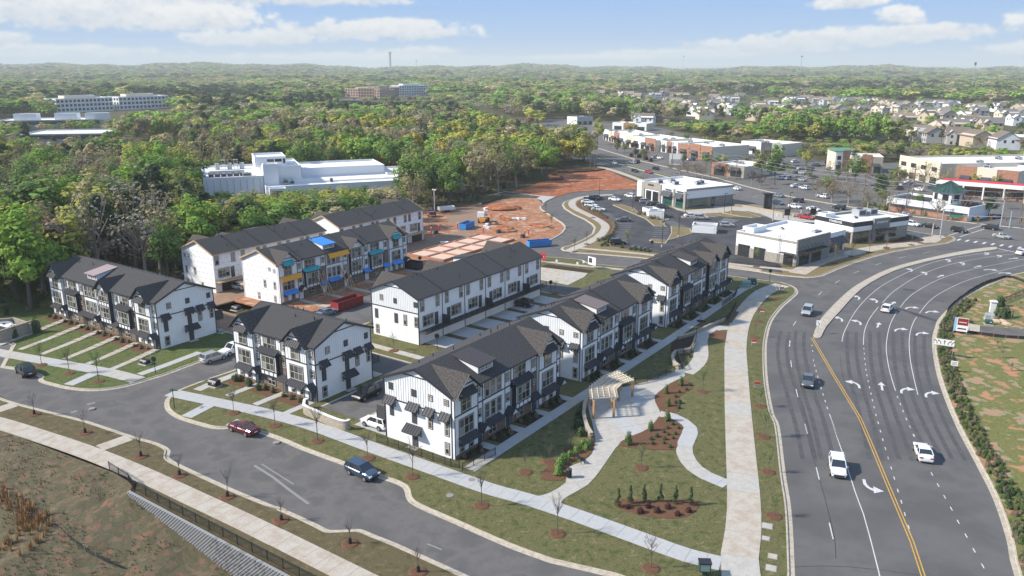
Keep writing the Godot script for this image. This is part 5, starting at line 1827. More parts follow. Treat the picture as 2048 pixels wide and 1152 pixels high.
	roof_unit(root, 9.0, 5.56, -7.0, 1.4, 1.0, 0.5)
	hall_part(root, 0.8, 4.8, -10.5, -13.4, 5.5, 6.9, M.siding, M.roof_white, 0.4)
	# small service buildings in the car park
	for e: Array in [[Vector2(-111.04,236.84), Vector2(-106.6,238.89), 4.2, "white walled bin store behind the parked cars by the shop building"], [Vector2(-115.99,242.12), Vector2(-112.28,239.2), 4.0, "small white bin store stepped behind the larger one in the car park"], [Vector2(-90.05,222.4), Vector2(-83.25,224.52), 5.0, "white bin store with dark opening behind the long grey shop"]]:
		var st := hall("bin_store", e[3], "bin store", e[0], e[1], e[2], 2.4, M.siding, M.black, "bin stores of the shops")
		slab_on(st[0], "gate", 0.6, 0.1, st[1] - 0.6, 2.0, M.white_metal, 0.05)
	# the warehouse in the woods
	warehouse()
	# commercial strip beyond the highway
	strip_shop("small grey-ended white shop farthest up the highway among the trees", Vector2(-348.69,593.87), Vector2(-341.3,608.02), 16.0, 6.5, [M.galv], 0)
	strip_shop("low white shop with a brick middle behind round bushes at the wood's edge", Vector2(-301.61,568.93), Vector2(-272.69,570.35), 14.0, 5.5, [M.siding, M.red_brick, M.siding], 0)
	strip_shop("white and brick shop row farthest up the strip, partly behind a yellow-green tree", Vector2(-262.65,483.64), Vector2(-228.8,450.03), 22.0, 6.5, [M.siding, M.cream, M.red_brick, M.siding], 3)
	strip_shop("cream shop row with red brick corner, middle of the strip beyond the highway", Vector2(-228.8,450.03), Vector2(-199.37,430.43), 24.0, 6.8, [M.cream, M.siding, M.red_brick], 4)
	strip_shop("white shop row with brick tower and round dark awnings on the strip", Vector2(-201.31,435.06), Vector2(-183.03,424.89), 26.0, 6.6, [M.siding, M.siding, M.red_brick, M.siding], 4)
	strip_shop("long orange brick shop block with flat white roof on the strip", Vector2(-178.9,415.45), Vector2(-154.63,403.81), 26.0, 7.4, [M.red_brick, M.red_brick, M.red_brick], 3)
	strip_shop("white shop with dark centre piece at the far side of the strip car park", Vector2(-156.81,453.17), Vector2(-130.81,445.07), 18.0, 7.0, [M.siding, M.siding, M.shutter, M.galv], 2)
	strip_shop("low brick restaurant with flat dark roof in front of the orange brick block", Vector2(-135.22,353.01), Vector2(-118.15,348.79), 20.0, 5.2, [M.red_brick, M.stone], 2)
	# supermarket row at the right
	strip_shop("two-storey cream and brick shop with green metal roof tower", Vector2(-92.27,398.97), Vector2(-86.42,403.07), 10.0, 9.2, [M.siding, M.red_brick], 2)
	strip_shop("brick and cream shop between the green roofed tower and the big store", Vector2(-84.91,397.79), Vector2(-71.66,402.11), 16.0, 7.6, [M.cream, M.red_brick, M.stone], 2)
	var big := strip_shop("big cream supermarket with red sign lettering and flat white roof", Vector2(-63.66,395.77), Vector2(-44.27,374.41), 62.0, 9.0, [M.cream, M.cream], 0)
	lettering(big, "TRADER JOE'S", Vector3(8.0, 6.6, 0.2), 1.5, M.red)
	strip_shop("brick fronted shop right of the big store with red brick piers", Vector2(-38.74,378.27), Vector2(-16.33,372.75), 24.0, 8.0, [M.red_brick, M.cream, M.red_brick], 3)
	var tw := thing("roof_tower", "shallow green metal roof on the tower of the two-storey shop", "roof", W(Vector2(-92.27,398.97).x, Vector2(-92.27,398.97).y), frame_at(Vector2(-92.27,398.97), Vector2(-86.42,403.07))[1])
	var tr := Shape.new()
	tr.extrude_x(PackedVector2Array([Vector2(0.8, 9.6), Vector2(-4.0, 10.7), Vector2(-9.0, 9.9), Vector2(-9.0, 9.7), Vector2(0.8, 9.4)]), -0.8, 8.0)
	tr.surface(plain(0.10, 0.24, 0.15, 0.5))
	part("roof", tr.mesh, tw)
	bank()
	# long low building with the red canopy roof
	a = Vector2(-32.55,346.31)
	b = Vector2(-5.92,345.29)
	q = hall("canopy_building", "long low brick building under a red canopy roof right of the turreted bank", "building", a, b, 12.0, 4.6, M.red_brick, M.roof_white)
	root = q[0]
	l = q[1]
	part("canopy_roof", block_mesh(Vector3(-9.0, 0, -4.0), Vector3(snappedf(l, 0.1) + 2.0, 0.7, 3.5), M.white_metal), root, Vector3(0, 4.7, 0))
	var rc := Shape.new()
	rc.extrude_x(PackedVector2Array([Vector2(-3.0, 5.45), Vector2(-5.0, 6.0), Vector2(-7.0, 5.5)]), -8.0, l + 2.0)
	rc.surface(M.red)
	part("red_roof", rc.mesh, root)
	for k in 8:
		slab_on(root, "shop_window", 1.0 + k * l / 8.0, 0.8, 1.0 + k * l / 8.0 + 3.0, 3.2, M.glass, 0.08)
	for k in 5:
		part("column", block_mesh(Vector3(-0.25, 0, -0.25), Vector3(0.25, 4.7, 0.25), M.siding), root, Vector3(-6.0 + k * l / 4.0, 0, 4.0))


func strip_shop(label: String, a: Vector2, b: Vector2, depth: float, h: float, bays: Array, awnings: int) -> Node3D:
	var q := hall("shop_row", label, "shop", a, b, depth, h, M.cream if bays[0] != M.galv else M.siding, M.roof_white, "shops beyond the highway")
	var root: Node3D = q[0]
	var l: float = q[1]
	var r := rng(int(absf(a.x * 3.0 + a.y)))
	for k in bays.size():
		var x := l * k / bays.size()
		var w := l / bays.size()
		var hh := h + r.randf_range(-0.2, 0.9)
		slab_on(root, "shop_bay", x + 0.1, 0.0, x + w - 0.1, hh, bays[k], 0.25 + 0.12 * (k % 2))
		var n := maxi(1, int(w / 5.0))
		for i in n:
			slab_on(root, "shop_window", x + w * (i + 0.18) / n, 0.3, x + w * (i + 0.82) / n, 3.0, M.glass, 0.42)
			if h > 8.0:
				slab_on(root, "window", x + w * (i + 0.25) / n, 5.4, x + w * (i + 0.75) / n, 7.2, M.glass, 0.42)
	for k in awnings:
		part("awning", awning_mesh(snappedf(l / (awnings * 2.0), 0.1), 1.6, 1.2, M.shutter, false), root, Vector3(l * (k + 0.25) / awnings, 4.6, 0.4))
	for k in maxi(2, int(l / 9.0)):
		roof_unit(root, l * r.randf_range(0.1, 0.9), h - 0.64, -depth * r.randf_range(0.25, 0.8), 2.4, 1.8, 1.2)
	return root


func bank() -> void:
	var a := Vector2(-36.45,293.14)
	var b := Vector2(-26.86,292.2)
	var q := hall("bank", "low bank building with teal drum and green hipped turret at the highway junction", "bank", a + Vector2(-14, 5), a + Vector2(12, -4), 15.0, 4.6, M.siding, M.asphalt_new)
	var root: Node3D = q[0]
	slab_on(root, "brick_base", 0.1, 0.0, q[1] - 0.1, 1.6, M.red_brick, 0.2)
	slab_on(root, "window_band", 0.3, 1.7, q[1] - 0.3, 2.6, M.shutter, 0.15)
	var c := Vector2(-29.82,293.15) + Vector2(-2.0, 5.0)
	var turret := thing("turret", "octagonal turret of the bank with green hipped metal roof over a teal drum", "turret", W(c.x, c.y), 0.3)
	var t := Shape.new()
	t.tube(Vector3.ZERO, Vector3(0, 4.6, 0), 5.2, 5.2, 8)
	t.surface(M.teal_wall)
	part("drum", t.mesh, turret)
	t = Shape.new()
	t.tube(Vector3(0, 4.6, 0), Vector3(0, 8.4, 0), 4.7, 4.7, 8)
	t.surface(M.siding)
	part("lantern_wall", t.mesh, turret)
	t = Shape.new()
	t.tube(Vector3(0, 8.4, 0), Vector3(0, 11.6, 0), 5.9, 0.1, 8)
	t.surface(M.green_metal)
	var rf := part("roof", t.mesh, turret)
	for k in 24:
		var an := TAU * k / 24.0
		var rib := Shape.new()
		rib.bar(Vector3(cos(an) * 5.6, 8.55, sin(an) * 5.6), Vector3(cos(an) * 0.3, 11.55, sin(an) * 0.3), 0.1, 0.12)
		rib.surface(M.green_metal)
		part("roof_rib", rib.mesh, rf)
	for k in 8:
		var an := TAU * (k + 0.5) / 8.0
		part("window", block_mesh(Vector3(-0.9, 0, 0), Vector3(0.9, 2.0, 0.12), M.glass), turret, Vector3(cos(an) * 4.32, 5.6, sin(an) * 4.32), PI * 0.5 - an)
		part("drum_pane", block_mesh(Vector3(-1.4, 0, 0), Vector3(1.4, 2.6, 0.12), M.glass_green), turret, Vector3(cos(an) * 4.78, 0.6, sin(an) * 4.78), PI * 0.5 - an)


func warehouse() -> void:
	var q := hall("warehouse", "white metal warehouse of stepped blocks standing in the woods", "warehouse", Vector2(-262.5, 175.5), Vector2(-250.7, 193.3), 41.0, 8.0, M.panel_white, M.roof_white)
	var root: Node3D = q[0]
	var l: float = q[1]
	hall_part(root, l + 0.1, 36.0, -3.0, -28.0, 0.0, 11.0, M.panel_white, M.roof_white)
	hall_part(root, 19.5, 31.2, -10.0, -26.0, 10.2, 14.0, M.panel_white, M.roof_white)
	hall_part(root, 21.6, 27.0, -0.5, -5.0, 0.0, 12.2, M.panel_white, M.roof_white)
	hall_part(root, l + 0.2, 76.0, 6.0, -2.9, 0.0, 4.5, M.panel_white, M.roof_white, 0.4)
	hall_part(root, 36.1, 76.2, -2.95, -17.9, 0.0, 4.6, M.panel_white, M.roof_white, 0.4)
	hall_part(root, 38.0, 72.0, -18.0, -41.0, 0.0, 8.0, M.panel_white, M.roof_white)
	hall_part(root, 72.1, 84.0, -14.0, -36.0, 0.0, 5.0, M.panel_white, M.roof_white)
	hall_part(root, 22.5, 28.5, 10.0, 6.1, 0.0, 4.2, M.panel_white, M.roof_white, 0.4)
	slab_on(root, "loading_door", 23.4, 0.4, 27.2, 3.4, M.black, 0.08, 10.0)
	for e: Array in [[24.0, 12.0, 26.6], [27.0, 12.0, 29.6]]:
		slab_on(root, "window", e[0], e[1], e[2], e[1] + 1.1, M.glass, 0.06, -9.98)
	slab_on(root, "door", 30.0, 11.3, 30.9, 13.2, M.shutter, 0.06, -9.98)
	for e: Array in [[29.5, 5.0, 2.2], [32.0, 4.6, 1.6], [47.0, 4.6, 1.2]]:
		roof_unit(root, e[0], e[1] - 0.4, -1.2, e[2], 1.2, 1.5)
	for k in 12:
		var u := part("roof_plant", block_mesh(Vector3(-0.9, 0, -0.8), Vector3(0.9, 1.1, 0.8), M.shutter), root, Vector3(3.0 + 2.3 * (k % 6), 7.36, -8.0 - 3.4 * (k / 6)))
		part("fan_grille", block_mesh(Vector3(-0.7, 1.1, -0.6), Vector3(0.7, 1.22, 0.6), M.galv), u)
	part("screen_wall", block_mesh(Vector3(0, 0, 0), Vector3(13.0, 1.5, 0.25), M.galv), root, Vector3(2.5, 7.36, -14.5))
	for k in 5:
		var u := Shape.new()
		var x := 6.0 + 2.4 * k
		if k % 2 == 0:
			u.tube(Vector3(x, 7.36, -31.0), Vector3(x, 10.0, -31.0), 0.9, 0.9, 12)
		else:
			for e: float in [-0.7, 0.7]:
				for f: float in [-0.7, 0.7]:
					u.bar(Vector3(x + e, 7.36, -31.0 + f), Vector3(x + e, 11.2, -31.0 + f), 0.1, 0.1)
			u.box(Vector3(x - 0.9, 9.4, -31.9), Vector3(x + 0.9, 9.55, -30.1))
			u.box(Vector3(x - 0.9, 11.2, -31.9), Vector3(x + 0.9, 11.3, -30.1))
		u.surface(M.galv)
		part("roof_tank" if k % 2 == 0 else "roof_frame", u.mesh, root)
	roof_unit(root, 16.0, 7.36, -7.0, 3.4, 1.6, 1.3)
	for k in 9:
		var d := Shape.new()
		d.tube(Vector3(l * (k + 0.5) / 9.0, 0.3, 0.08), Vector3(l * (k + 0.5) / 9.0, 7.2, 0.08), 0.07, 0.07, 6)
		d.surface(M.galv)
		part("downpipe", d.mesh, root)

# ---------------------------------------------------------------- far buildings

const ORDINALS := ["first", "second", "third", "fourth", "fifth", "sixth", "seventh", "eighth", "ninth", "tenth"]
var ranked := {}          # label start -> nodes with their bearing


func bearing(t: float, s: float) -> float:
	return wrapf(rad_to_deg(atan2(t, s)) + 35.0, -180.0, 180.0)


func rank(o: Node3D, start: String, t: float, s: float) -> void:
	if not ranked.has(start):
		ranked[start] = []
	ranked[start].append([bearing(t, s), o])


func ordinal(n: int) -> String:
	if n <= 10:
		return ORDINALS[n - 1]
	var tens := ["", "", "twenty", "thirty", "forty", "fifty", "sixty", "seventy", "eighty", "ninety"]
	var teens := ["eleventh", "twelfth", "thirteenth", "fourteenth", "fifteenth", "sixteenth", "seventeenth", "eighteenth", "nineteenth"]
	if n < 20:
		return teens[n - 11]
	if n < 100:
		return tens[n / 10].trim_suffix("y") + "ieth" if n % 10 == 0 else tens[n / 10] + "-" + ORDINALS[n % 10 - 1]
	return str(n) + "th"


func settle_labels() -> void:
	for start: String in ranked:
		var l: Array = ranked[start]
		l.sort_custom(func(a, b): return a[0] < b[0])
		for k in l.size():
			l[k][1].set_meta("label", start if l.size() == 1 else start + ", " + ordinal(k + 1) + " from left")


func house_meshes(k: int, wall: Material, roof: Material) -> Array:
	var w := [12.0, 13.5, 11.0][k] as float
	var d := [9.5, 10.0, 11.0][k] as float
	var h := [5.6, 5.8, 5.4][k] as float
	var rise := [3.0, 2.7, 3.4][k] as float
	var b := Shape.new()
	b.extrude_x(PackedVector2Array([Vector2(d * 0.5, 0), Vector2(d * 0.5, h), Vector2(0, h + rise - 0.1), Vector2(-d * 0.5, h), Vector2(-d * 0.5, 0)]), -w * 0.5, w * 0.5)
	# forward wing with its own gable
	var wing := w * 0.42
	b.surface(wall)
	var f := face_mesh(PackedVector2Array([Vector2(-w * 0.5 + 0.2, 0), Vector2(-w * 0.5 + wing, 0), Vector2(-w * 0.5 + wing, h - 0.2), Vector2(-w * 0.5 + 0.1 + wing * 0.5, h + rise * 0.62), Vector2(-w * 0.5 + 0.2, h - 0.2)]), 0.0, d * 0.5 + 1.8, wall)
	var r := Shape.new()
	for s: float in [1.0, -1.0]:
		r.extrude_x(PackedVector2Array([Vector2(s * (d * 0.5 + 0.5), h - 0.32), Vector2(0, h + rise + 0.02), Vector2(0, h + rise - 0.2), Vector2(s * (d * 0.5 + 0.5), h - 0.5)]), -w * 0.5 - 0.4, w * 0.5 + 0.4)
	r.surface(roof)
	var g := gable_roof_mesh(wing + 0.7, rise * 0.62 + 0.45, -0.5, d * 0.5 + 2.2, 0.16, roof, d * 0.25)
	return [b.mesh, f, r.mesh, g, w, d, h, wing]


func build_far_buildings() -> void:
	# housing estate
	var walls := {"white": M.siding, "cream": M.cream, "tan": plain(0.47, 0.39, 0.30), "grey": plain(0.40, 0.40, 0.39)}
	var roofs := {"brown": plain(0.155, 0.125, 0.10, 0.95), "grey": plain(0.15, 0.145, 0.14, 0.95), "fawn": plain(0.24, 0.195, 0.155, 0.95)}
	var spots := V([-318.5,1093.6,-309.5,1099.9,-311.5,1149.5,-289.9,1113.6,-271.2,1088.5,-268.9,1128.4,-246,1097,-238.3,1111.6,-223.8,1094.5,-216.9,1117.3,-194.6,1055.6,-176.9,1021.4,-160.8,1003.6,-153.5,1068.4,-141.4,1076.9,-125.7,1068.6,-93.1,996.9,-74.8,1042.9,-55.7,1029.6,-41.9,1032.8,-301.5,919.4,-312.1,998,-268.9,836.6,-254,865.3,-236.8,865.1,-230.1,882.1,-204.8,881.4,-184.4,883.9,-170.7,905.3,-157.8,945.2,-82.6,915.7,-124,870.7,-110.8,879.9,-98.9,824.5,-86.6,833.1,-56.4,877.8,-46.1,909.7])
	spots.append_array(V([-244.8,741.1,-209.8,703.3,-217.6,764.9,-207.3,791.8,-189.8,770.1,-164.6,751.8,-150.7,761.6,-108.8,790.9,-122.3,752.2,-124,694.5,-183.3,693.7,-168.2,663.6,-157.6,665.7,-154.7,639.3,-146.3,648.4,-139.8,653,-141.9,617.3,-129.9,625.7,-127.3,642.7,-85,672.3,-75.9,688,-73.6,729.8,-65,735.8,-97.4,606.4,-87.4,600.4,-78.2,591.9,-63.4,590.3,-51,576.4,-35.5,568.2,-56.1,721.4,-42.2,808.3,-33.6,856.7,-23.2,731.4,-19.4,623.5]))
	spots.append_array(V([-654.2,1096.9,-642.6,1105.1,-644.5,1141.8,-661.9,1203.2,-579.8,1091.7,-613,1187.7,-592.1,1170.8,-544.9,1102.4,-533.8,1110.2,-542.7,1160.3,-574.9,1264.1,-512.9,1166.7,-498.7,1162.4,-440.9,838.4,-453.9,880.4,-462.9,920.3,-422.4,859.5,-427.5,890.1,-390.4,834.3,-402.2,873.7,-347.5,724.3,-332.1,679.9,-352.7,750.7,-301,625.3,-441.2,985.3,-416.3,952.9,-386,919.2,-355.1,859,-347.6,820.4,-317.1,775.6,-309.7,780.9,-427.1,1107.6,-400.8,1067.5,-389.1,1075.7,-415.5,1179.5,-324.7,880.3,-293.9,823.9,-290.8,730.2,-362.2,935.8]))
	var r := rng(12)
	var wn := walls.keys()
	var rn := roofs.keys()
	var win := block_mesh(Vector3(-0.55, 0, 0), Vector3(0.55, 1.4, 0.08), M.glass)
	for k in spots.size():
		var p := spots[k]
		var wk: String = wn[[0, 0, 1, 1, 2, 3][r.randi() % 6]]
		var rk: String = rn[r.randi() % 3]
		var kind := r.randi() % 3
		var key := "house%d%s%s" % [kind, wk, rk]
		if not cache.has(key):
			cache[key] = house_meshes(kind, walls[wk], roofs[rk])
		var q: Array = cache[key]
		var o := thing("house", "", "house", W(p.x, p.y, land(p.x, p.y)), [0.5, 0.62, 2.1, -1.0, 0.2, 1.2][r.randi() % 6] + r.randf_range(-0.1, 0.1), "houses of the estate")
		o.scale = Vector3.ONE * 1.22
		rank(o, "%s two-storey house with %s gabled roof in the estate" % [wk, rk], p.x, p.y)
		part("wall", q[0], o)
		part("wing", q[1], o)
		var rf := part("roof", q[2], o)
		part("wing_roof", q[3], rf, Vector3(-q[4] * 0.5 + 0.1 - 0.35, q[6] - 0.55, 0))
		for e: Array in [[q[4] * 0.12, 0.9], [q[4] * 0.36, 0.9], [q[4] * 0.12, 3.6], [q[4] * 0.36, 3.6]]:
			part("window", win, o, Vector3(e[0], e[1], q[5] * 0.5 - 0.02))
		for y: float in [0.3, 3.5]:
			part("window", win, o, Vector3(-q[4] * 0.5 + q[7] * 0.5, y, q[5] * 0.5 + 1.78))
		for e: float in [-1.8, 1.8]:
			part("window", win, o, Vector3(q[4] * 0.5 - 0.02, 3.4, e), PI * 0.5)
			part("window", win, o, Vector3(-q[4] * 0.5 + 0.02, 3.4, e), -PI * 0.5)
	# offices on the left skyline
	office("white three-storey office building with ribbon windows above the left woods", Vector2(-892.97,431.51), Vector2(-894.85,494.29), 24.0, 15.0, 3, 14, M.siding)
	office("second white office wing joined by dark glass at its left end", Vector2(-894.97,501.8), Vector2(-896.96,565.05), 22.0, 15.0, 3, 13, M.siding)
	office("brown brick office block with a flat tan roof house, centre skyline", Vector2(-910.54,938.43), Vector2(-927.8,1000.68), 40.0, 15.0, 3, 9, plain(0.25, 0.16, 0.12))
	office("long brown brick office wing left of the tan roof house", Vector2(-1004,952.21), Vector2(-906.58,932.37), 30.0, 13.0, 3, 13, plain(0.30, 0.20, 0.15))
	office("white and blue apartment building right of the brown office block", Vector2(-950.16,1024.86), Vector2(-938.8,1085.37), 24.0, 17.0, 4, 12, plain(0.55, 0.60, 0.66))
	office("grey office block at the far left edge under the skyline", Vector2(-1707.34,713.21), Vector2(-1738.15,806.2), 24.0, 12.0, 2, 10, plain(0.30, 0.27, 0.26))
	office("pale tan office block among trees left of the centre skyline", Vector2(-1265.36,799.62), Vector2(-1252.25,897.73), 24.0, 12.0, 2, 12, plain(0.42, 0.36, 0.30))
	office("low pale office building right of the white and blue apartments", Vector2(-1129.43,1295.01), Vector2(-1115.17,1385.31), 30.0, 9.0, 2, 12, plain(0.45, 0.44, 0.42))
	office("far low pale roofed building behind the wood's dark pines", Vector2(-1085.92,1348.94), Vector2(-1052.79,1429), 30.0, 8.0, 2, 12, plain(0.45, 0.44, 0.42))
	office("dark reddish office block far behind the white offices", Vector2(-2679.9,1380.61), Vector2(-2683.47,1463.67), 20.0, 9.0, 2, 8, plain(0.25, 0.17, 0.15))
	low_store("long low store with two white roof houses left of the white offices", Vector2(-677.52,281.02), Vector2(-633.69,332.99), 34.0, 8.0)
	low_store("lower white roofed store half hidden by the left woods", Vector2(-541.66,236.72), Vector2(-508,271.32), 40.0, 7.0)
	low_store("pale shed roof showing between trees below the centre skyline", Vector2(-789.34,725.41), Vector2(-769.83,756), 14.0, 6.0)
	# slender tower and masts on the horizon
	var b := Shape.new()
	b.tube(Vector3.ZERO, Vector3(0, 108, 0), 9.0, 9.0, 14)
	b.tube(Vector3(0, 108, 0), Vector3(0, 118, 0), 12.0, 11.0, 14)
	b.surface(plain(0.42, 0.44, 0.46))
	var tp := polar(-8.4, 5600.0)
	single("water_tower", "tall slender concrete tower standing alone above the horizon", "tower", b.mesh, W(tp.x, tp.y, land(tp.x, tp.y)))
	mast("short lattice mast on the horizon just right of the slender tower", -6.6, 5400.0, 60.0, 1.6)
	mast("thin mast on the horizon above the estate's left edge", 11.7, 4200.0, 90.0, 0.8)
	mast("dark mast with a crossbar on the horizon above the estate", 19.3, 3900.0, 80.0, 1.8)
	mast("tall monopole mast rising from the woods at the right", 29.3, 1700.0, 56.0, 0.7)


func polar(az: float, d: float) -> Vector2:      # degrees from the heading
	var a := deg_to_rad(az - 35.0)
	return Vector2(sin(a), cos(a)) * d


func mast(label: String, az: float, d: float, h: float, w: float) -> void:
	var p := polar(az, d)
	var b := Shape.new()
	b.tube(Vector3.ZERO, Vector3(0, h, 0), w, w * 0.6, 6)
	b.surface(M.steel)
	var root := thing("mast", label, "mast", W(p.x, p.y, land(p.x, p.y)))
	part("pole", b.mesh, root)
	part("antenna_ring", block_mesh(Vector3(-w * 2.2, h - 6.0, -w * 2.2), Vector3(w * 2.2, h - 1.0, w * 2.2), M.shutter), root)


func office(label: String, a: Vector2, b: Vector2, depth: float, h: float, floors: int, cols: int, wall: Material) -> void:
	var q := hall("office_building", label, "office building", a, b, depth, h, wall, M.roof_white, "offices on the skyline")
	var root: Node3D = q[0]
	var l: float = q[1]
	root.position.y = land(a.x, a.y)
	var fh := (h - 1.4) / floors
	for j in floors:
		for k in cols:
			slab_on(root, "window", l * (k + 0.18) / cols, 0.9 + fh * j + fh * 0.2, l * (k + 0.82) / cols, 0.9 + fh * j + fh * 0.78, M.glass, 0.1)
		var n := int(depth / 5.0)
		for k in n:
			part("window", block_mesh(Vector3(0, 0, 0), Vector3(0.1, snappedf(fh * 0.58, 0.01), 3.0), M.glass), root, Vector3(-0.1, 0.9 + fh * j + fh * 0.2, -depth * (k + 0.5) / n - 1.5))
	hall_part(root, l * 0.2, l * 0.75, -depth * 0.25, -depth * 0.75, h - 0.6, h + 2.6, wall if wall != M.siding else M.cream, M.roof_white)


func low_store(label: String, a: Vector2, b: Vector2, depth: float, h: float) -> void:
	var q := hall("store", label, "store", a, b, depth, h, M.galv, M.roof_white, "low stores by the left woods")
	var root: Node3D = q[0]
	var l: float = q[1]
	slab_on(root, "dark_band", 0.2, h - 3.2, l - 0.2, h - 0.8, M.shutter, 0.2)
	for e: float in [0.16, 0.58, 0.9]:
		if l > 60.0:
			hall_part(root, l * e, l * e + 16.0, -4.0, -15.0, h - 0.6, h + 4.5, M.siding, M.roof_white)

# ---------------------------------------------------------------- fences, walls, park

func fence(label: String, line: PackedVector2Array, y: float, h := 1.15, step := 2.3) -> void:
	var root := thing("metal_fence", label, "fence", W(line[0].x, line[0].y, y), 0.0, "black metal fences")
	var o := W(line[0].x, line[0].y, 0)
	var p := resample(line, step)
	var post := block_mesh(Vector3(-0.035, 0, -0.035), Vector3(0.035, h + 0.06, 0.035), M.black)
	for q in p:
		part("post", post, root, W(q.x, q.y) - o)
	var pk := Shape.new()
	for k in p.size() - 1:
		var a := W(p[k].x, p[k].y) - o
		var c := W(p[k + 1].x, p[k + 1].y) - o
		for yy: float in [0.12, h - 0.2, h - 0.02]:
			var b := Shape.new()
			b.bar(a + UP * yy, c + UP * yy, 0.035, 0.045)
			b.surface(M.black)
			part("rail", b.mesh, root)
		var n := int(a.distance_to(c) / 0.13)
		for i in range(1, n):
			var m := a.lerp(c, float(i) / n)
			pk.box(m + Vector3(-0.009, 0.12, -0.009), m + Vector3(0.009, h, 0.009))
	pk.surface(M.black)
	stuff(part("picket", pk.mesh, root))


func wall_along(called: String, label: String, category: String, line: PackedVector2Array, y: float, h: float, w: float, m: Material, cap: Material) -> void:
	var root := thing(called, label, category, W(line[0].x, line[0].y, y))
	var o := W(line[0].x, line[0].y, 0)
	var b := Shape.new()
	b.xf = Transform3D(Basis.IDENTITY, -o)
	ribbon(b, line, w * 0.5, -w * 0.5, h, h)
	ribbon(b, line, w * 0.5, w * 0.501, h, -0.3)
	ribbon(b, line, -w * 0.501, -w * 0.5, -0.3, h)
	for k in [0, line.size() - 1]:
		var d := (line[1] - line[0]).normalized() if k == 0 else (line[k] - line[k - 1]).normalized()
		var s := Vector2(-d.y, d.x) * w * 0.5
		var a := line[k] + s
		var c := line[k] - s
		b.quad(W(a.x, a.y, -0.3), W(c.x, c.y, -0.3), W(c.x, c.y, h), W(a.x, a.y, h))
	b.surface(m)
	part("wall", b.mesh, root)
	var cb := Shape.new()
	cb.xf = b.xf
	ribbon(cb, line, w * 0.5 + 0.05, -w * 0.5 - 0.05, h + 0.08, h + 0.08)
	ribbon(cb, line, w * 0.5 + 0.05, w * 0.5 + 0.051, h + 0.08, h - 0.02)
	ribbon(cb, line, -w * 0.5 - 0.051, -w * 0.5 - 0.05, h - 0.02, h + 0.08)
	cb.surface(cap)
	part("coping", cb.mesh, root)


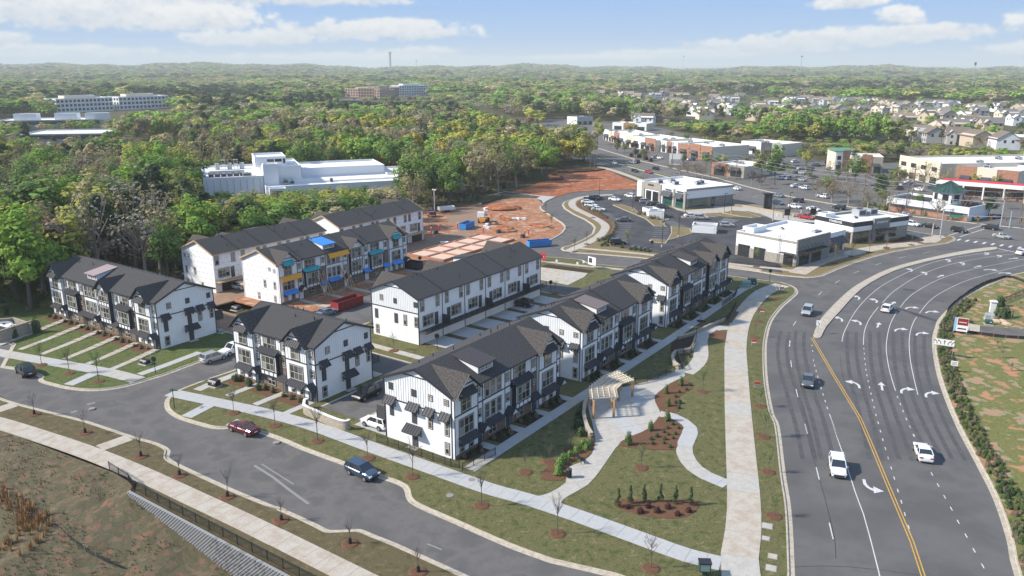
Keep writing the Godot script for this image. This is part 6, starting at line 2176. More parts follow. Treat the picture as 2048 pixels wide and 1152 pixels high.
func build_fences_and_walls() -> void:
	# segmental retaining wall below the lower pavement: each block is laid on its own
	var root := thing("retaining_wall", "grey block retaining wall stepping down below the lower pavement fence", "retaining wall", W(-84.4, 42.38))
	var bw := 0.46
	var bh := 0.21
	var variants: Array[ArrayMesh] = []
	for k in 3:
		var b := Shape.new()
		var z := 0.19 + 0.02 * k
		b.box(Vector3(-bw * 0.5 + 0.02, 0.008, -0.25), Vector3(bw * 0.5 - 0.02, bh - 0.008, 0.05))
		b.quad(Vector3(-bw * 0.5 + 0.02, 0.008, 0.05), Vector3(-0.07, 0.008, z), Vector3(-0.07, bh - 0.008, z), Vector3(-bw * 0.5 + 0.02, bh - 0.008, 0.05))
		b.quad(Vector3(-0.07, 0.008, z), Vector3(0.07, 0.008, z), Vector3(0.07, bh - 0.008, z), Vector3(-0.07, bh - 0.008, z))
		b.quad(Vector3(0.07, 0.008, z), Vector3(bw * 0.5 - 0.02, 0.008, 0.05), Vector3(bw * 0.5 - 0.02, bh - 0.008, 0.05), Vector3(0.07, bh - 0.008, z))
		b.quad(Vector3(-0.07, bh - 0.008, z), Vector3(0.07, bh - 0.008, z), Vector3(bw * 0.5 - 0.02, bh - 0.008, 0.05), Vector3(-bw * 0.5 + 0.02, bh - 0.008, 0.05))
		b.surface(M.wall_block if k < 2 else M.wall_block_dark)
		variants.append(b.mesh)
	var r := rng(44)
	var spots: Array = []
	var t := -84.2
	while t < -50.0:
		var drop := wall_drop(t) + 0.25
		var rows := int(drop / bh) + 1
		for j in rows:
			spots.append([t + (bw * 0.5 if j % 2 else 0.0), j])
		t += bw
	spots.sort_custom(func(a, b): return absf(a[0] + 64.0) < absf(b[0] + 64.0))
	var rest := MultiMesh.new()
	rest.transform_format = MultiMesh.TRANSFORM_3D
	rest.mesh = variants[0]
	rest.instance_count = maxi(0, spots.size() - 300)
	for k in spots.size():
		var at := Vector3(spots[k][0] + 84.4, 0.22 - bh * (spots[k][1] + 1), 0.05 + 0.025 * spots[k][1])
		if k < 300:
			part("block", variants[r.randi() % 3], root, at)
		else:
			rest.set_instance_transform(k - 300, Transform3D(Basis.IDENTITY, at))
	var more := MultiMeshInstance3D.new()
	more.name = "block_course"
	more.multimesh = rest
	root.add_child(more, true)
	stuff(more)
	fence("black metal fence along the lower pavement above the grey block wall", V([-91.2, 43.9, -86.0, 43.6, -84.6, 43.0, -52, 43.0]), 0.1, 1.2, 2.4)
	fence("black metal fence around the gable of the nearest townhouse row", V([-69.66,68.34,-57.37,68.66]), 0.12, 1.1, 1.9)
	fence("short black fence with gate at the corner of the front pavement", V([-55.49,68.62,-54.57,74.39]), 0.12, 1.1, 1.9)
	fence("short black fence stub beside the nearest row's planting bed", V([-57.34,68.68,-55.98,68.95]), 0.12, 1.1, 1.2)
	fence("black fence running behind the timber pergola to the bench wall", smooth(V([-51.76,103.95,-50.3,106.09,-48.64,109.51,-47.78,113.64,-47.04,115.99]), 3), 0.15, 1.1, 2.2)
	fence("black fence curving round the bench recess", smooth(V([-47.04,115.99,-50.19,120.82,-50.91,123.03,-49.19,123.89,-49.86,127.99,-52.35,134.56]), 3), 0.15, 1.1, 1.8)
	fence("black fence stepping up beside the curving path towards the trail", V([-52.35,134.56,-51.97,139.7,-50.48,145.87,-52.69,156.42]), 0.15, 1.1, 2.2)
	fence("black fence at the end of the front pavement by the trail ramp", V([-54.71,154.03,-54.95,161.99,-56.11,166.6]), 0.15, 1.1, 2.2)
	fence("black fence along the glass front of the long grey shop", V([-67.63,192.12,-64.33,193.54,-56.44,194.34,-51.93,196.9]), 0.14, 1.0, 2.4)
	fence("black fence in the clay field right of the main road", V([-7.6,189.25,-6.38,193.34,-4.13,201.1,-1.28,210.26]), 0.1, 1.2, 2.4)
	wall_along("curved_wall", "curved white block wall closing the alley end beside the pavement", "wall", smooth(V([-85.58,70.54,-85.93,70.3,-85.23,69.54,-84.23,68.82,-81.48,68.55,-78.63,68.31,-76.5,68.3,-75.62,68.55,-75.59,69.16]), 4), 0.1, 1.35, 0.3, M.tan_brick, M.sign_white)
	wall_along("garden_wall", "tan curved retaining wall beside the pergola with shrubs at its foot", "wall", smooth(V([-53.61,97.32,-52.95,94.5,-50.91,90.36,-48.73,87.27,-46.72,85.15]), 4), 0.12, 0.95, 0.4, M.tan_brick, M.tan_cap)
	wall_along("garden_wall", "tan curved wall of the bench recess by the middle row", "wall", smooth(V([-50.56,129.69,-49.37,124.8,-50.84,122.39,-50.34,119.39,-49.09,117.04,-47.49,115.67]), 4), 0.12, 0.7, 0.4, M.tan_brick, M.tan_cap)
	wall_along("garden_wall", "long low tan wall under the stepped fence by the path", "wall", V([-53.81,129.67,-52.7,132.75,-51.84,139.37,-50.89,145.14]), 0.12, 0.5, 0.4, M.tan_brick, M.tan_cap)
	wall_along("enclosure_wall", "tan brick enclosure wall round the bin yard left of the lawns", "wall", V([-153.68,57.17,-152.81,57.78,-154.35,64.01,-153.59,65.23]), 0.1, 2.2, 0.3, M.tan_brick, M.tan_brick)
	wall_along("enclosure_wall", "tan brick rear wall of the bin yard against the woods", "wall", V([-161.42,60.44,-161.14,61.34,-159.65,63.45,-153.46,63.6]), 0.1, 2.0, 0.3, M.tan_brick, M.tan_brick)
	for e: Array in [[Vector2(-159.61,61.71), "grey lidded bin behind the tan enclosure wall, the farther one"], [Vector2(-157.63,61.36), "white lidded bin behind the tan enclosure wall, the nearer one"]]:
		var b := thing("waste_bin", e[1], "bin", W(e[0].x, e[0].y, 0.1), 0.1)
		part("body", block_mesh(Vector3(-1.4, 0, -0.8), Vector3(1.4, 1.5, 0.8), M.shutter), b)
		part("lid", block_mesh(Vector3(-1.45, 1.5, -0.85), Vector3(1.45, 1.62, 0.85), M.galv if "grey" in e[1] else M.sign_white), b)
	# low wall along the drive-through and its posts
	wall_along("drive_wall", "low tan wall between the drive-through lane and the highway verge", "wall", V([-95.5,273.9,-92.8,274.5,-85.2,271.4,-76.6,267.2,-70.5,268.2,-62.7,267.2]), 0.12, 0.8, 0.35, M.tan_brick, M.tan_cap)
	# silt fences
	silt("black silt fence along the near edge of the clay field by the main road", V([-4.75,212.23,-8.16,215.76,-10.63,210.05,-12.68,203.52,-14.85,190.73,-16.1,178.64,-15.74,174.91,-14.23,172.14,-10.79,170.86]))
	silt("black silt fence behind the advertising board on the driveway", V([-15.34,160.28,-13.7,162.7,-10.86,163.84,-6.83,164.17,-2.06,165.89]))
	silt("black silt fence winding across the bare slope at the bottom left", V([-101, 34.6, -95, 34.4, -90, 34.1, -87.7, 35.0, -83.4, 34.6, -78.6, 34.4, -75, 34.9]), -1.45, 0.45)
	silt("black silt fence along the foot of the woods above the clay site", V([-171.76,226.28,-172.01,231.63,-174.52,240.26,-177.62,247.81]))
	silt("black silt fence at the wooded end of the upper clay lot", V([-185.2,293.3,-181.9,298.8,-186.7,305.4,-194.2,308.8]))
	silt("black silt fence across the top of the upper clay lot", V([-197.6,319.7,-190.6,322.1,-184.9,331.7,-183.4,340.4]))


func silt(label: String, line: PackedVector2Array, y := 0.05, h := 0.7) -> void:
	var p := resample(smooth(line, 3), 2.0)
	var root := thing("silt_fence", label, "silt fence", W(p[0].x, p[0].y, y), 0.0, "black silt fences")
	var o := W(p[0].x, p[0].y)
	var b := Shape.new()
	var r := rng(p.size())
	var tops: Array[float] = []
	for k in p.size():
		tops.append(h * r.randf_range(0.8, 1.1))
	for k in p.size() - 1:
		var a := W(p[k].x, p[k].y) - o
		var c := W(p[k + 1].x, p[k + 1].y) - o
		var n := (c - a).cross(UP).normalized() * 0.02
		b.quad(a + n, c + n, c + n + UP * tops[k + 1], a + n + UP * tops[k])
		b.quad(c - n, a - n, a - n + UP * tops[k], c - n + UP * tops[k + 1])
		b.quad(a + n + UP * tops[k], c + n + UP * tops[k + 1], c - n + UP * tops[k + 1], a - n + UP * tops[k])
		part("stake", block_mesh(Vector3(-0.04, 0, -0.04), Vector3(0.04, h + 0.35, 0.04), M.old_wood), root, a)
	b.surface(M.silt)
	part("fabric", b.mesh, root)


func build_park() -> void:
	# lawn patches, plaza, paths and beds
	var plaza := smooth(V([-44.72,68.93,-43.96,70.27,-43.61,73.43,-44.61,75.16,-45.28,76.97,-44.83,78.51,-44.54,79.97,-44.72,81.79,-45.6,83.98,-46.66,86.03,-49.39,90.06,-51.36,92.68,-53.48,96.12,-54.11,99.93,-51.36,104.02,-49.63,108.05,-48.06,114.25,-47.73,117.82]), 2)
	plaza.append_array(smooth(V([-46.35,114.58,-45.62,113.61,-46.28,109.42,-46.25,105.76,-45.93,103.13,-44.89,101.12,-43.59,99.38,-42.95,98.29,-42.41,96.65,-42,92.62,-42.63,89.8,-42.9,87.84,-43.04,86.01,-42.95,84.81]), 2))
	plaza.append_array(smooth(V([-41.69,78.39,-41.22,74.65,-41.79,71.09,-41.78,69.42,-41.15,68.83]), 2))
	paved_area("plaza", plaza, 2.9, 0.62, 0.15, [M.concrete, M.concrete_blue, M.concrete])
	paved_path("garden_path", smooth(V([-42.96,98.16,-41.2,98.17,-38.88,97.27,-37.16,95.59,-36.43,93.19,-35.94,90.74,-34.74,88.25,-32.89,86.07,-30.71,84.77,-27.65,84.16]), 4), 2.1, 2.0, 0.154, [M.concrete, M.concrete_blue])
	var upper := smooth(V([-45.98,114.9,-45.97,118.6,-46.84,123.17,-48.81,128.01,-50.68,132.62,-51.22,136.14,-50.76,138.89,-49.73,140.85,-48.2,141.51]), 3)
	paved_path("garden_path", upper, 2.5, 2.2, 0.156, [M.concrete])
	var trail_l := flat([[-51.58,178.55,-53.12,171.44,-52.47,161.57,-50.78,149.55,-48.33,139.58,-45.14,129.49], [-45.08,129.19,-37.83,109.94,-28.63,86.34,-26.97,81.89,-23.98,73.71,-23.11,69.84,-22.23,66.63], -18.5, 60])
	var trail_r := flat([[-47.69,177.73,-49,172.48,-49.39,166.28,-47.97,155.05,-45.46,143.6,-41.82,131.81], [-41.69,131.56,-33.93,110.88,-28.53,96.61,-25.32,88.66,-22.77,81.7,-21.39,77.81,-19.77,72.38,-18.85,69], -14.5, 62])
	var mid := PackedVector2Array()
	for k in trail_l.size():
		mid.append((trail_l[k] + trail_r[k]) * 0.5)
	paved_path("trail", smooth(mid, 3), 3.7, 4.4, 0.158, [M.concrete_warm, M.concrete_warm, M.concrete])
	sheet("mulch_bed", smooth(V([-45.3,112.18,-43.25,110.85,-42.62,109.18,-43.09,105.36,-42,103.29,-40.93,100.14,-42.14,98.89,-43.35,99.28,-45.06,101.32,-46.15,103.66,-46.24,106.65,-45.94,110.23]), 2, true), 0.16, M.mulch)
	sheet("mulch_bed", smooth(V([-42.2,96.91,-40.88,97.44,-38.59,96.24,-37.95,94.89,-37.14,91.28,-36.37,89.09,-38.37,87.55,-40.34,86.44,-43.01,85.79,-43.05,88.41,-42.17,91.34,-41.97,94.11]), 2, true), 0.162, M.mulch)
	sheet("mulch_bed", smooth(V([-36.92,73.08,-36.05,74.21,-32.79,76.13,-29.54,78.61,-28.54,77.67,-28.84,74.73,-30.85,72.98,-33.28,72.1,-35.78,71.99]), 3, true), 0.159, M.mulch)
	sheet("mulch_bed", smooth(V([-47.48,84.04,-46.67,85.66,-45.19,83.04,-44.78,80.89,-45.48,79.13,-45.52,77.04,-44.28,74.22,-44.77,73.3,-46.57,72.62,-47.57,75.49,-47.17,77.63,-46.42,80.72]), 2, true), 0.163, M.mulch)
	sheet("mulch_bed", V([-50.22,135.27,-49.98,138.62,-47.94,138.44,-46.65,134.68,-47.52,133.32,-49.41,133.51]), 0.164, M.mulch)
	sheet("bank", V([-53.9,130.37,-52.02,133.22,-49.63,127.44,-50.98,123.67,-52.27,122.77,-54.06,127.25]), 0.14, M.mulch_dark)
	sheet("planting_bed", V([-50.22,145.18,-51.49,152.44,-50.47,152.21,-49.18,144.18]), 0.165, M.mulch)
	# pergola
	var root := thing("pergola", "curved timber pergola with pale slatted roof on the park plaza", "pergola", W(-49.5, 96.5, 0.15))
	var o := W(-49.5, 96.5)
	var outer := V([-49.9, 91.0, -52.3, 94.8, -52.6, 99.4, -51.6, 102.6])
	var inner := V([-47.5, 93.3, -49.2, 95.9, -49.5, 98.5, -48.6, 101.1])
	for l: PackedVector2Array in [outer, inner]:
		for k in 4:
			var c := (outer[k] + inner[k]) * 0.5
			var q := l[k].lerp(c, 0.12)
			part("post", block_mesh(Vector3(-0.14, 0, -0.14), Vector3(0.14, 2.75, 0.14), M.cedar), root, W(q.x, q.y) - o)
		for k in 3:
			var b := Shape.new()
			b.bar(W(l[k].x, l[k].y, 2.8) - o, W(l[k + 1].x, l[k + 1].y, 2.8) - o, 0.12, 0.26)
			b.surface(M.pale_wood)
			part("beam", b.mesh, root)
	for k in 3:
		for i in 6:
			var u := (i + 0.1) / 6.0
			var a := outer[k].lerp(outer[k + 1], u)
			var c := inner[k].lerp(inner[k + 1], u)
			var d := (a - c).normalized() * 0.4
			var b := Shape.new()
			b.bar(W(a.x + d.x, a.y + d.y, 2.99) - o, W(c.x - d.x, c.y - d.y, 2.99) - o, 0.08, 0.16)
			b.surface(M.pale_wood)
			part("rafter", b.mesh, root)
		for i in 5:
			var u := i / 4.0
			var b := Shape.new()
			var a := outer[k].lerp(inner[k], u)
			var c := outer[k + 1].lerp(inner[k + 1], u)
			b.bar(W(a.x, a.y, 3.11) - o, W(c.x, c.y, 3.11) - o, 0.08, 0.06)
			b.surface(M.pale_wood)
			part("lath", b.mesh, root)
	bench("black metal bench beside the shrubs on the lower plaza path", Vector2(-44.99,79.03), 2.6)
	bench("black metal bench in the curved wall recess, nearer one", Vector2(-48.29,118.58), 1.9)
	bench("black metal bench in the curved wall recess, farther one", Vector2(-49.1,122.27), 2.4)
	var bin := thing("litter_bin", "black slatted litter bin on the plaza path near the lower pavement", "litter bin", W(Vector2(-43.94,74.75).x, Vector2(-43.94,74.75).y, 0.16))
	for k in 14:
		var a := TAU * k / 14.0
		part("slat", block_mesh(Vector3(-0.05, 0.12, -0.015), Vector3(0.05, 0.95, 0.015), M.black), bin, Vector3(sin(a) * 0.32, 0, cos(a) * 0.32), a)
	var lid := Shape.new()
	lid.tube(Vector3(0, 0.05, 0), Vector3(0, 0.9, 0), 0.28, 0.28, 12)
	lid.tube(Vector3(0, 1.1, 0), Vector3(0, 1.18, 0), 0.36, 0.3, 12)
	lid.surface(M.shutter)
	part("liner", lid.mesh, bin)


func bench(label: String, at: Vector2, turn: float) -> void:
	var root := thing("bench", label, "bench", W(at.x, at.y, 0.16), turn, "park benches")
	for k in 5:
		part("seat_slat", block_mesh(Vector3(-0.9, 0.43, 0.0), Vector3(0.9, 0.46, 0.08), M.black), root, Vector3(0, 0, 0.1 * k - 0.2))
	for k in 4:
		part("back_slat", block_mesh(Vector3(-0.9, 0, 0), Vector3(0.9, 0.08, 0.03), M.black), root, Vector3(0, 0.54 + 0.11 * k, -0.25 - 0.03 * k))
	for x: float in [-0.85, 0.85]:
		for z: float in [-0.22, 0.24]:
			part("leg", block_mesh(Vector3(-0.03, 0, -0.03), Vector3(0.03, 0.66 if z > 0 else 0.95, 0.03), M.black), root, Vector3(x, 0, z))
		part("armrest", block_mesh(Vector3(-0.03, 0.64, -0.24), Vector3(0.03, 0.68, 0.27), M.black), root, Vector3(x, 0, 0))

# ---------------------------------------------------------------- street furniture and site things

func at2(p: Vector2, y := 0.12) -> Vector3:
	return W(p.x, p.y, y)


func post_mesh(h: float, r: float, m: Material, sides := 8) -> ArrayMesh:
	var key := "post%.2f_%.3f_%d" % [h, r, m.get_instance_id()]
	if not cache.has(key):
		var b := Shape.new()
		b.tube(Vector3.ZERO, Vector3(0, h, 0), r, r * 0.8, sides)
		cache[key] = b.surface(m).mesh
	return cache[key]


func disc_mesh(r: float, sides: int, m: Material, depth := 0.03) -> ArrayMesh:
	var b := Shape.new()
	b.xf = Transform3D(Basis(Vector3.BACK, PI / sides), Vector3.ZERO)
	b.tube(Vector3.ZERO, Vector3(0, 0, depth), r, r, sides)
	b.surface(m)
	return b.mesh


func stop_sign(label: String, p: Vector2, turn: float, h := 2.7) -> void:
	var o := thing("stop_sign", label, "stop sign", at2(p), turn, "stop signs")
	part("post", post_mesh(h, 0.06, M.black), o)
	part("sign_back", disc_mesh(0.46, 8, M.black), o, Vector3(0, h - 0.25, 0.05))
	part("sign_face", disc_mesh(0.4, 8, M.red), o, Vector3(0, h - 0.25, 0.03), PI)


func lamp_post(label: String, p: Vector2, h: float) -> void:
	var o := thing("lamp_post", label, "lamp post", at2(p), 0.6, "lamp posts of the shops")
	part("pole", post_mesh(h, 0.09, M.black), o)
	part("foot", post_mesh(0.7, 0.28, M.concrete), o)
	part("lamp_head", block_mesh(Vector3(-0.15, 0, -0.1), Vector3(0.9, 0.14, 0.3), M.black), o, Vector3(0, h, 0))


func panel_sign(called: String, label: String, category: String, p: Vector2, turn: float, w: float, h: float, y: float, m: Material, posts := 2) -> Node3D:
	var o := thing(called, label, category, at2(p), turn)
	part("panel", block_mesh(Vector3(-w * 0.5, y, -0.03), Vector3(w * 0.5, y + h, 0.03), m), o)
	for k in posts:
		var x := 0.0 if posts == 1 else (-0.46 + 0.92 * k) * w
		part("post", post_mesh(y + h * (1.0 if posts > 1 else 0.3), 0.045, M.galv), o, Vector3(x, 0, -0.08))
	return o


func build_street_furniture() -> void:
	stop_sign("black backed stop sign at the car park exit behind the farthest townhouse row", Vector2(-89.08,192.8), 0.6)
	stop_sign("black backed stop sign at the lane end by the visitor parking", Vector2(-89.35,142.36), 0.6)
	stop_sign("black backed stop sign on the drive beside the rear balconies row", Vector2(-86.4,100.48), 0.6)
	stop_sign("black backed stop sign at the corner of the lawns with stepping slabs", Vector2(-116.33,65.49), 0.5)
	stop_sign("black backed stop sign on the side street corner by the trail", Vector2(-52.96,179.23), 0.8, 2.9)
	stop_sign("small black backed stop sign where the site road meets the street", Vector2(-128.02,143.26), 0.6)
	var ns := thing("street_sign", "black street name post with green blade on the rounded corner", "street sign", at2(Vector2(-101.55,59.36)), 0.5)
	part("post", post_mesh(3.0, 0.06, M.black), ns)
	part("blade", block_mesh(Vector3(0, 2.65, -0.02), Vector3(0.8, 2.85, 0.02), plain(0.03, 0.16, 0.10, 0.5)), ns)
	part("blade", block_mesh(Vector3(-0.02, 2.88, 0), Vector3(0.02, 3.08, 0.8), plain(0.03, 0.16, 0.10, 0.5)), ns)
	for e: Array in [[Vector2(-88.85,198.81), 7.2, "nearest the black stop sign behind the farthest row"], [Vector2(-90.4,213.55), 7.0, "on the straw island before the bin store"], [Vector2(-102.61,247.06), 7.0, "beside the small kerbed island by the shop corner"], [Vector2(-101.9,228.97), 7.0, "on the long straw island below the white bin store"],
		[Vector2(-121.18,245.35), 7.0, "at the upper end of the long straw island"], [Vector2(-144.94,264.83), 7.0, "at the entrance by the row of parked cars"], [Vector2(-94.33,260.41), 6.5, "left by the drive-through lane"], [Vector2(-91.43,259.5), 6.5, "right by the drive-through lane's straw island"], [Vector2(-75.98,254.88), 6.8, "in front of the long shop's back corner"], [Vector2(-72.18,258.56), 9.0, "behind the long shop, the tallest there"]]:
		lamp_post("black car park lamp post " + e[2], e[0], e[1])
	# wooden utility poles and wires
	var far_poles := V([-228.6,429.9,-162.6,371,-146.8,353.4,-133,346.3,-117,334.5])
	far_poles.append_array(V([-58.4,299.4,-43,290.1,-42.8,298.3,-10.7,294.8]))
	var names := ["farthest up the strip", "by the white board sign", "in front of the orange brick block", "left of the brick restaurant", "by the purple blossom trees", "by the hedge across from the coffee shop", "left of the teal turret, nearer one", "left of the teal turret, taller one", "at the junction's right side"]
	for k in far_poles.size():
		pole("wooden utility pole beyond the highway, " + names[k], far_poles[k], 15.5 if k == 7 else 12.0)
	for k in far_poles.size() - 1:
		for y: float in [11.6, 10.2, 8.4]:
			wire(far_poles[k], far_poles[k + 1], y)
	var near_poles := V([-191.5,344,-193.2,342.7])
	pole("wooden utility pole at the wooded corner of the clay lot, right one", near_poles[0], 11.5)
	pole("wooden utility pole at the wooded corner of the clay lot, left one", near_poles[1], 10.5)
	# signals
	signal_mast("traffic signal mast with long arm and green street name panel by the coffee shop", Vector2(-27.91,255.65), Vector2(0.93, 0.37), 21.0, 8.4, 6.6, true)
	signal_mast("traffic signal mast across the junction with its arm reaching left", Vector2(-15.05,284.66), Vector2(-0.97, -0.25), 15.0, 8.4, 7.4, false)
	signal_mast("short grey signal post at the far right kerb of the junction", Vector2(-12.66,284.38), Vector2(0.2, -0.9), 0.8, 5.2, 4.6, false)
	var ps := thing("crossing_post", "white pedestrian signal post at the shop corner kerb", "signal", at2(Vector2(-30.58,259.96)), 0.0)
	part("post", post_mesh(3.4, 0.09, M.sign_white), ps)
	part("signal_head", block_mesh(Vector3(-0.2, 2.9, -0.15), Vector3(0.2, 3.4, 0.15), M.orange), ps)
	# small red estate signs along the trail
	var n := 0
	for e: Array in [[Vector2(-48,172.27), "nearest the side street corner"], [Vector2(-46.22,153.36), "beside the path junction"], [Vector2(-41.37,134.07), "by the park path bend"], [Vector2(-34.45,115.05), "the one with a green strip"]]:
		var s := panel_sign("yard_sign", "red and white yard sign on the roadside grass, " + e[1], "yard sign", e[0], 0.5, 0.9, 0.6, 0.5, M.red, 2)
		part("white_strip", block_mesh(Vector3(-0.42, 0.52, 0.0), Vector3(0.42, 0.74, 0.045), M.sign_white if n < 3 else M.green_box), s)
		n += 1
	# boards
	var ad := panel_sign("advertising_board", "white and red advertising board with blue edge on the driveway corner", "sign board", Vector2(-12.19,162.49), 0.1, 2.3, 2.6, 0.5, M.sign_white)
	part("red_print", block_mesh(Vector3(-0.6, 1.7, 0.0), Vector3(1.1, 3.0, 0.045), M.dark_red), ad)
	part("blue_edge", block_mesh(Vector3(-1.15, 0.5, 0.0), Vector3(-0.75, 3.1, 0.042), plain(0.25, 0.45, 0.68)), ad)
	part("dark_print", block_mesh(Vector3(-0.5, 0.9, 0.0), Vector3(0.9, 1.15, 0.044), M.trim), ad)
	part("print_line", block_mesh(Vector3(-0.4, 2.2, 0.0), Vector3(0.9, 2.32, 0.05), M.sign_white), ad)
	var ls := panel_sign("lane_sign", "white lane use sign showing five black arrows beside the main road kerb", "road sign", Vector2(-13.03,146.89), 0.1, 3.0, 1.1, 2.1, M.sign_white)
	for k in 5:
		var b := Shape.new()
		var lean := -0.28 if k < 2 else (0.0 if k == 2 else 0.28)
		b.bar(Vector3(-1.12 + 0.56 * k, 2.3, 0.04), Vector3(-1.12 + 0.56 * k, 2.65, 0.04), 0.09, 0.02, Vector3.BACK)
		b.bar(Vector3(-1.12 + 0.56 * k, 2.62, 0.04), Vector3(-1.12 + 0.56 * k + lean, 2.9, 0.04), 0.09, 0.02, Vector3.BACK)
		b.tri(Vector3(-1.3 + 0.56 * k + lean, 2.82, 0.05), Vector3(-0.94 + 0.56 * k + lean, 2.82, 0.05), Vector3(-1.12 + 0.56 * k + lean * 1.5, 3.08, 0.05))
		b.surface(M.black)
		part("arrow", b.mesh, ls)
	var sm := panel_sign("road_sign", "small white text sign on the shrub bank right of the main road", "road sign", Vector2(-10.58,140.19), 0.1, 1.0, 0.8, 1.1, M.sign_white, 1)
	for k in 3:
		part("print_line", block_mesh(Vector3(-0.38, 1.25 + 0.2 * k, 0.0), Vector3(0.38, 1.32 + 0.2 * k, 0.04), M.shutter), sm)
	var kr := panel_sign("keep_right_sign", "white keep right sign on the nose of the road median", "road sign", Vector2(-33.9,147.52), 0.2, 0.75, 0.95, 1.6, M.sign_white, 1)
	var kb := Shape.new()
	kb.bar(Vector3(-0.2, 2.3, 0.04), Vector3(0.15, 1.9, 0.04), 0.1, 0.02, Vector3.BACK)
	kb.tri(Vector3(0.28, 1.75, 0.05), Vector3(0.26, 2.05, 0.05), Vector3(0.02, 1.8, 0.05))
	kb.surface(M.black)
	part("arrow", kb.mesh, kr)
	var wb := panel_sign("sign_board", "white picture board on two posts beside the side street", "sign board", Vector2(-92.75,166.66), -0.25, 2.6, 2.0, 0.9, M.sign_white)
	part("picture", block_mesh(Vector3(-1.0, 1.4, 0.0), Vector3(0.1, 2.6, 0.045), M.shutter), wb)
	var rb := panel_sign("sign_board", "red board with pale script on the lawn at the end of the balcony row", "sign board", Vector2(-107.01,165.97), 0.1, 2.4, 1.8, 0.3, M.red)
	part("script", block_mesh(Vector3(-0.7, 1.1, 0.0), Vector3(0.7, 1.35, 0.045), M.sign_white), rb)
	for e: Array in [[Vector2(-101.68,164.66), "left"], [Vector2(-96.16,165.47), "middle"], [Vector2(-95.65,167.65), "right"]]:
		panel_sign("notice", "small white notice on a stake by the visitor parking, %s one of three" % e[1], "sign", e[0], 0.1, 0.5, 0.6, 0.8, M.sign_white, 1)
	var hb := panel_sign("board_sign", "large white board sign facing the highway from the strip's verge", "sign board", Vector2(-161.66,373.06), 0.4, 6.5, 5.6, 0.6, M.sign_white)
	part("picture", block_mesh(Vector3(-2.4, 1.2, 0.0), Vector3(2.2, 3.4, 0.05), M.galv), hb)
	var mt := thing("menu_tower", "black ordering tower with flat cap beside the drive-through lane", "tower sign", at2(Vector2(-84.68,276.56)), 0.5)
	part("cabinet", block_mesh(Vector3(-1.3, 0, -0.6), Vector3(1.3, 5.2, 0.6), M.black), mt)
	part("cap", block_mesh(Vector3(-1.9, 5.2, -1.0), Vector3(1.9, 5.45, 1.0), M.black), mt)
	part("screen", block_mesh(Vector3(-0.2, 0.8, 0.6), Vector3(1.1, 4.6, 0.63), M.shutter), mt)
	n = 0
	for p in V([-77.6,264.3,-74.8,261.9,-73,266.5,-71.7,264.1,-72.6,274.5,-65,266.7,-64.1,267.3]):
		var bo := thing("bollard", "", "bollard", at2(p), 0.0, "bollards by the drive-through lane")
		rank(bo, "short post beside the drive-through lane behind the long shop", p.x, p.y)
		part("post", post_mesh(1.1, 0.12, M.black if n % 2 else M.sign_white), bo)
		part("cap", post_mesh(0.1, 0.13, M.galv), bo, Vector3(0, 1.1, 0))
		n += 1
	for e: Array in [[Vector2(-74.31,264.44), "left"], [Vector2(-67.6,270.22), "right"]]:
		var mb := thing("menu_board", "dark menu board on a post at the drive-through lane, %s one of two" % e[1], "menu board", at2(e[0]), 0.6)
		part("board", block_mesh(Vector3(-0.9, 0.5, -0.15), Vector3(0.9, 2.6, 0.15), M.black), mb)
		part("frame", block_mesh(Vector3(-1.0, 2.6, -0.3), Vector3(1.0, 2.75, 0.5), M.shutter), mb)
	# utility cabinets
	cabinet("dark electrical cabinet on a pad beside the stepping slab walks", Vector2(-121.6,66.89), 0.1, Vector3(1.5, 0.8, 1.0), M.black)
	cabinet("dark electrical cabinet on the front lawn of the three-unit row", Vector2(-103.97,67.75), 0.1, Vector3(1.7, 1.0, 1.1), M.black)
	cabinet("pale green electrical cabinet behind the shrubs at the trail's top", Vector2(-55.87,171.55), 0.6, Vector3(2.0, 1.5, 1.4), M.green_box)
	cabinet("dark green electrical cabinet at the trail's top beside the pale one", Vector2(-55.43,174.39), 0.6, Vector3(1.7, 1.5, 1.2), M.green_metal)
	cabinet("grey topped utility cabinet by the rocks right of the main road", Vector2(-8.63,176.06), 0.3, Vector3(1.5, 1.1, 1.2), M.galv)
	cabinet("green utility cabinet by the rocks right of the main road", Vector2(-8.39,172.09), 0.3, Vector3(1.2, 0.9, 1.0), M.green_metal)
	cabinet("dark cabinet beside the muddy lane end below the wrapped shell", Vector2(-135,94.8), 0.1, Vector3(1.6, 0.9, 1.2), M.black)
	cabinet("small green box at the gable corner of the six-unit row", Vector2(-124.97,84.01), 0.1, Vector3(0.9, 0.7, 0.7), M.green_box)
	var mo := thing("monument", "white stone marker post among conifers right of the main road", "marker", at2(Vector2(-8.57,181.4)), 0.3)
	part("pillar", block_mesh(Vector3(-0.5, 0, -0.4), Vector3(0.5, 2.2, 0.4), M.sign_white), mo)
	part("cap", block_mesh(Vector3(-0.65, 2.2, -0.55), Vector3(0.65, 2.4, 0.55), M.sign_white), mo)
	var r := rng(3)
	n = 0
	for p in V([-7.33,175.11,-6.36,175.6,-5.46,174.15]):
		var b := Shape.new()
		boulder(b, r, 0.75)
		b.surface(plain(0.46, 0.33, 0.25, 0.9))
		single("boulder", ["left", "middle", "right"][n] + " pale boulder of three beside the green utility cabinet", "boulder", b.mesh, at2(p), 0.0, "boulders by the driveway")
		n += 1
	# timber stakes in the clay field
	n = 0
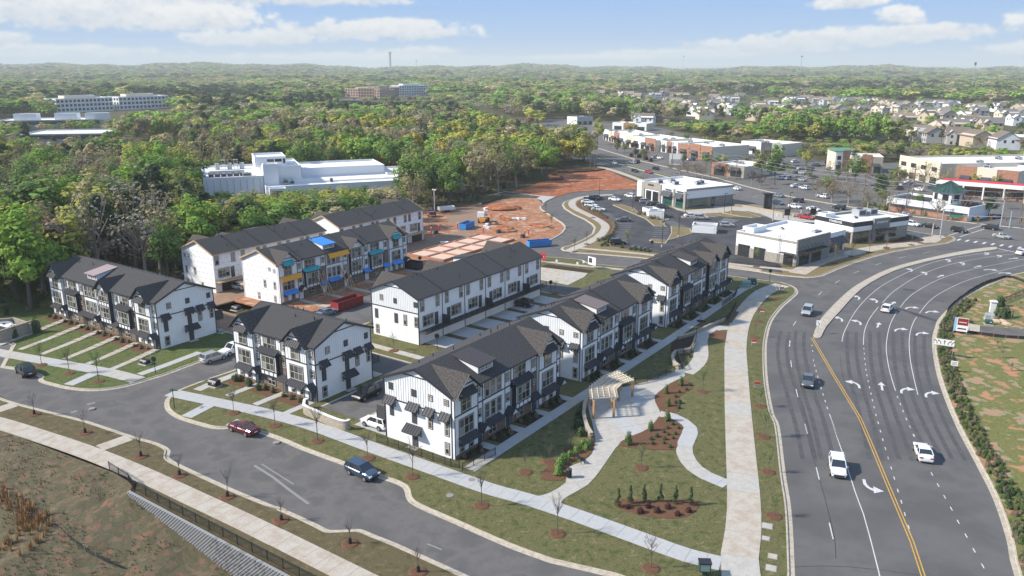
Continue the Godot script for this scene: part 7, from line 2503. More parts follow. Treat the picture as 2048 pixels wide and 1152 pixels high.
	for p in V([-5.84,157.78,-4.62,152.43,-2.89,146.22,-4.99,180.51,-4.14,188.54]):
		var st := thing("stake", "", "post", at2(p), 0.0, "stakes in the clay field")
		rank(st, "dark stake standing in the clay field right of the main road", p.x, p.y)
		part("post", block_mesh(Vector3(-0.13, 0, -0.13), Vector3(0.13, 1.5, 0.13), M.old_wood), st)
		part("band", block_mesh(Vector3(-0.14, 1.0, -0.14), Vector3(0.14, 1.2, 0.14), M.black), st)
	# meter pads in the strip at the bottom
	n = 0
	for p in V([-20.94,78.03,-20.31,75.62,-18.71,72.83,-18.22,70.78]):
		var b := thing("utility_cover", ["large pale square", "small pale square", "weathered tan square", "grey rounded"][n] + " ground cover set in the grass beside the trail", "ground cover", at2(p, 0.1), 0.25, "ground covers by the trail")
		var s := [0.52, 0.36, 0.42, 0.48][n] as float
		part("lid", block_mesh(Vector3(-s, 0, -s), Vector3(s, 0.07, s), M.concrete if n != 2 else M.concrete_warm), b)
		part("rim", block_mesh(Vector3(-s - 0.08, -0.05, -s - 0.08), Vector3(s + 0.08, 0.04, s + 0.08), M.joint), b)
		n += 1
	mailbox()
	site()


func cabinet(label: String, p: Vector2, turn: float, size: Vector3, m: Material) -> void:
	var o := thing("utility_cabinet", label, "utility cabinet", at2(p, 0.12), turn, "utility cabinets")
	part("pad", block_mesh(Vector3(-size.x * 0.62, 0, -size.z * 0.65), Vector3(size.x * 0.62, 0.12, size.z * 0.75), M.concrete), o)
	var b := Shape.new()
	var x := size.x * 0.5
	b.extrude_x(PackedVector2Array([Vector2(size.z * 0.5, 0.12), Vector2(size.z * 0.5, size.y * 0.75), Vector2(size.z * 0.3, size.y), Vector2(-size.z * 0.5, size.y), Vector2(-size.z * 0.5, 0.12)]), -x, x)
	b.surface(m)
	part("body", b.mesh, o)
	part("label_plate", block_mesh(Vector3(-0.14, 0.5, 0), Vector3(0.14, 0.68, 0.02), M.sign_white), o, Vector3(x * 0.4, 0, size.z * 0.5))
	part("lid_seam", block_mesh(Vector3(-x, 0, 0), Vector3(x, 0.03, 0.02), M.black), o, Vector3(0, size.y * 0.72, size.z * 0.5))


func boulder(b: Shape, r: RandomNumberGenerator, s: float) -> void:
	var rings := 5
	var sides := 8
	var pts: Array = []
	for j in rings + 1:
		var row: Array[Vector3] = []
		for k in sides:
			var a := TAU * k / sides
			var v := -0.3 + 1.3 * j / rings
			var w := sqrt(maxf(0.02, 1.0 - v * v)) if j < rings else 0.15
			var q := r.randf_range(0.82, 1.15)
			row.append(Vector3(cos(a) * w * s * 1.3 * q, v * s * 0.62, sin(a) * w * s * q))
		pts.append(row)
	for j in rings:
		for k in sides:
			var k2 := (k + 1) % sides
			b.quad(pts[j][k2], pts[j][k], pts[j + 1][k], pts[j + 1][k2])
	for k in range(1, sides - 1):
		b.tri(pts[rings][0], pts[rings][k + 1], pts[rings][k])


func pole(label: String, p: Vector2, h: float) -> void:
	var o := thing("utility_pole", label, "utility pole", at2(p, 0.0), 0.95, "wooden utility poles")
	part("pole", post_mesh(h, 0.17, M.pole_wood), o)
	part("crossarm", block_mesh(Vector3(-1.2, 0, -0.06), Vector3(1.2, 0.14, 0.06), M.pole_wood), o, Vector3(0, h - 0.9, 0.15))
	for x: float in [-1.1, 0.0, 1.1]:
		part("insulator", post_mesh(0.3, 0.06, M.galv), o, Vector3(x, h - 0.76, 0.15))


func wire(a: Vector2, c: Vector2, y: float) -> void:
	var b := Shape.new()
	var o := W(a.x, a.y, y)
	var last := Vector3.ZERO
	for k in range(1, 13):
		var u := k / 12.0
		var p := W(lerpf(a.x, c.x, u), lerpf(a.y, c.y, u), y - 1.1 * 4.0 * u * (1.0 - u)) - o
		b.bar(last, p, 0.07, 0.07)
		last = p
	b.surface(M.galv)
	var w := single("power_line", "", "power line", b.mesh, o, 0.0, "power lines along the highway")
	rank(w, {11.6: "topmost", 10.2: "middle", 8.4: "lowest"}[y] + " power line sagging between poles beyond the highway", a.x, a.y)


func signal_mast(label: String, p: Vector2, dir: Vector2, reach: float, h: float, arm: float, sign: bool) -> void:
	var o := thing("signal_mast", label, "traffic signal", at2(p))
	part("mast", post_mesh(h, 0.22, M.galv, 10), o)
	var d := Vector3(dir.x, 0, -dir.y).normalized()
	var b := Shape.new()
	b.tube(Vector3(0, arm, 0), d * reach + Vector3(0, arm + 0.4, 0), 0.17, 0.08, 8)
	b.surface(M.galv)
	part("arm", b.mesh, o)
	if reach < 2.0:
		return
	b = Shape.new()
	b.tube(Vector3(0, h, 0), d * 5.0 + Vector3(0, h + 0.3, 0), 0.09, 0.06, 8)
	b.surface(M.galv)
	part("lamp_arm", b.mesh, o)
	for k in 4:
		var at := d * (reach * (0.42 + 0.18 * k)) + Vector3(0, arm - 0.75, 0)
		var hd := part("signal_head", block_mesh(Vector3(-0.2, 0, -0.2), Vector3(0.2, 1.1, 0.2), M.orange), o, at)
		for j in 3:
			part("signal_visor", block_mesh(Vector3(-0.13, 0.08 + 0.35 * j, 0.2), Vector3(0.13, 0.32 + 0.35 * j, 0.34), M.black), hd)
	if sign:
		var g := block_mesh(Vector3(0, 0, -0.03), Vector3(3.4, 0.6, 0.03), plain(0.02, 0.30, 0.17, 0.5))
		part("street_panel", g, o, d * 1.6 + Vector3(0, arm - 0.25, 0.25), atan2(dir.y, dir.x))


func mailbox() -> void:
	# the green box with a flag at the lower edge of the walk
	var p: Vector2 = Vector2(-23.27,65.98)
	var o := thing("cluster_box", "dark green metal box with red tab on a frame beside the pavement end", "box", at2(p, 0.14), 0.55)
	part("cabinet", block_mesh(Vector3(-0.55, 0.5, -0.4), Vector3(0.55, 1.45, 0.4), M.green_metal), o)
	part("pedestal", block_mesh(Vector3(-0.2, 0, -0.2), Vector3(0.2, 0.5, 0.2), M.green_metal), o)
	part("door", block_mesh(Vector3(-0.45, 0.62, 0.4), Vector3(0.45, 1.36, 0.42), M.green_box), o)
	part("red_tab", block_mesh(Vector3(0.55, 1.15, 0.0), Vector3(0.62, 1.35, 0.2), M.red), o)
	part("roof", block_mesh(Vector3(-0.62, 1.45, -0.47), Vector3(0.62, 1.52, 0.47), M.black), o)


func skip(label: String, p: Vector2, turn: float, l: float, h: float, m: Material, full := true) -> void:
	var o := thing("dumpster", label, "dumpster", at2(p, 0.08), turn, "open dumpsters on the site")
	var w := 2.3
	var b := Shape.new()
	b.extrude_x(PackedVector2Array([Vector2(w * 0.5, h), Vector2(w * 0.5, 0.1), Vector2(-w * 0.5, 0.1), Vector2(-w * 0.5, h), Vector2(-w * 0.5 + 0.08, h), Vector2(-w * 0.5 + 0.08, 0.2), Vector2(w * 0.5 - 0.08, 0.2), Vector2(w * 0.5 - 0.08, h)]), -l * 0.5, l * 0.5)
	b.surface(m)
	part("body", b.mesh, o)
	for x: float in [-l * 0.5, l * 0.5 - 0.08]:
		part("end_panel", block_mesh(Vector3(0, 0.2, -w * 0.5 + 0.08), Vector3(0.08, h - 0.05, w * 0.5 - 0.08), m), o, Vector3(x, 0, 0))
	var n := int(l / 0.75)
	for k in n:
		for s: float in [-1.0, 1.0]:
			part("side_rib", block_mesh(Vector3(-0.05, 0.15, -0.05), Vector3(0.05, h - 0.08, 0.05), m), o, Vector3(-l * 0.5 + l * (k + 0.5) / n, 0, s * (w * 0.5 + 0.04)))
	for s: float in [-1.0, 1.0]:
		part("top_rail", block_mesh(Vector3(-l * 0.5, h - 0.06, -0.08), Vector3(l * 0.5, h + 0.05, 0.08), m), o, Vector3(0, 0, s * w * 0.5))
	if full:
		part("waste", block_mesh(Vector3(-l * 0.47, 0.3, -w * 0.43), Vector3(l * 0.47, h * 0.66, w * 0.43), M.mulch_dark), o)
	for x: float in [-l * 0.38, l * 0.38]:
		var t := Shape.new()
		t.tube(Vector3(x, 0.14, -w * 0.5), Vector3(x, 0.14, w * 0.5), 0.14, 0.14, 8)
		t.surface(M.rubber)
		part("roller", t.mesh, o)


func site() -> void:
	var ns := PI * 0.5
	skip("long dark red open dumpster in front of the tarped unfinished row", Vector2(-118.1,109.34), ns, 7.0, 1.9, M.dark_red)
	skip("blue open dumpster standing on the muddy site road", Vector2(-149.34,189.08), ns + 0.2, 6.0, 1.9, M.blue)
	skip("long blue open dumpster at the bend by the balcony row's roof", Vector2(-117.27,180.61), 0.95, 6.6, 1.7, M.blue)
	skip("dark blue open dumpster at the right end of the tarped row", Vector2(-128.93,141.65), 0.0, 4.5, 1.8, M.trim)
	# concrete foundation bays of the next building
	var r := rng(19)
	var n := 0
	for k in 5:
		for j in 2:
			var o := thing("foundation_bay", "", "foundation", W(-136.6 + 6.3 * j, 154.4 + 6.35 * k, 0.3), 0.0, "foundation bays")
			rank(o, "pale sand filled foundation bay edged with brick, beyond the balcony row", -136.6 + 6.3 * j, 154.4 + 6.35 * k)
			part("fill", block_mesh(Vector3(-2.75, 0, -2.75), Vector3(2.75, 0.08, 2.75), plain(0.56 + 0.02 * (n % 3), 0.42, 0.32, 0.9)), o)
			for e: Array in [[-3.1, -3.1, 3.1, -2.8], [-3.1, 2.8, 3.1, 3.1], [-3.1, -2.8, -2.8, 2.8], [2.8, -2.8, 3.1, 2.8]]:
				part("edge_wall", block_mesh(Vector3(e[0], -0.2, e[1]), Vector3(e[2], 0.32, e[3]), plain(0.36, 0.17, 0.11, 0.9)), o)
			n += 1
	# telehandler
	var th := thing("telehandler", "orange telescopic handler with a white load on the site road", "telehandler", at2(Vector2(-151.1,200.08), 0.07), 0.4)
	part("chassis", block_mesh(Vector3(-1.0, 0.6, -2.4), Vector3(1.0, 1.35, 2.4), M.orange), th)
	part("cab", block_mesh(Vector3(-1.0, 1.35, -0.9), Vector3(-0.1, 2.7, 0.8), M.glass), th)
	part("cab_roof", block_mesh(Vector3(-1.05, 2.7, -0.95), Vector3(-0.05, 2.8, 0.85), M.orange), th)
	var bm := Shape.new()
	bm.bar(Vector3(0.5, 1.9, -2.0), Vector3(0.5, 3.4, 3.6), 0.45, 0.5)
	bm.surface(M.orange)
	part("boom", bm.mesh, th)
	part("load", block_mesh(Vector3(-0.9, 2.4, 3.5), Vector3(1.3, 4.0, 5.0), M.sign_white), th)
	for x: float in [-1.15, 1.15]:
		for z: float in [-1.6, 1.6]:
			var t := Shape.new()
			t.tube(Vector3(x - 0.25, 0.65, z), Vector3(x + 0.25, 0.65, z), 0.65, 0.65, 14)
			t.surface(M.rubber)
			part("wheel", t.mesh, th)
	# trailers
	trailer("white dump trailer parked at the edge of the woods by the site road", Vector2(-172.79,207.6), -0.5, 5.6, M.sign_white)
	trailer("red and blue tarped trailer beside the farther wrapped shell", Vector2(-170.9,197.87), 0.9, 3.4, M.dark_red)
	var lt := thing("light_mast", "portable floodlight mast with two lamps at the wood's edge", "light mast", at2(Vector2(-176.09,205.29), 0.07))
	part("mast", post_mesh(7.5, 0.14, M.sign_white), lt)
	for x: float in [-0.6, 0.3]:
		part("lamp_head", block_mesh(Vector3(x, 7.4, -0.2), Vector3(x + 0.5, 7.8, 0.2), M.sign_white), lt)
	# soil heaps, manhole rings, rubble
	n = 0
	for e: Array in [[Vector2(-138.06,193.1), 4.2, 1.6, "dark red soil heap on the clay site"], [Vector2(-161.28,224.38), 8.0, 1.8, "broad red soil mound at the upper clay site"], [Vector2(-133.35,205.26), 4.0, 0.9, "low brown soil heap near the site's kerb"], [Vector2(-147.75,207.82), 3.0, 0.7, "pale low heap beside the telehandler"]]:
		var b := Shape.new()
		boulder(b, r, e[1] * 0.6)
		b.surface(M.clay_red)
		var o := single("soil_heap", e[3], "soil heap", b.mesh, at2(e[0], 0.0))
		o.scale = Vector3(1.2, e[2] / (e[1] * 0.42), 1.2)
	for e: Array in [[Vector2(-137.2,188.99), "beside the dark soil heap"], [Vector2(-152.03,177.68), "by the red stakes near the farther shell"], [Vector2(-127.55,187.63), "at the lower edge of the clay site"]]:
		var b := Shape.new()
		b.tube(Vector3.ZERO, Vector3(0, 0.9, 0), 0.75, 0.75, 14)
		b.surface(M.shutter)
		var o := thing("manhole_ring", "dark concrete manhole ring " + e[1], "manhole ring", at2(e[0], 0.05), 0.0, "manhole rings")
		part("ring", b.mesh, o)
		var c := Shape.new()
		c.tube(Vector3(0, 0.9, 0), Vector3(0, 0.96, 0), 0.55, 0.5, 14)
		c.surface(M.mulch_dark)
		part("lid", c.mesh, o)
	for p in V([-153.16,176.89,-154.65,181.49,-153.76,181.16,-151.16,186.83,-149.25,206.77,-153.47,207.14,-128.24,191.6,-127.87,189.17,-140.51,185.75]):
		var o := thing("marker_stake", "", "stake", at2(p, 0.05), 0.0, "marker stakes on the clay")
		rank(o, "red marker stake driven into the clay site", p.x, p.y)
		part("post", block_mesh(Vector3(-0.12, 0, -0.12), Vector3(0.12, 1.7, 0.12), M.red), o)
		part("tip", block_mesh(Vector3(-0.13, 1.7, -0.13), Vector3(0.13, 1.85, 0.13), M.sign_white), o)
	for p in V([-147.24,196.55,-145.3,192.89,-143.56,192.15,-164.75,219.41,-161.71,215.36,-144.75,209.93,-143.11,211.07,-145.63,208.87,-141.26,167.85,-140.56,168.34]):
		var o := single("material_sack", "", "sack", block_mesh(Vector3(-0.7, 0, -0.5), Vector3(0.7, 0.6, 0.5), M.sign_white), at2(p, 0.05), r.randf() * 3.0, "white bagged material on the site")
		rank(o, "white bagged material pile on the clay site", p.x, p.y)


func trailer(label: String, p: Vector2, turn: float, l: float, m: Material) -> void:
	var o := thing("trailer", label, "trailer", at2(p, 0.07), turn)
	part("bed", block_mesh(Vector3(-1.1, 0.7, -l * 0.5), Vector3(1.1, 0.85, l * 0.5), M.galv), o)
	for x: float in [-1.1, 1.04]:
		part("side_panel", block_mesh(Vector3(x, 0.85, -l * 0.5), Vector3(x + 0.06, 1.9, l * 0.5), m), o)
	for z: float in [-l * 0.5, l * 0.5 - 0.06]:
		part("end_panel", block_mesh(Vector3(-1.04, 0.85, z), Vector3(1.04, 1.9, z + 0.06), m), o)
	part("load", block_mesh(Vector3(-0.95, 0.85, -l * 0.42), Vector3(0.95, 1.6, l * 0.2), M.tarp if m == M.dark_red else M.galv), o)
	for x: float in [-1.2, 1.2]:
		for z: float in [-0.45, 0.45]:
			var t := Shape.new()
			t.tube(Vector3(x - 0.12, 0.38, z), Vector3(x + 0.12, 0.38, z), 0.38, 0.38, 12)
			t.surface(M.rubber)
			part("wheel", t.mesh, o)
	var d := Shape.new()
	d.bar(Vector3(0, 0.7, l * 0.5), Vector3(0, 0.55, l * 0.5 + 1.3), 0.12, 0.12)
	d.surface(M.black)
	part("drawbar", d.mesh, o)

# ---------------------------------------------------------------- vehicles: local z ahead

const CARS := {
	# stations z, half width, deck, sill; cabin: rear base, rear top, front top, front base, roof height, wheel z
	"sedan": [[[-2.42, 0.72, 0.82, 0.46], [-2.3, 0.86, 1.0, 0.30], [-1.7, 0.91, 1.06, 0.22], [-0.6, 0.92, 1.0, 0.2], [0.9, 0.92, 0.98, 0.2], [1.6, 0.9, 0.92, 0.2], [2.2, 0.82, 0.80, 0.24], [2.42, 0.64, 0.64, 0.40]], [-1.85, -1.0, 0.25, 1.05, 1.44], 1.42],
	"coupe": [[[-2.5, 0.78, 0.9, 0.46], [-2.38, 0.9, 1.04, 0.30], [-1.7, 0.95, 1.06, 0.22], [-0.6, 0.93, 1.0, 0.2], [0.8, 0.94, 1.0, 0.2], [1.7, 0.94, 0.96, 0.2], [2.3, 0.88, 0.86, 0.24], [2.5, 0.74, 0.7, 0.38]], [-1.6, -0.9, 0.05, 0.8, 1.42], 1.48],
	"suv": [[[-2.32, 0.78, 0.95, 0.5], [-2.24, 0.9, 1.08, 0.34], [-1.5, 0.93, 1.1, 0.27], [0.0, 0.94, 1.06, 0.26], [0.95, 0.94, 1.06, 0.26], [1.6, 0.92, 1.0, 0.26], [2.15, 0.85, 0.9, 0.3], [2.34, 0.68, 0.72, 0.45]], [-2.2, -1.9, 0.3, 1.1, 1.68], 1.36],
	"hatch": [[[-2.1, 0.74, 0.86, 0.5], [-2.02, 0.86, 1.0, 0.34], [-1.4, 0.9, 1.04, 0.24], [0.0, 0.9, 1.0, 0.22], [0.85, 0.9, 0.99, 0.22], [1.5, 0.87, 0.93, 0.22], [1.95, 0.8, 0.82, 0.26], [2.12, 0.62, 0.66, 0.4]], [-1.95, -1.45, 0.15, 0.95, 1.5], 1.3],
	"pickup": [[[-2.85, 0.88, 1.08, 0.55], [-2.8, 0.95, 1.1, 0.42], [-0.7, 0.96, 1.12, 0.36], [0.2, 0.97, 1.14, 0.34], [1.3, 0.97, 1.16, 0.34], [2.1, 0.95, 1.1, 0.34], [2.7, 0.9, 1.0, 0.4], [2.85, 0.76, 0.8, 0.5]], [-0.75, -0.55, 0.75, 1.4, 1.86], 1.78],
	"van": [[[-2.5, 0.85, 0.95, 0.5], [-2.44, 0.95, 1.08, 0.34], [-1.5, 0.98, 1.1, 0.27], [0.0, 0.98, 1.06, 0.26], [1.15, 0.98, 1.05, 0.26], [1.8, 0.95, 0.98, 0.26], [2.35, 0.86, 0.85, 0.3], [2.52, 0.68, 0.7, 0.45]], [-2.4, -2.2, 0.55, 1.45, 1.76], 1.5],
}


func car_meshes(kind: String) -> Dictionary:
	if cache.has("car_" + kind):
		return cache["car_" + kind]
	var d: Array = CARS[kind]
	var st: Array = d[0]
	var b := Shape.new()
	var rings: Array = []
	for s: Array in st:
		var hw: float = s[1]
		var top: float = s[2]
		var low: float = s[3]
		var half := [Vector2(0, top + 0.03), Vector2(hw * 0.55, top + 0.022), Vector2(hw * 0.86, top - 0.01), Vector2(hw * 0.97, top - 0.12), Vector2(hw, lerpf(low, top, 0.55)), Vector2(hw * 0.98, lerpf(low, top, 0.25)), Vector2(hw * 0.9, low), Vector2(0, low - 0.02)]
		var ring: Array[Vector3] = []
		for p: Vector2 in half:
			ring.append(Vector3(p.x, p.y, s[0]))
		for k in range(half.size() - 2, 0, -1):
			ring.append(Vector3(-half[k].x, half[k].y, s[0]))
		rings.append(ring)
	var n: int = rings[0].size()
	for k in rings.size() - 1:
		for i in n:
			var j := (i + 1) % n
			b.quad(rings[k][i], rings[k + 1][i], rings[k + 1][j], rings[k][j])
	for i in range(1, n - 1):
		b.tri(rings[0][0], rings[0][i], rings[0][i + 1])
		var e: int = rings.size() - 1
		b.tri(rings[e][0], rings[e][i + 1], rings[e][i])
	var q := {}
	b.surface(null)
	q.body = b.mesh
	# cabin: tapered glass with painted roof and pillars
	var c: Array = d[1]
	var zb: float = c[0]
	var zt: float = c[1]
	var ft: float = c[2]
	var fb: float = c[3]
	var h: float = c[4]
	var base := 1.0 if kind != "pickup" else 1.12
	if kind == "suv" or kind == "van":
		base = 1.06
	var wb: float = st[3][1] - 0.07
	var wt: float = wb - (0.17 if kind in ["sedan", "coupe", "hatch"] else 0.12)
	var p := [Vector3(-wb, base, zb), Vector3(wb, base, zb), Vector3(wb, base, fb), Vector3(-wb, base, fb), Vector3(-wt, h, zt), Vector3(wt, h, zt), Vector3(wt, h, ft), Vector3(-wt, h, ft)]
	var g := Shape.new()
	g.quad(p[1], p[0], p[4], p[5])
	g.quad(p[3], p[2], p[6], p[7])
	g.quad(p[2], p[1], p[5], p[6])
	g.quad(p[0], p[3], p[7], p[4])
	g.surface(M.glass)
	q.glass = g.mesh
	var rf := Shape.new()
	var lift := 0.045
	rf.quad(p[4] + Vector3(-0.02, 0, -0.03), p[7] + Vector3(-0.02, 0, 0.03), p[7] + Vector3(0.1, lift, -0.06), p[4] + Vector3(0.1, lift, 0.06))
	rf.quad(p[6] + Vector3(0.02, 0, 0.03), p[5] + Vector3(0.02, 0, -0.03), p[5] + Vector3(-0.1, lift, 0.06), p[6] + Vector3(-0.1, lift, -0.06))
	rf.quad(p[4] + Vector3(0.1, lift, 0.06), p[7] + Vector3(0.1, lift, -0.06), p[6] + Vector3(-0.1, lift, -0.06), p[5] + Vector3(-0.1, lift, 0.06))
	rf.quad(p[7] + Vector3(-0.02, 0, 0.03), p[6] + Vector3(0.02, 0, 0.03), p[6] + Vector3(-0.1, lift, -0.06), p[7] + Vector3(0.1, lift, -0.06))
	rf.quad(p[5] + Vector3(0.02, 0, -0.03), p[4] + Vector3(-0.02, 0, -0.03), p[4] + Vector3(0.1, lift, 0.06), p[5] + Vector3(-0.1, lift, 0.06))
	rf.surface(null)
	q.roof = rf.mesh
	var pillars: Array[ArrayMesh] = []
	for k in 4:
		var pl := Shape.new()
		pl.bar(p[k], p[k + 4], 0.09 if k > 1 else 0.16, 0.06, Vector3.RIGHT)
		pillars.append(pl.surface(null).mesh)
	for s: float in [-1.0, 1.0]:
		var mid := (zt + ft) * 0.5
		var pl := Shape.new()
		pl.bar(Vector3(s * wb, base, mid - 0.1), Vector3(s * wt, h, mid - 0.1), 0.06, 0.1, Vector3.RIGHT)
		pillars.append(pl.surface(null).mesh)
		if kind in ["suv", "van"]:
			pl = Shape.new()
			pl.bar(Vector3(s * wb, base, zt + 0.75), Vector3(s * wt, h, zt + 0.75), 0.06, 0.12, Vector3.RIGHT)
			pillars.append(pl.surface(null).mesh)
	q.pillars = pillars
	var w := Shape.new()
	w.tube(Vector3(-0.11, 0, 0), Vector3(0.11, 0, 0), 0.34 if kind != "pickup" else 0.4, 0.34 if kind != "pickup" else 0.4, 16)
	w.surface(M.rubber)
	q.tyre = w.mesh
	w = Shape.new()
	w.tube(Vector3(-0.125, 0, 0), Vector3(0.125, 0, 0), 0.22, 0.22, 12)
	w.surface(M.rim)
	q.rim = w.mesh
	w = Shape.new()
	w.tube(Vector3(-0.02, 0, 0), Vector3(0.02, 0, 0), 0.41, 0.41, 16)
	w.surface(M.black)
	q.arch = w.mesh
	cache["car_" + kind] = q
	return q


func paint_mat(tone: String) -> Material:
	if not M.has("paint_" + tone):
		var c: Color = {"white": Color(0.74, 0.75, 0.76), "silver": Color(0.42, 0.43, 0.44), "grey": Color(0.11, 0.115, 0.125), "black": Color(0.012, 0.012, 0.014), "blue": Color(0.035, 0.07, 0.12), "maroon": Color(0.10, 0.012, 0.02), "red": Color(0.36, 0.02, 0.025), "slate": Color(0.20, 0.25, 0.31)}[tone]
		var m := plain(c.r, c.g, c.b, 0.32, 0.0 if tone in ["white", "red", "black"] else 0.3)
		m.clearcoat_enabled = true
		m.clearcoat = 0.6
		m.clearcoat_roughness = 0.12
		M["paint_" + tone] = m
	return M["paint_" + tone]


func car(kind: String, tone: String, label: String, p: Vector2, dir: Vector2, y: float, ranked_start := "") -> void:
	var q := car_meshes(kind)
	var d: Array = CARS[kind]
	var st: Array = d[0]
	var m := paint_mat(tone)
	var word: String = {"sedan": "car", "coupe": "car", "hatch": "car", "suv": "suv", "pickup": "pickup truck", "van": "minivan"}[kind]
	var name_: String = {"sedan": "sedan_car", "coupe": "coupe_car", "hatch": "hatchback_car", "suv": "suv_car", "pickup": "pickup_truck", "van": "minivan"}[kind]
	var o := thing(name_, label, word, W(p.x, p.y, y), atan2(dir.x, -dir.y), "cars about the place")
	if ranked_start:
		rank(o, ranked_start, p.x, p.y)
	part("body", q.body, o, Vector3.ZERO, 0.0, m)
	part("window_glass", q.glass, o)
	part("roof", q.roof, o, Vector3.ZERO, 0.0, m)
	for pm: ArrayMesh in q.pillars:
		part("pillar", pm, o, Vector3.ZERO, 0.0, m)
	var wz: float = d[2]
	var hw: float = st[3][1]
	var wr := 0.34 if kind != "pickup" else 0.4
	for s: float in [-1.0, 1.0]:
		for z: float in [-wz, wz]:
			part("wheel_arch", q.arch, o, Vector3(s * (hw - 0.01), wr + 0.03, z))
			var t := part("wheel", q.tyre, o, Vector3(s * (hw - 0.07), wr, z))
			part("rim", q.rim, t)
		var e: int = st.size() - 1
		part("headlight", block_mesh(Vector3(-0.2, -0.08, -0.12), Vector3(0.2, 0.08, 0.06), M.headlamp), o, Vector3(s * st[e - 1][1] * 0.78, st[e - 1][2] - 0.12, st[e - 1][0] + 0.1))
		part("taillight", block_mesh(Vector3(-0.22, -0.08, -0.05), Vector3(0.22, 0.09, 0.14), M.tail), o, Vector3(s * st[1][1] * 0.72, st[1][2] - 0.16, st[0][0] + 0.04))
		part("mirror", block_mesh(Vector3(-0.1, -0.07, -0.06), Vector3(0.1, 0.08, 0.06), m), o, Vector3(s * (hw + 0.06), 1.06 if kind != "pickup" else 1.25, d[1][3] - 0.3))
	part("front_bumper", block_mesh(Vector3(-0.6, -0.12, -0.06), Vector3(0.6, 0.08, 0.04), M.black), o, Vector3(0, st[7][3] + 0.12, st[7][0] - 0.01))
	part("number_plate", block_mesh(Vector3(-0.25, -0.07, -0.02), Vector3(0.25, 0.07, 0.02), M.sign_white), o, Vector3(0, st[0][2] - 0.22, st[0][0] - 0.01))
	if kind == "pickup":
		part("bed", block_mesh(Vector3(-0.78, 0, -0.95), Vector3(0.78, 0.02, 0.95), M.black), o, Vector3(0, 1.145, -1.78))


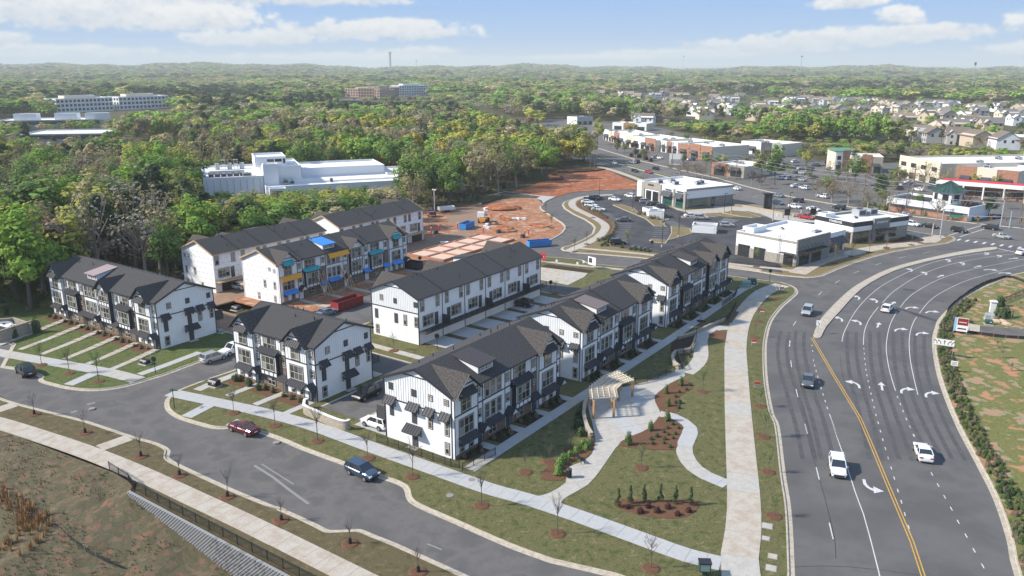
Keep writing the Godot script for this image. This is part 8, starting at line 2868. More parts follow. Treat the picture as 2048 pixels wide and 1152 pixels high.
func build_vehicles() -> void:
	var nb := along(Vector2(-9.87,105.65))
	car("sedan", "white", "white sedan driving away in the right lanes near the bottom of the main road", Vector2(-9.87,105.65), nb, 0.01)
	car("suv", "white", "white suv driving towards the viewer beside the solid white line", Vector2(-17.85,95.28), -along(Vector2(-17.85,95.28)) + Vector2(0.05, 0), 0.01)
	car("sedan", "grey", "dark grey sedan driving towards the viewer left of the yellow lines", Vector2(-28.63,121.74), Vector2(0.23, -1.0).normalized(), 0.01)
	car("suv", "silver", "silver suv driving towards the viewer beside the median nose", Vector2(-38.98,159.21), Vector2(0.12, -1.0).normalized(), 0.01)
	car("hatch", "white", "white hatchback driving away between the turn arrows on the bend", Vector2(-26.2,170.65), along(Vector2(-26.2,170.65)), 0.01)
	car("sedan", "white", "white car waiting at the stop line at the right edge", Vector2(-6.91,245.94), Vector2(0.4, 0.9).normalized(), 0.01)
	car("coupe", "maroon", "dark maroon coupe parked at the street bulge below the three-unit row", Vector2(-86.8,60.28), Vector2(-1, -0.02), 0.005)
	car("suv", "blue", "dark blue suv parked in the bay below the nearest row", Vector2(-64.94,60.98), Vector2(1, -0.05), 0.005)
	car("van", "black", "black minivan parked at the kerb by the front lawns on the left", Vector2(-133.58,53.42), Vector2(-1, 0.14).normalized(), 0.005)
	car("suv", "silver", "silver suv with dark roof panel parked on the cross street", Vector2(-113.9,74.6), Vector2(0, 1), 0.008)
	car("pickup", "white", "white pickup truck parked facing the silver suv on the cross street", Vector2(-114.34,79.25), Vector2(0, -1), 0.008)
	car("suv", "black", "black suv parked in the alley behind the curved wall", Vector2(-81.39,78.22), Vector2(0, -1), 0.13)
	car("suv", "white", "white suv on the drive beside the nearest row's gable", Vector2(-73.02,71.67), Vector2(-1, 0.0), 0.15)
	car("suv", "black", "black suv parked on a driveway under the balconies", Vector2(-88.72,130.51), Vector2(-1, 0), 0.15)
	car("sedan", "slate", "grey car parked beside the dark red dumpster", Vector2(-117.64,103.28), Vector2(0, 1), 0.01)
	car("van", "white", "white van parked by the open garage of the wrapped shell", Vector2(-148.48,105.3), Vector2(-1, 0), 0.08)
	var lot := "car park by the white shop building"
	for e: Array in [["sedan", "white", Vector2(-141.69,250.22), Vector2(0.75, 0.35)], ["suv", "white", Vector2(-136.97,244.39), Vector2(0.85, 0.2)], ["sedan", "white", Vector2(-131.06,238.91), Vector2(0.85, 0.3)], ["pickup", "black", Vector2(-144.13,257.04), Vector2(0.7, 0.5)], ["suv", "black", Vector2(-143.36,260.32), Vector2(0.6, 0.6)], ["sedan", "white", Vector2(-136.39,261.1), Vector2(0.85, -0.1)],
		["suv", "white", Vector2(-135.46,271.47), Vector2(-0.8, 0.3)], ["pickup", "black", Vector2(-128.24,264.93), Vector2(-0.7, 0.2)], ["suv", "silver", Vector2(-124.79,263.1), Vector2(0.7, 0.5)], ["sedan", "grey", Vector2(-120.65,260.33), Vector2(0.7, 0.5)], ["suv", "black", Vector2(-118.38,258.9), Vector2(0.7, 0.5)], ["suv", "grey", Vector2(-115.11,256.27), Vector2(0.7, 0.5)],
		["sedan", "grey", Vector2(-114.88,226.25), Vector2(-0.85, -0.5)], ["suv", "black", Vector2(-100.4,194.98), Vector2(0.8, 0.55)], ["sedan", "white", Vector2(-99.96,245.67), Vector2(0.6, 0.5)], ["suv", "silver", Vector2(-95.98,244.22), Vector2(0.8, 0.35)], ["hatch", "silver", Vector2(-84.56,236.88), Vector2(0.8, 0.4)]]:
		car(e[0], e[1], "", e[2], e[3].normalized(), 0.13, "%s %s in the %s" % [e[1], {"sedan": "car", "suv": "suv", "hatch": "hatchback", "pickup": "pickup truck"}[e[0]], lot])
	var hd := Vector2(0.83, -0.56)
	for e: Array in [["sedan", "white", Vector2(-191.27,363.88), 1], ["suv", "white", Vector2(-184.74,372.08), -1], ["suv", "black", Vector2(-184.57,375.88), -1], ["sedan", "black", Vector2(-168.48,341.75), 1], ["sedan", "red", Vector2(-161.08,341.27), 1], ["suv", "black", Vector2(-164.04,354.76), -1], ["sedan", "white", Vector2(-109.44,314.11), -1], ["sedan", "slate", Vector2(-89.97,305.27), -1], ["suv", "black", Vector2(-80.37,297.32), -1],
		["sedan", "blue", Vector2(-84.8,288.19), 1], ["sedan", "white", Vector2(-77.43,284.07), 1], ["sedan", "white", Vector2(-70.62,282.35), 1], ["suv", "black", Vector2(-64.12,290.24), -1], ["sedan", "grey", Vector2(-62.33,279.43), 1], ["sedan", "red", Vector2(-57.63,280.05), 1], ["sedan", "silver", Vector2(-43.53,288.6), -1], ["suv", "white", Vector2(-37.94,271.96), 1], ["sedan", "black", Vector2(-32.79,271.92), 1], ["suv", "black", Vector2(-24.57,269.21), 1], ["suv", "black", Vector2(-17.48,279.71), -1], ["sedan", "silver", Vector2(-13.34,266.57), 1]]:
		var p: Vector2 = e[2]
		var dd := hd if p.x < -90.0 else Vector2(0.94, -0.34)
		car(e[0], e[1], "", p, dd * float(e[3]), 0.02, "%s %s on the highway" % [e[1], "suv" if e[0] == "suv" else "car"])
	car("pickup", "red", "red pickup truck in the drive-through lane behind the long shop", Vector2(-68.18,264.48), Vector2(0.95, -0.3), 0.14)
	var tones := ["white", "silver", "black", "grey", "white", "blue", "silver"]
	var n := 0
	var r := rng(91)
	var mall := V([-117.2,422.3,-111.8,398,-106.5,395.2,-102.3,394.2,-103.7,379.7,-101.8,378.6,-100.8,356.1,-95.1,354.8,-91.7,334.8,-87.2,330.6,-85,349.2,-75.8,313.3,-92.5,364.7,-104.4,432.7,-94.8,404.7,-165.5,402.2,-167.4,388.6,-148.8,428.3,-102.9,355.2,-98.9,355.8,-100.2,380.9,-97.5,359,-104.4,414.1,-99.9,417.2])
	mall.append_array(V([-103.5,431.5,-94.9,402.3,-92,401.1,-75.2,312.7,-55.4,372.1,-48.6,352.8,-55.8,352.4,-51.5,385.3,-17.4,301.8,-44.9,361.9,-55.7,364]))
	mall.append_array(V([-204.7,425.9,-184.9,399.4,-182.2,398.5,-165.6,401.6,-166.2,385.1,-163.2,384.5,-151,438]))
	for p in mall:
		var tone: String = tones[(n * 3 + n / 7) % 7]
		if n == 23:
			tone = "red"
		car("suv" if n % 3 == 0 else "sedan", tone, "", p, Vector2(0.5, 0.87).rotated((n % 2) * PI * 0.5), 0.11, "parked %s %s in the lots beyond the highway" % [tone, "suv" if n % 3 == 0 else "car"])
		n += 1

# ---------------------------------------------------------------- trees, shrubs, woods

const TONES := {"bright green": Color(0.23, 0.36, 0.075), "fresh green": Color(0.18, 0.285, 0.08), "mid green": Color(0.135, 0.205, 0.075), "dark green": Color(0.085, 0.125, 0.06), "yellow": Color(0.52, 0.44, 0.10), "yellow-green": Color(0.40, 0.40, 0.11), "olive": Color(0.23, 0.25, 0.105), "tan": Color(0.40, 0.345, 0.22), "brown": Color(0.265, 0.215, 0.16), "grey": Color(0.33, 0.30, 0.265), "lilac": Color(0.46, 0.37, 0.43), "pine": Color(0.08, 0.11, 0.065), "plum": Color(0.095, 0.048, 0.045)}


func leaf_material(c: Color) -> StandardMaterial3D:
	var m := plain(c.r, c.g, c.b, 0.85)
	m.vertex_color_use_as_albedo = true
	m.metallic_specular = 0.2
	m.backlight_enabled = true
	m.backlight = Color(0.8, 0.8, 0.6)
	return m


func tone_mat(tone: String) -> Material:
	if not M.has("leaf_" + tone):
		M["leaf_" + tone] = leaf_material(TONES[tone])
	return M["leaf_" + tone]


func leaf(b: Shape, at: Vector3, dir: Vector3, size: float, r: RandomNumberGenerator) -> void:
	var x := dir.cross(Vector3(r.randf_range(-1, 1), r.randf_range(-1, 1), r.randf_range(-1, 1))).normalized()
	var y := dir.cross(x).normalized()
	x *= size * r.randf_range(0.7, 1.2)
	y *= size * r.randf_range(0.5, 0.9)
	b.tri(at - x, at + y * 0.9 - x * 0.2, at + x + dir * size * 0.15)
	b.tri(at - x, at + x + dir * size * 0.15, at - y + x * 0.2)


# crown heights are for a tree 10 m tall; size of a leaf clump in metres at that height
func crown(kind: String, variant: int, leaves: int, size: float) -> ArrayMesh:
	var r := rng(100 + variant * 17 + kind.length() * 5 + leaves)
	var b := Shape.new()
	var blobs: Array = []
	var n := 18
	if kind == "broadleaf" or kind == "blossom":
		n = 22
		for k in n:
			var d := Vector3(r.randfn(), r.randfn(), r.randfn()).normalized()
			var q := pow(r.randf(), 0.4)
			var p := Vector3(d.x * 2.4 * q, 6.1 + d.y * 3.1 * q, d.z * 2.4 * q)
			if p.y < 4.2:
				p.x *= 0.75
				p.z *= 0.75
			blobs.append([p, r.randf_range(0.75, 1.35), r.randf_range(0.72, 1.28)])
	elif kind == "bare":
		n = 26
		for k in n:
			var d := Vector3(r.randfn(), r.randfn(), r.randfn()).normalized()
			blobs.append([Vector3(d.x * 2.3, 6.3 + d.y * 3.0, d.z * 2.3), r.randf_range(0.7, 1.3), r.randf_range(0.75, 1.25)])
	elif kind == "pine":
		n = 20
		for k in n:
			var u := float(k) / n
			var a := r.randf() * TAU
			var rad := lerpf(1.9, 0.3, pow(u, 1.3)) * r.randf_range(0.5, 1.0)
			blobs.append([Vector3(cos(a) * rad, lerpf(4.6, 9.5, u), sin(a) * rad), r.randf_range(0.6, 0.95), r.randf_range(0.7, 1.3)])
	else:       # cedar
		n = 24
		for k in n:
			var u := float(k) / n
			var a := r.randf() * TAU
			var rad := lerpf(1.75, 0.05, u)
			blobs.append([Vector3(cos(a) * rad * 0.7, lerpf(1.0, 9.3, u), sin(a) * rad * 0.7), lerpf(1.05, 0.4, u), r.randf_range(0.75, 1.25)])
	for k in leaves:
		var q: Array = blobs[r.randi() % n]
		var d := Vector3(r.randfn(), r.randfn() + 0.25, r.randfn()).normalized()
		var squash := 0.62 if kind == "pine" else 0.85
		var at: Vector3 = q[0] + Vector3(d.x, d.y * squash, d.z) * q[1] * pow(r.randf(), 0.25)
		var g: float = lerpf(1.0, q[2], 0.55) * r.randf_range(0.86, 1.14)
		b.col = Color(g, g * r.randf_range(0.95, 1.05), g * 0.95)
		leaf(b, at, (d + Vector3(0, 0.25, 0) + (q[0] - Vector3(0, 5.8, 0)) * 0.16 + Vector3(r.randfn(), r.randfn(), r.randfn()) * 0.26).normalized(), size * r.randf_range(0.7, 1.3), r)
	if kind == "bare":
		b.col = Color(1.0, 0.95, 0.9)
		for k in n:
			var p: Vector3 = blobs[k][0]
			b.bar(Vector3(p.x * 0.2, lerpf(3.0, p.y, 0.35), p.z * 0.2), p, 0.07, 0.07)
	b.surface(null)
	return b.mesh


func trunk_mesh(kind: String, variant: int) -> ArrayMesh:
	var r := rng(300 + variant)
	var b := Shape.new()
	var top := 9.0 if kind in ["pine", "cedar"] else 6.2
	var lean := Vector3(r.randf_range(-0.3, 0.3), 0, r.randf_range(-0.3, 0.3))
	b.tube(Vector3(0, -0.3, 0), lean * 0.5 + UP * top * 0.5, 0.2, 0.14, 7, false)
	b.tube(lean * 0.5 + UP * top * 0.5, lean + UP * top, 0.14, 0.05, 6, false)
	if kind in ["broadleaf", "bare", "blossom"]:
		for k in 6:
			var a := TAU * k / 6.0 + r.randf()
			var s := lean * 0.5 + UP * r.randf_range(3.0, 5.2)
			b.tube(s, s + Vector3(cos(a) * r.randf_range(1.0, 1.9), r.randf_range(1.4, 3.2), sin(a) * r.randf_range(1.0, 1.9)), 0.085, 0.03, 5, false)
	b.surface(M.pale_bark if kind == "bare" else M.bark)
	return b.mesh


func crown_of(kind: String, variant: int, level: int) -> ArrayMesh:
	var key := "crown_%s_%d_%d" % [kind, variant, level]
	if not cache.has(key):
		var n: int = [1500, 460, 130][level]
		if kind == "bare":
			n = [420, 200, 80][level]
		cache[key] = crown(kind, variant, n, [0.24, 0.42, 0.8][level] * (0.72 if kind == "bare" else 1.0))
	return cache[key]


func tree_thing(kind: String, tone: String, variant: int, p: Vector2, y: float, h: float, spread: float, turn: float, label: String) -> Node3D:
	var name_: String = {"broadleaf": "broadleaf_tree", "bare": "bare_tree", "pine": "pine_tree", "cedar": "cedar_tree", "blossom": "blossom_tree"}[kind]
	var o := thing(name_, label, "tree", W(p.x, p.y, y), turn, "trees")
	o.scale = Vector3(h * spread, h, h * spread) / 10.0
	var key := "trunk_%s_%d" % [kind, variant]
	if not cache.has(key):
		cache[key] = trunk_mesh(kind, variant)
	part("trunk", cache[key], o)
	part("crown", crown_of(kind, variant, 0), o, Vector3.ZERO, 0.0, tone_mat(tone))
	return o


var clearings: Array[PackedVector2Array] = []
var low_zones: Array[PackedVector2Array] = []
var estate: PackedVector2Array


func wooded(p: Vector2) -> int:       # 0 clear, 1 woods, 2 gardens of the estate
	for c in clearings:
		if Geometry2D.is_point_in_polygon(p, c):
			return 0
	return 2 if Geometry2D.is_point_in_polygon(p, estate) else 1


func build_trees() -> void:
	clearings.append(flat([-230, -200, -230, 45, -180, 60, -168, 66, -167.5, 92, -164.5, 98, -165, 172, -177, 196, -177.5, 238, [-183.31,250.17,-183.8,260.4,-186.7,287.5,-185.8,292.9,-198.1,311.4,-204.3,331.6,-194.9,343.5], -203, 364, -240, 394, -330, 462, -560, 660, -600, 780, -345, 545, [-383,573.7,-420.2,664.2,-366.4,656.8,-274.3,607.9,-170.8,491.6,-147.5,496.3,-102.2,432.3,-65.7,468.9,-17.6,442.7], 260, 420, 260, -200]))
	estate = V([-666,1111,-686,1511.4,-543.9,1462.1,-356.4,1278.8,-213.8,1268.3,-62.2,1244.1,66.8,1240.1,32.6,516.1,-20.2,489.8,-56.1,505.3,-144.1,661.1,-208.5,695.8,-286.4,687.7,-355,749.2,-488.2,912.7])
	var wa := Vector2(-262.5, 175.5)
	var wx := Vector2(11.8, 17.8).normalized()
	var wz := Vector2(wx.y, -wx.x)
	clearings.append(PackedVector2Array([wa - wx * 3.0 + wz * 13.0, wa + wx * 80.0 + wz * 12.0, wa + wx * 88.0 - wz * 38.0, wa + wx * 70.0 - wz * 44.0, wa - wx * 3.0 - wz * 44.0]))
	clearings.append(V([-761.1,363.5,-719.4,454.7,-832.4,528.9,-1119.2,698.5,-1198,579.1]))
	clearings.append(V([-701,271.1,-658.4,325.9,-650.1,372.2,-749.1,433.9,-800.6,397.8,-846.7,329.1]))
	clearings.append(V([-530.65,228.08,-501.8,263.7,-587.9,315.8,-633.2,284]))
	clearings.append(V([-836.9,792.2,-796.3,924.6,-1008.7,1171.8,-1139.6,1080.1]))
	clearings.append(V([-778.7,662.9,-768.2,685.3,-1515.9,1312.8,-1434.3,1210.5]))
	low_zones.append(V([-251.75,162.45,-221.38,167.56,-216.09,187.42,-206.36,194.23,-220.48,202.11,-261.88,201.57,-276.04,181.13]))
	low_zones.append(V([-650.4,306.6,-589.8,373.9,-690.3,438.6,-757.1,358.1]))
	low_zones.append(V([-539.75,206.95,-480.6,263.1,-626.1,361.6,-701,271.1]))
	low_zones.append(V([-666.6,608.3,-579.6,802.3,-837.1,1159,-976.9,893.3]))
	var r := rng(2024)
	var n := FastNoiseLite.new()
	n.seed = 21
	n.frequency = 0.012
	var big := FastNoiseLite.new()
	big.seed = 5
	big.frequency = 0.0012
	var all: Array = []
	var d := 150.0
	while d < 7600.0:
		var step := 8.0 if d < 480.0 else clampf(d / 60.0, 8.0, 60.0)
		var span := 37.0
		var count := int(deg_to_rad(span * 2.0) * d / step)
		for k in count:
			var az := -span + 2.0 * span * (k + r.randf()) / count
			var p := polar(az, d + r.randf_range(-0.5, 0.5) * step)
			var w := wooded(p)
			if w == 0 or w == 2 and r.randf() > 0.3:
				continue
			var low := w == 2
			for z in low_zones:
				low = low or Geometry2D.is_point_in_polygon(p, z)
			var v := n.get_noise_2d(p.x, p.y) + r.randf_range(-0.35, 0.35)
			var u := big.get_noise_2d(p.x, p.y) * 1.4 + r.randf_range(-0.4, 0.4)
			var kind := "broadleaf"
			var tone := "mid green"
			if v < -0.42:
				kind = "pine"
				tone = "pine" if r.randf() < 0.5 else "dark green"
			elif v < -0.2:
				kind = "bare"
				tone = ["grey", "brown", "tan", "brown"][r.randi() % 4]
			elif v < -0.02:
				tone = ["olive", "brown", "tan", "olive", "mid green"][r.randi() % 5]
			elif v < 0.2:
				tone = ["mid green", "fresh green", "olive", "tan", "yellow-green"][r.randi() % 5]
			else:
				tone = ["fresh green", "bright green", "yellow-green", "bright green"][r.randi() % 4]
			if d < 215.0 and az < -20.0 and kind == "broadleaf" and r.randf() < 0.6:
				tone = ["fresh green", "bright green", "yellow-green"][r.randi() % 3]
			if d > 330.0 and d < 560.0 and az < 6.0 and az > -14.0 and v > 0.02 and r.randf() < 0.35:
				tone = ["yellow", "yellow-green", "yellow"][r.randi() % 3]
			if d < 420.0 and r.randf() < 0.045:
				kind = "blossom"
				tone = "lilac"
			elif d < 420.0 and r.randf() < 0.05:
				kind = "cedar"
				tone = "dark green"
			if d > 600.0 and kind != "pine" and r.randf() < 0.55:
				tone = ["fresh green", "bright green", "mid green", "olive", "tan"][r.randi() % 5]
			if u < -0.45 and d > 700.0:
				kind = "pine"
				tone = "pine"
			var h := r.randf_range(13.0, 20.0)
			if kind == "cedar":
				h = r.randf_range(7.0, 11.0)
			elif kind == "blossom":
				h = r.randf_range(7.0, 12.0)
			if w == 2 and (az < 17.0 and r.randf() < 0.5):
				continue
			if low:
				h *= 0.5
			var spread := r.randf_range(0.75, 1.15) * clampf(step / 8.5, 1.0, 4.0) * 1.22 * (0.8 if kind in ["pine", "cedar"] else 1.0)
			for c: Array in [[-22.0, -7.4, 314.0, 3.0, 0.0], [-29.6, -22.2, 985.0, 2.0, 450.0], [-11.6, -2.0, 1120.0, 2.0, 700.0], [2.5, 17.0, 730.0, 1.0, 440.0], [9.0, 34.0, 560.0, 1.0, 380.0], [-34.0, -22.0, 560.0, 2.0, 430.0]]:
				if az > c[0] and az < c[1] and d < c[2] and d > c[4]:
					var cap := maxf(4.5, (48.0 - (48.0 - c[3]) * d / c[2]) * r.randf_range(0.8, 1.1))
					if h > cap:
						spread *= clampf(h / cap, 1.0, 1.7)
						h = cap
			if d < 240.0 and az < -22.0:
				h *= 1.22
				if kind == "bare":
					tone = ["grey", "grey", "tan"][r.randi() % 3]
			all.append([kind, tone, p, h, spread, d, az, r.randi() % 4, low])
		d += step * 0.9
	# the nearest trees of each kind stand as things of their own, the rest as woods
	var made := {}
	var limit := {"broadleaf": 270, "bare": 150, "pine": 150, "cedar": 40, "blossom": 40}
	var groups := {}
	for t: Array in all:
		var kind: String = t[0]
		var p: Vector2 = t[2]
		var y := land(p.x, p.y) - 0.1
		made[kind] = made.get(kind, 0)
		if made[kind] < limit[kind] and absf(t[6]) < 33.5:
			made[kind] += 1
			var zone := "at the left behind the six-unit row"
			if t[8]:
				zone = "in front of the white warehouse" if t[6] < 4.0 else "among the estate houses"
			elif t[5] > 300.0 and t[6] < 10.0:
				zone = "in the woods beyond the white warehouse" if t[6] < -8.0 else "in the woods beyond the clay site"
			elif t[6] > 10.0:
				zone = "in the belt between the shops and the estate"
			elif t[6] > -18.0:
				zone = "between the wrapped shells and the warehouse" if t[6] < -8.0 else "at the wood's edge above the clay site"
			var o := tree_thing(kind, t[1], t[7], p, y, t[3], t[4], r.randf() * TAU, "")
			rank(o, "%s %s %s" % [t[1], {"broadleaf": "leafy tree", "bare": "thin twiggy tree", "pine": "tall pine", "cedar": "pointed cedar", "blossom": "blossoming tree"}[kind], zone], p.x, p.y)
		else:
			var level := 0 if t[5] < 330.0 else (1 if t[5] < 1100.0 else 2)
			var key := "%s|%d|%d" % [kind, t[7] % (4 if level < 2 else 2), level]
			if not groups.has(key):
				groups[key] = []
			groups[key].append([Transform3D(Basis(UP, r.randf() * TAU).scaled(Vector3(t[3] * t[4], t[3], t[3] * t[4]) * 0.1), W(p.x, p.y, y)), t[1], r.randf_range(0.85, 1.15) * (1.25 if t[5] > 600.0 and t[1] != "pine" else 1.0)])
	M.leaf_any = leaf_material(Color(1, 1, 1))
	for key: String in groups:
		var f := key.split("|")
		scatter("woods", "unbroken mass of mixed spring woodland reaching to the horizon", "woods", crown_of(f[0], int(f[1]), int(f[2])), groups[key])
	# low brush along the wood's edge
	var brush: Array = []
	for k in 2600:
		var p := polar(r.randf_range(-34.0, 8.0), r.randf_range(160.0, 330.0))
		if wooded(p) != 1:
			continue
		var h := r.randf_range(1.2, 4.0)
		brush.append([Transform3D(Basis(UP, r.randf() * TAU).scaled(Vector3.ONE * h * 0.1) , W(p.x, p.y, -0.3 * h)), ["brown", "olive", "dark green", "grey", "mid green"][r.randi() % 5], r.randf_range(0.7, 1.1)])
	scatter("undergrowth", "tangled brown and green brush under the trees of the wood", "undergrowth", crown_of("broadleaf", 1, 1), brush)
	planted()
	settle_labels()


func scatter(called: String, label: String, category: String, mesh: Mesh, list: Array) -> void:
	var mm := MultiMesh.new()
	mm.transform_format = MultiMesh.TRANSFORM_3D
	mm.use_colors = true
	mm.mesh = mesh
	mm.instance_count = list.size()
	for k in list.size():
		mm.set_instance_transform(k, list[k][0])
		var c: Color = TONES[list[k][1]] * list[k][2]
		c.a = 1.0
		mm.set_instance_color(k, c)
	var o := MultiMeshInstance3D.new()
	o.name = called
	o.multimesh = mm
	o.material_override = M.leaf_any
	add_child(o, true)
	tag(stuff(o), label, category)


func young_tree(p: Vector2, tone: String, h: float, start: String, ring: Material, bagged := false) -> void:
	# a staked street tree in its ring of mulch
	var o := thing("young_tree", "", "young tree", W(p.x, p.y, 0.13), 0.0, "young trees along the pavements")
	rank(o, start, p.x, p.y)
	var r := rng(int(absf(p.x * 13.0 + p.y * 7.0)))
	o.rotation.y = r.randf() * TAU
	h *= r.randf_range(0.82, 1.2)
	o.rotation.z = r.randf_range(-0.05, 0.05)
	var v := r.randi() % 3
	var key := "sapling%d" % v
	if not cache.has(key):
		var q := rng(900 + v)
		var b := Shape.new()
		b.tube(Vector3.ZERO, Vector3(0.03, 2.2, 0.02), 0.05, 0.035, 6, false)
		var tw := Shape.new()
		for k in 11:
			var a := TAU * k / 11.0 + q.randf()
			var s := Vector3(0.02, q.randf_range(1.5, 2.5), 0.02)
			var e := s + Vector3(cos(a) * q.randf_range(0.4, 0.95), q.randf_range(0.9, 1.9), sin(a) * q.randf_range(0.4, 0.95))
			b.tube(s, e, 0.026, 0.012, 4, false)
			for i in 3:
				var m := s.lerp(e, q.randf_range(0.4, 0.9))
				b.tube(m, m + Vector3(q.randf_range(-0.45, 0.45), q.randf_range(0.2, 0.7), q.randf_range(-0.45, 0.45)), 0.013, 0.006, 3, false)
		b.surface(M.sapling_bark)
		cache[key] = b.mesh
		for k in 150:
			var d := Vector3(q.randfn(), q.randfn(), q.randfn()).normalized() * pow(q.randf(), 0.4)
			var g := q.randf_range(0.75, 1.25)
			tw.col = Color(g, g, g)
			leaf(tw, Vector3(d.x * 0.85, 3.1 + d.y * 1.1, d.z * 0.85), d, 0.085, q)
		tw.surface(null)
		cache[key + "crown"] = tw.mesh
		var rg := Shape.new()
		rg.tube(Vector3(0, -0.1, 0), Vector3(0, 0.09, 0), 1.15, 0.75, 16)
		rg.surface(M.mulch)
		cache[key + "ring"] = rg.mesh
	part("branches", cache[key], o).scale = Vector3.ONE * h / 4.2
	part("mulch_ring", cache[key + "ring"], o, Vector3.ZERO, 0.0, ring)
	if tone:
		part("crown", cache[key + "crown"], o, Vector3.ZERO, 0.0, tone_mat(tone)).scale = Vector3.ONE * h / 4.2
	if bagged:
		part("watering_bag", post_mesh(0.7, 0.2, M.black, 10), o)


func shrub(p: Vector2, size: float, tone: String, start: String, tall := 1.0) -> void:
	var o := thing("shrub", "", "shrub", W(p.x, p.y, 0.12), fmod(absf(p.x * 7.0), TAU), "planted shrubs")
	rank(o, start, p.x, p.y)
	if not cache.has("shrub"):
		var b := Shape.new()
		var q := rng(71)
		for k in 170:
			var d := Vector3(q.randfn(), absf(q.randfn()) * 0.9, q.randfn()).normalized() * pow(q.randf(), 0.3)
			var g := q.randf_range(0.65, 1.3)
			b.col = Color(g, g, g)
			leaf(b, Vector3(d.x * 0.5, 0.08 + d.y * 0.85, d.z * 0.5), d, 0.13, q)
		b.surface(null)
		cache.shrub = b.mesh
		cache.shrub_stem = post_mesh(0.4, 0.04, M.bark)
	size *= 0.82 + 0.36 * fmod(absf(p.x * 3.7 + p.y * 5.3), 1.0)
	o.scale = Vector3(size, size * tall, size)
	part("foliage", cache.shrub, o, Vector3.ZERO, 0.0, tone_mat(tone))
	part("stem", cache.shrub_stem, o)


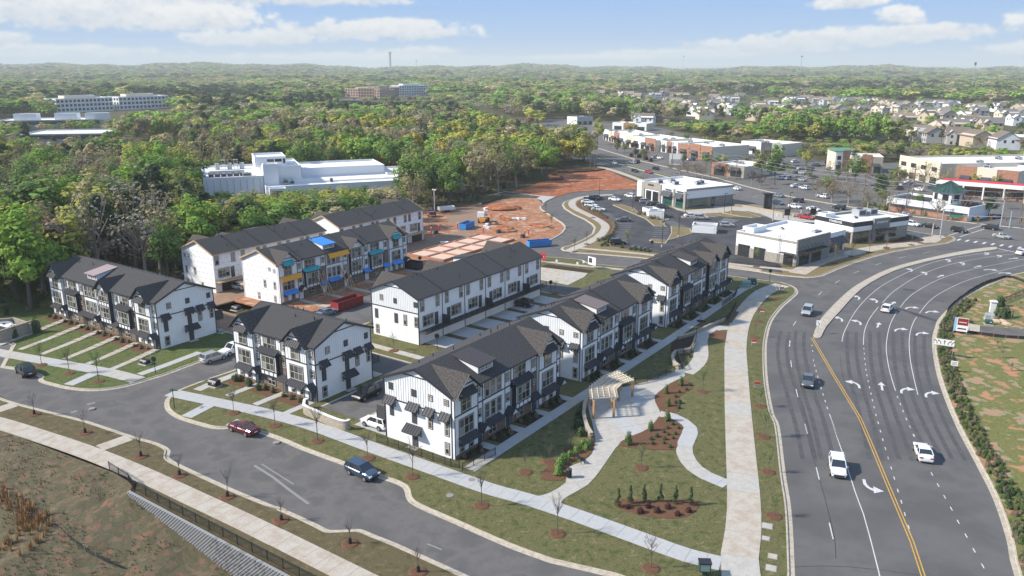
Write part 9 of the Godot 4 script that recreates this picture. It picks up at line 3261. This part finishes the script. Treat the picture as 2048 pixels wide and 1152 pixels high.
func planted() -> void:
	var upper := V([-92.9,63.15,-84.67,63.82,-76.28,64])
	upper.append_array(V([-67.3,64.27,-59.6,64.11,-48.74,63.58]))
	upper.append_array(V([-38.74,63.74,-27.96,63.93]))
	for k in upper.size():
		young_tree(upper[k], "brown" if k in [0, 1] else "", 4.6, "bare young tree in a mulch ring on the verge above the street", M.mulch)
	var lower := V([-115.79,46.5,-103.9,47.56,-91.39,48.12,-83.03,48.1,-73.94,48.32])
	lower.append_array(V([-64.87,48.62,-55.44,49.81,-46.4,50.23]))
	for p in lower:
		young_tree(p, "", 3.4, "spindly young tree with a black watering bag on the lower verge", M.mulch, true)
	for e: Array in [[Vector2(-135.3,56.74), "fresh green", 4.4], [Vector2(-127.74,57.5), "olive", 4.2], [Vector2(-120.4,58.35), "fresh green", 4.6]]:
		young_tree(e[0], e[1], e[2], "%s young tree in the kerb bed by the stepping slabs" % e[1], M.mulch)
	for p in V([-40.82,109.05,-31.86,108.67,-28.19,99.17,-24.61,89.87,-20.94,80.4]):
		young_tree(p, "olive" if p.y > 110.0 else "fresh green", 3.6, "thin young tree on grass beside the trail", M.mulch)
	for p in V([-47.21,166.67,-45.33,148.53,-42.76,138.66]):
		young_tree(p, "", 3.4, "bare young tree on the grass strip by the upper trail", M.mulch)
	for p in V([-37.87,81.97,-48.99,72.8,-48.05,76.7,-47.6,81.22]):
		young_tree(p, "fresh green" if p.x > -40.0 else "", 3.2, "small young tree on the open park lawn", M.mulch)
	for e: Array in [[Vector2(-60.22,191.7), "bright green", 6.0, "bright green young tree before the long shop's glass front"], [Vector2(-95.72,191.77), "bright green", 4.6, "bright green young tree by the black suv in the car park"]]:
		young_tree(e[0], e[1], e[2], e[3], M.mulch)
	for p in V([-45,206.07,-43.46,216.91,-40.69,224.38,-37.9,232.09]):
		young_tree(p, "brown", 4.6, "thin brownish young tree along the shops' pavement", M.mulch)
	for p in V([-38.03,233.54,-33.05,240.96,-31.38,245.5]):
		young_tree(p, "", 3.4, "bare young tree at the coffee shop's corner bed", M.mulch)
	for p in V([-144.25,225.97,-105.6,180.13,-126.1,226.46,-107.59,190.07,-128.34,204.49]):
		young_tree(p, "olive", 4.2, "young tree beside the curving site street", M.mulch)
	for p in V([-92.07,95.45,-88.11,142.32]):
		young_tree(p, "", 3.6, "bare young tree beside the balcony row", M.mulch)
	for p in V([-54.55,142.14,-61.09,168.8]):
		young_tree(p, "mid green", 3.4, "leafy young tree beside the front pavement", M.mulch_dark)
	# arborvitae and shrubs of the park
	for p in V([-36,72.28,-35.24,73.74,-34.05,74.83,-32.51,75.96,-30.96,76.63,-29.47,77.32]):
		var o := tree_thing("cedar", "dark green", 0, p, 0.14, 2.5, 0.85, p.x, "")
		rank(o, "dark green columnar conifer in the park's oval mulch bed", p.x, p.y)
	for p in V([-34.96,72.56,-33.37,72.53,-33.14,74.04,-31.86,73.73,-31.25,75.16,-29.75,74.43,-29.03,75.82]):
		shrub(p, 0.75, "plum", "dark reddish shrub in the park's oval mulch bed")
	for p in V([-40.91,96.39,-41.47,92.2,-42.03,86.68,-44.55,109.46,-45.13,105.29,-42.92,101.1]):
		shrub(p, 0.95, "mid green", "tall upright evergreen in the plaza's mulch beds", 2.1)
	for p in V([-39.78,95.64,-38.6,94.95,-39.82,94.1,-39.75,92.67,-38.94,92.29,-38.24,93,-39.93,90.88,-38.72,90.74,-37.94,91.63,-40.22,89.69,-39.48,88.61,-38.34,89.61,-37.18,89.06,-43.37,110.19,-43.13,108.26,-43.64,106.61,-43.35,104.72,-42.46,102.71,-41.29,101.23]):
		shrub(p, 0.6, "dark green", "low dark shrub in the plaza's mulch beds")
	for p in V([-46.66,82.89,-46.17,83.58,-45.88,82.3,-46.52,84.71,-46.51,80.86,-46.67,79.57,-46.63,78.01,-46.43,76.9,-46.1,75.9,-45.33,74.65]):
		shrub(p, 1.1, "fresh green" if p.y < 84.0 else "brown", "shrub in the bed behind the lower plaza bench")
	for p in V([-50.92,88.61,-51.72,90.8,-52.51,92.7,-50.01,87.34,-48.46,85.48]):
		shrub(p, 1.3, "dark green", "dark shrub at the foot of the tan curved wall")
	for p in V([-41.96,102.97]):
		shrub(p, 0.8, "dark green", "low shrub on the lawn by the plaza")
	# beds before the front doors
	for row: Array in [[70.3, 4, 6.4], [101.9, 4, 6.45], [134.7, 5, 6.5]]:
		for k in row[1]:
			for j in 5:
				shrub(Vector2(-57.5 + 0.9 * (j % 2), row[0] + row[2] * k + 1.2 + 0.85 * j), 0.75, "dark green" if j % 3 else "brown", "small shrub in the dark front beds of the rows facing the park")
	for k in 6:
		for j in 4:
			shrub(Vector2(-161.4 + 6.05 * k + 1.05 * j, 70.6 + 0.6 * (j % 2)), 0.75, "brown" if j % 2 else "dark green", "small shrub in the mulch before the six-unit row")
	for k in 3:
		for j in 5:
			shrub(Vector2(-104.0 + 6.13 * k + 0.9 * j, 71.2 + 0.6 * (j % 2)), 0.75, "brown" if j % 2 else "dark green", "small shrub in the mulch before the three-unit row")
	# hedging round the car park
	for k in 26:
		var q := smooth(V([-135.77,239.87,-129.24,235.1,-122.05,228.07,-115.86,221.16,-111.35,213.81,-107.88,205.55,-106.65,199.68,-106.88,195.47]), 4)
		var p := q[int(k * (q.size() - 1) / 25.0)]
		shrub(p, 1.3, "brown" if k % 3 else "olive", "rust brown shrub in the curved strip beside the car park")
	for p in V([-102.99,190.41,-103.23,192.54,-101.78,191.27,-103.67,195.34,-104.23,198.13,-104.49,200.38,-97.32,191.4,-94.36,190.83,-93.17,191.08,-91.56,191.06,-90.44,191.13,-89.21,191.27]):
		shrub(p, 1.2, "dark green", "dark round shrub along the car park's lower edge")
	for p in V([-116.19,239.75,-116.47,241.78,-114.18,240.05,-114.85,242.91,-109.39,234.83,-108.72,236.35,-106.92,235.1]):
		shrub(p, 1.5, "brown", "rusty shrub at the foot of the white bin stores")
	for p in V([-99.3,70.78,-96.9,70.57,-102.72,70.81]):
		shrub(p, 0.9, "dark green", "dark shrub near the doors of the three-unit row", 1.6)
	for p in V([-153.79,60.68,-153.67,64.48]):
		shrub(p, 1.7, "dark green", "dark conical shrub against the tan bin yard wall", 1.7)
	for p in V([-7.59,179.64,-6.67,178.37,-6.25,178.2,-5.99,178.85,-7.86,186.97,-7.39,187.82]):
		shrub(p, 1.6, "dark green", "dark conifer clump beside the white marker post", 1.5)
	var r := rng(8)
	var bank: Array = []
	for k in 900:
		var i := r.randi_range(6, main_right.size() - 20)
		var p := main_right[i].lerp(main_right[i + 1], r.randf()) + Vector2(r.randf_range(0.9, 3.2), 0)
		bank.append([Transform3D(Basis(UP, r.randf() * TAU).scaled(Vector3.ONE * r.randf_range(0.35, 0.8)), W(p.x, p.y, 0.08)), ["dark green", "mid green", "olive", "brown"][r.randi() % 4], 0.8])
	scatter("ground_cover", "low green ground cover along the right kerb of the main road", "ground cover", cache.shrub, bank)
	# trees round the shops
	for e: Array in [["broadleaf", "bright green", Vector2(-120.66,402.66), 12.0], ["broadleaf", "mid green", Vector2(-100.62,335.29), 15.0], ["broadleaf", "olive", Vector2(-110.56,348.77), 13.0], ["bare", "plum", Vector2(-108.63,329.68), 6.5], ["bare", "plum", Vector2(-102.39,322.21), 6.5], ["bare", "plum", Vector2(-123.46,342.43), 7.0], ["bare", "plum", Vector2(-136.06,359.43), 7.0], ["bare", "plum", Vector2(-130.14,351.74), 6.5], ["bare", "brown", Vector2(-151.87,345.35), 7.0], ["bare", "brown", Vector2(-144.57,338.77), 8.0],
		["bare", "brown", Vector2(-139.93,336.39), 8.0], ["bare", "brown", Vector2(-131.81,333.89), 8.5], ["bare", "brown", Vector2(-135.15,334.25), 8.0], ["broadleaf", "olive", Vector2(-159.18,375.69), 7.0], ["broadleaf", "yellow-green", Vector2(-108.57,411.13), 9.0], ["broadleaf", "fresh green", Vector2(-117.12,430.65), 8.0], ["bare", "brown", Vector2(-77.4,311.81), 9.0], ["bare", "brown", Vector2(-70.26,305.18), 10.0], ["bare", "grey", Vector2(-86.34,365.73), 9.0],
		["broadleaf", "mid green", Vector2(-72.86,351.92), 14.0], ["broadleaf", "dark green", Vector2(-56.48,315.57), 11.0], ["bare", "brown", Vector2(-63.17,299.69), 10.0], ["bare", "brown", Vector2(-69.65,302.55), 9.0], ["bare", "brown", Vector2(-56.14,297.51), 9.0], ["bare", "brown", Vector2(-48.44,292.75), 9.0], ["broadleaf", "mid green", Vector2(-40.24,298.5), 7.0], ["bare", "brown", Vector2(-33.02,286.4), 8.0], ["bare", "plum", Vector2(-26.43,295.52), 9.0], ["broadleaf", "dark green", Vector2(-19.65,300.26), 8.0],
		["bare", "tan", Vector2(-46.45,351.67), 13.0], ["broadleaf", "olive", Vector2(-57.58,362.62), 9.0], ["bare", "tan", Vector2(-42.29,373.32), 9.0], ["broadleaf", "yellow-green", Vector2(-31.33,376.15), 7.0], ["blossom", "lilac", Vector2(-120.69,350.95), 5.0], ["blossom", "plum", Vector2(-226.03,433.44), 7.0], ["broadleaf", "olive", Vector2(-216.11,414.56), 7.0], ["broadleaf", "olive", Vector2(-209.85,410.82), 7.0], ["blossom", "plum", Vector2(-208.02,420.23), 7.0], ["broadleaf", "olive", Vector2(-185.87,386.67), 7.0], ["broadleaf", "dark green", Vector2(-194.56,394.79), 6.0], ["broadleaf", "yellow-green", Vector2(-248.97,450.56), 15.0],
		["broadleaf", "yellow-green", Vector2(-225.17,377.02), 21.0], ["broadleaf", "olive", Vector2(-211.54,368.7), 19.0], ["broadleaf", "fresh green", Vector2(-224.24,359.81), 20.0], ["broadleaf", "yellow-green", Vector2(-269.47,534.17), 8.0], ["broadleaf", "fresh green", Vector2(-264.22,534.54), 8.0], ["broadleaf", "yellow-green", Vector2(-326.49,592.03), 9.0], ["bare", "brown", Vector2(-290.89,506.13), 9.0]]:
		var kind: String = e[0]
		var p: Vector2 = e[2]
		var o := tree_thing(kind, e[1], r.randi() % 4, p, 0.05, e[3], 1.25 if kind == "bare" else 1.1, r.randf() * TAU, "")
		rank(o, "%s %s among the shops beyond the highway" % [e[1], {"broadleaf": "leafy tree", "bare": "thin twiggy tree", "blossom": "blossoming tree"}[kind]], p.x, p.y)
	var lots := V([-243.1,452.9,-245.2,519,-189.8,490.2,-147,432.4,-129.1,454.2,-92.4,392.6,-73.1,406.1,-26.1,403.8,-10.9,303.1,-33.8,300.4,-53.7,305.9,-83,324,-117.3,353.8,-158,382.7])
	for k in 240:
		var p := Vector2(r.randf_range(-260.0, 10.0), r.randf_range(290.0, 520.0))
		var free := Geometry2D.is_point_in_polygon(p, lots)
		for f in footprints:
			free = free and not Geometry2D.is_point_in_polygon(p, f)
		if free:
			var tone: String = ["olive", "brown", "yellow-green", "fresh green", "brown"][k % 5]
			var kind := "bare" if tone == "brown" else "broadleaf"
			var o := tree_thing(kind, tone, k % 4, p, 0.05, r.randf_range(4.5, 8.0), 1.15, r.randf() * TAU, "")
			rank(o, "small %s %s in the shop car parks" % [tone, "twiggy tree" if kind == "bare" else "leafy tree"], p.x, p.y)
	for p in V([-58.1,301.9,-56.5,300.9,-54.4,299.1,-52.8,298.1,-51,297.3,-40.8,295.4,-39,295.6,-37.5,293.8,-23.8,292.3,-21.9,291.9]):
		shrub(p, 2.2, "olive", "round hedge bush along the highway's far verge")
	for p in V([-199.2,398.9,-192.9,395.9,-186.1,390,-180.3,383.8]):
		shrub(p, 3.0, "plum", "plum red round bush on the strip's verge")
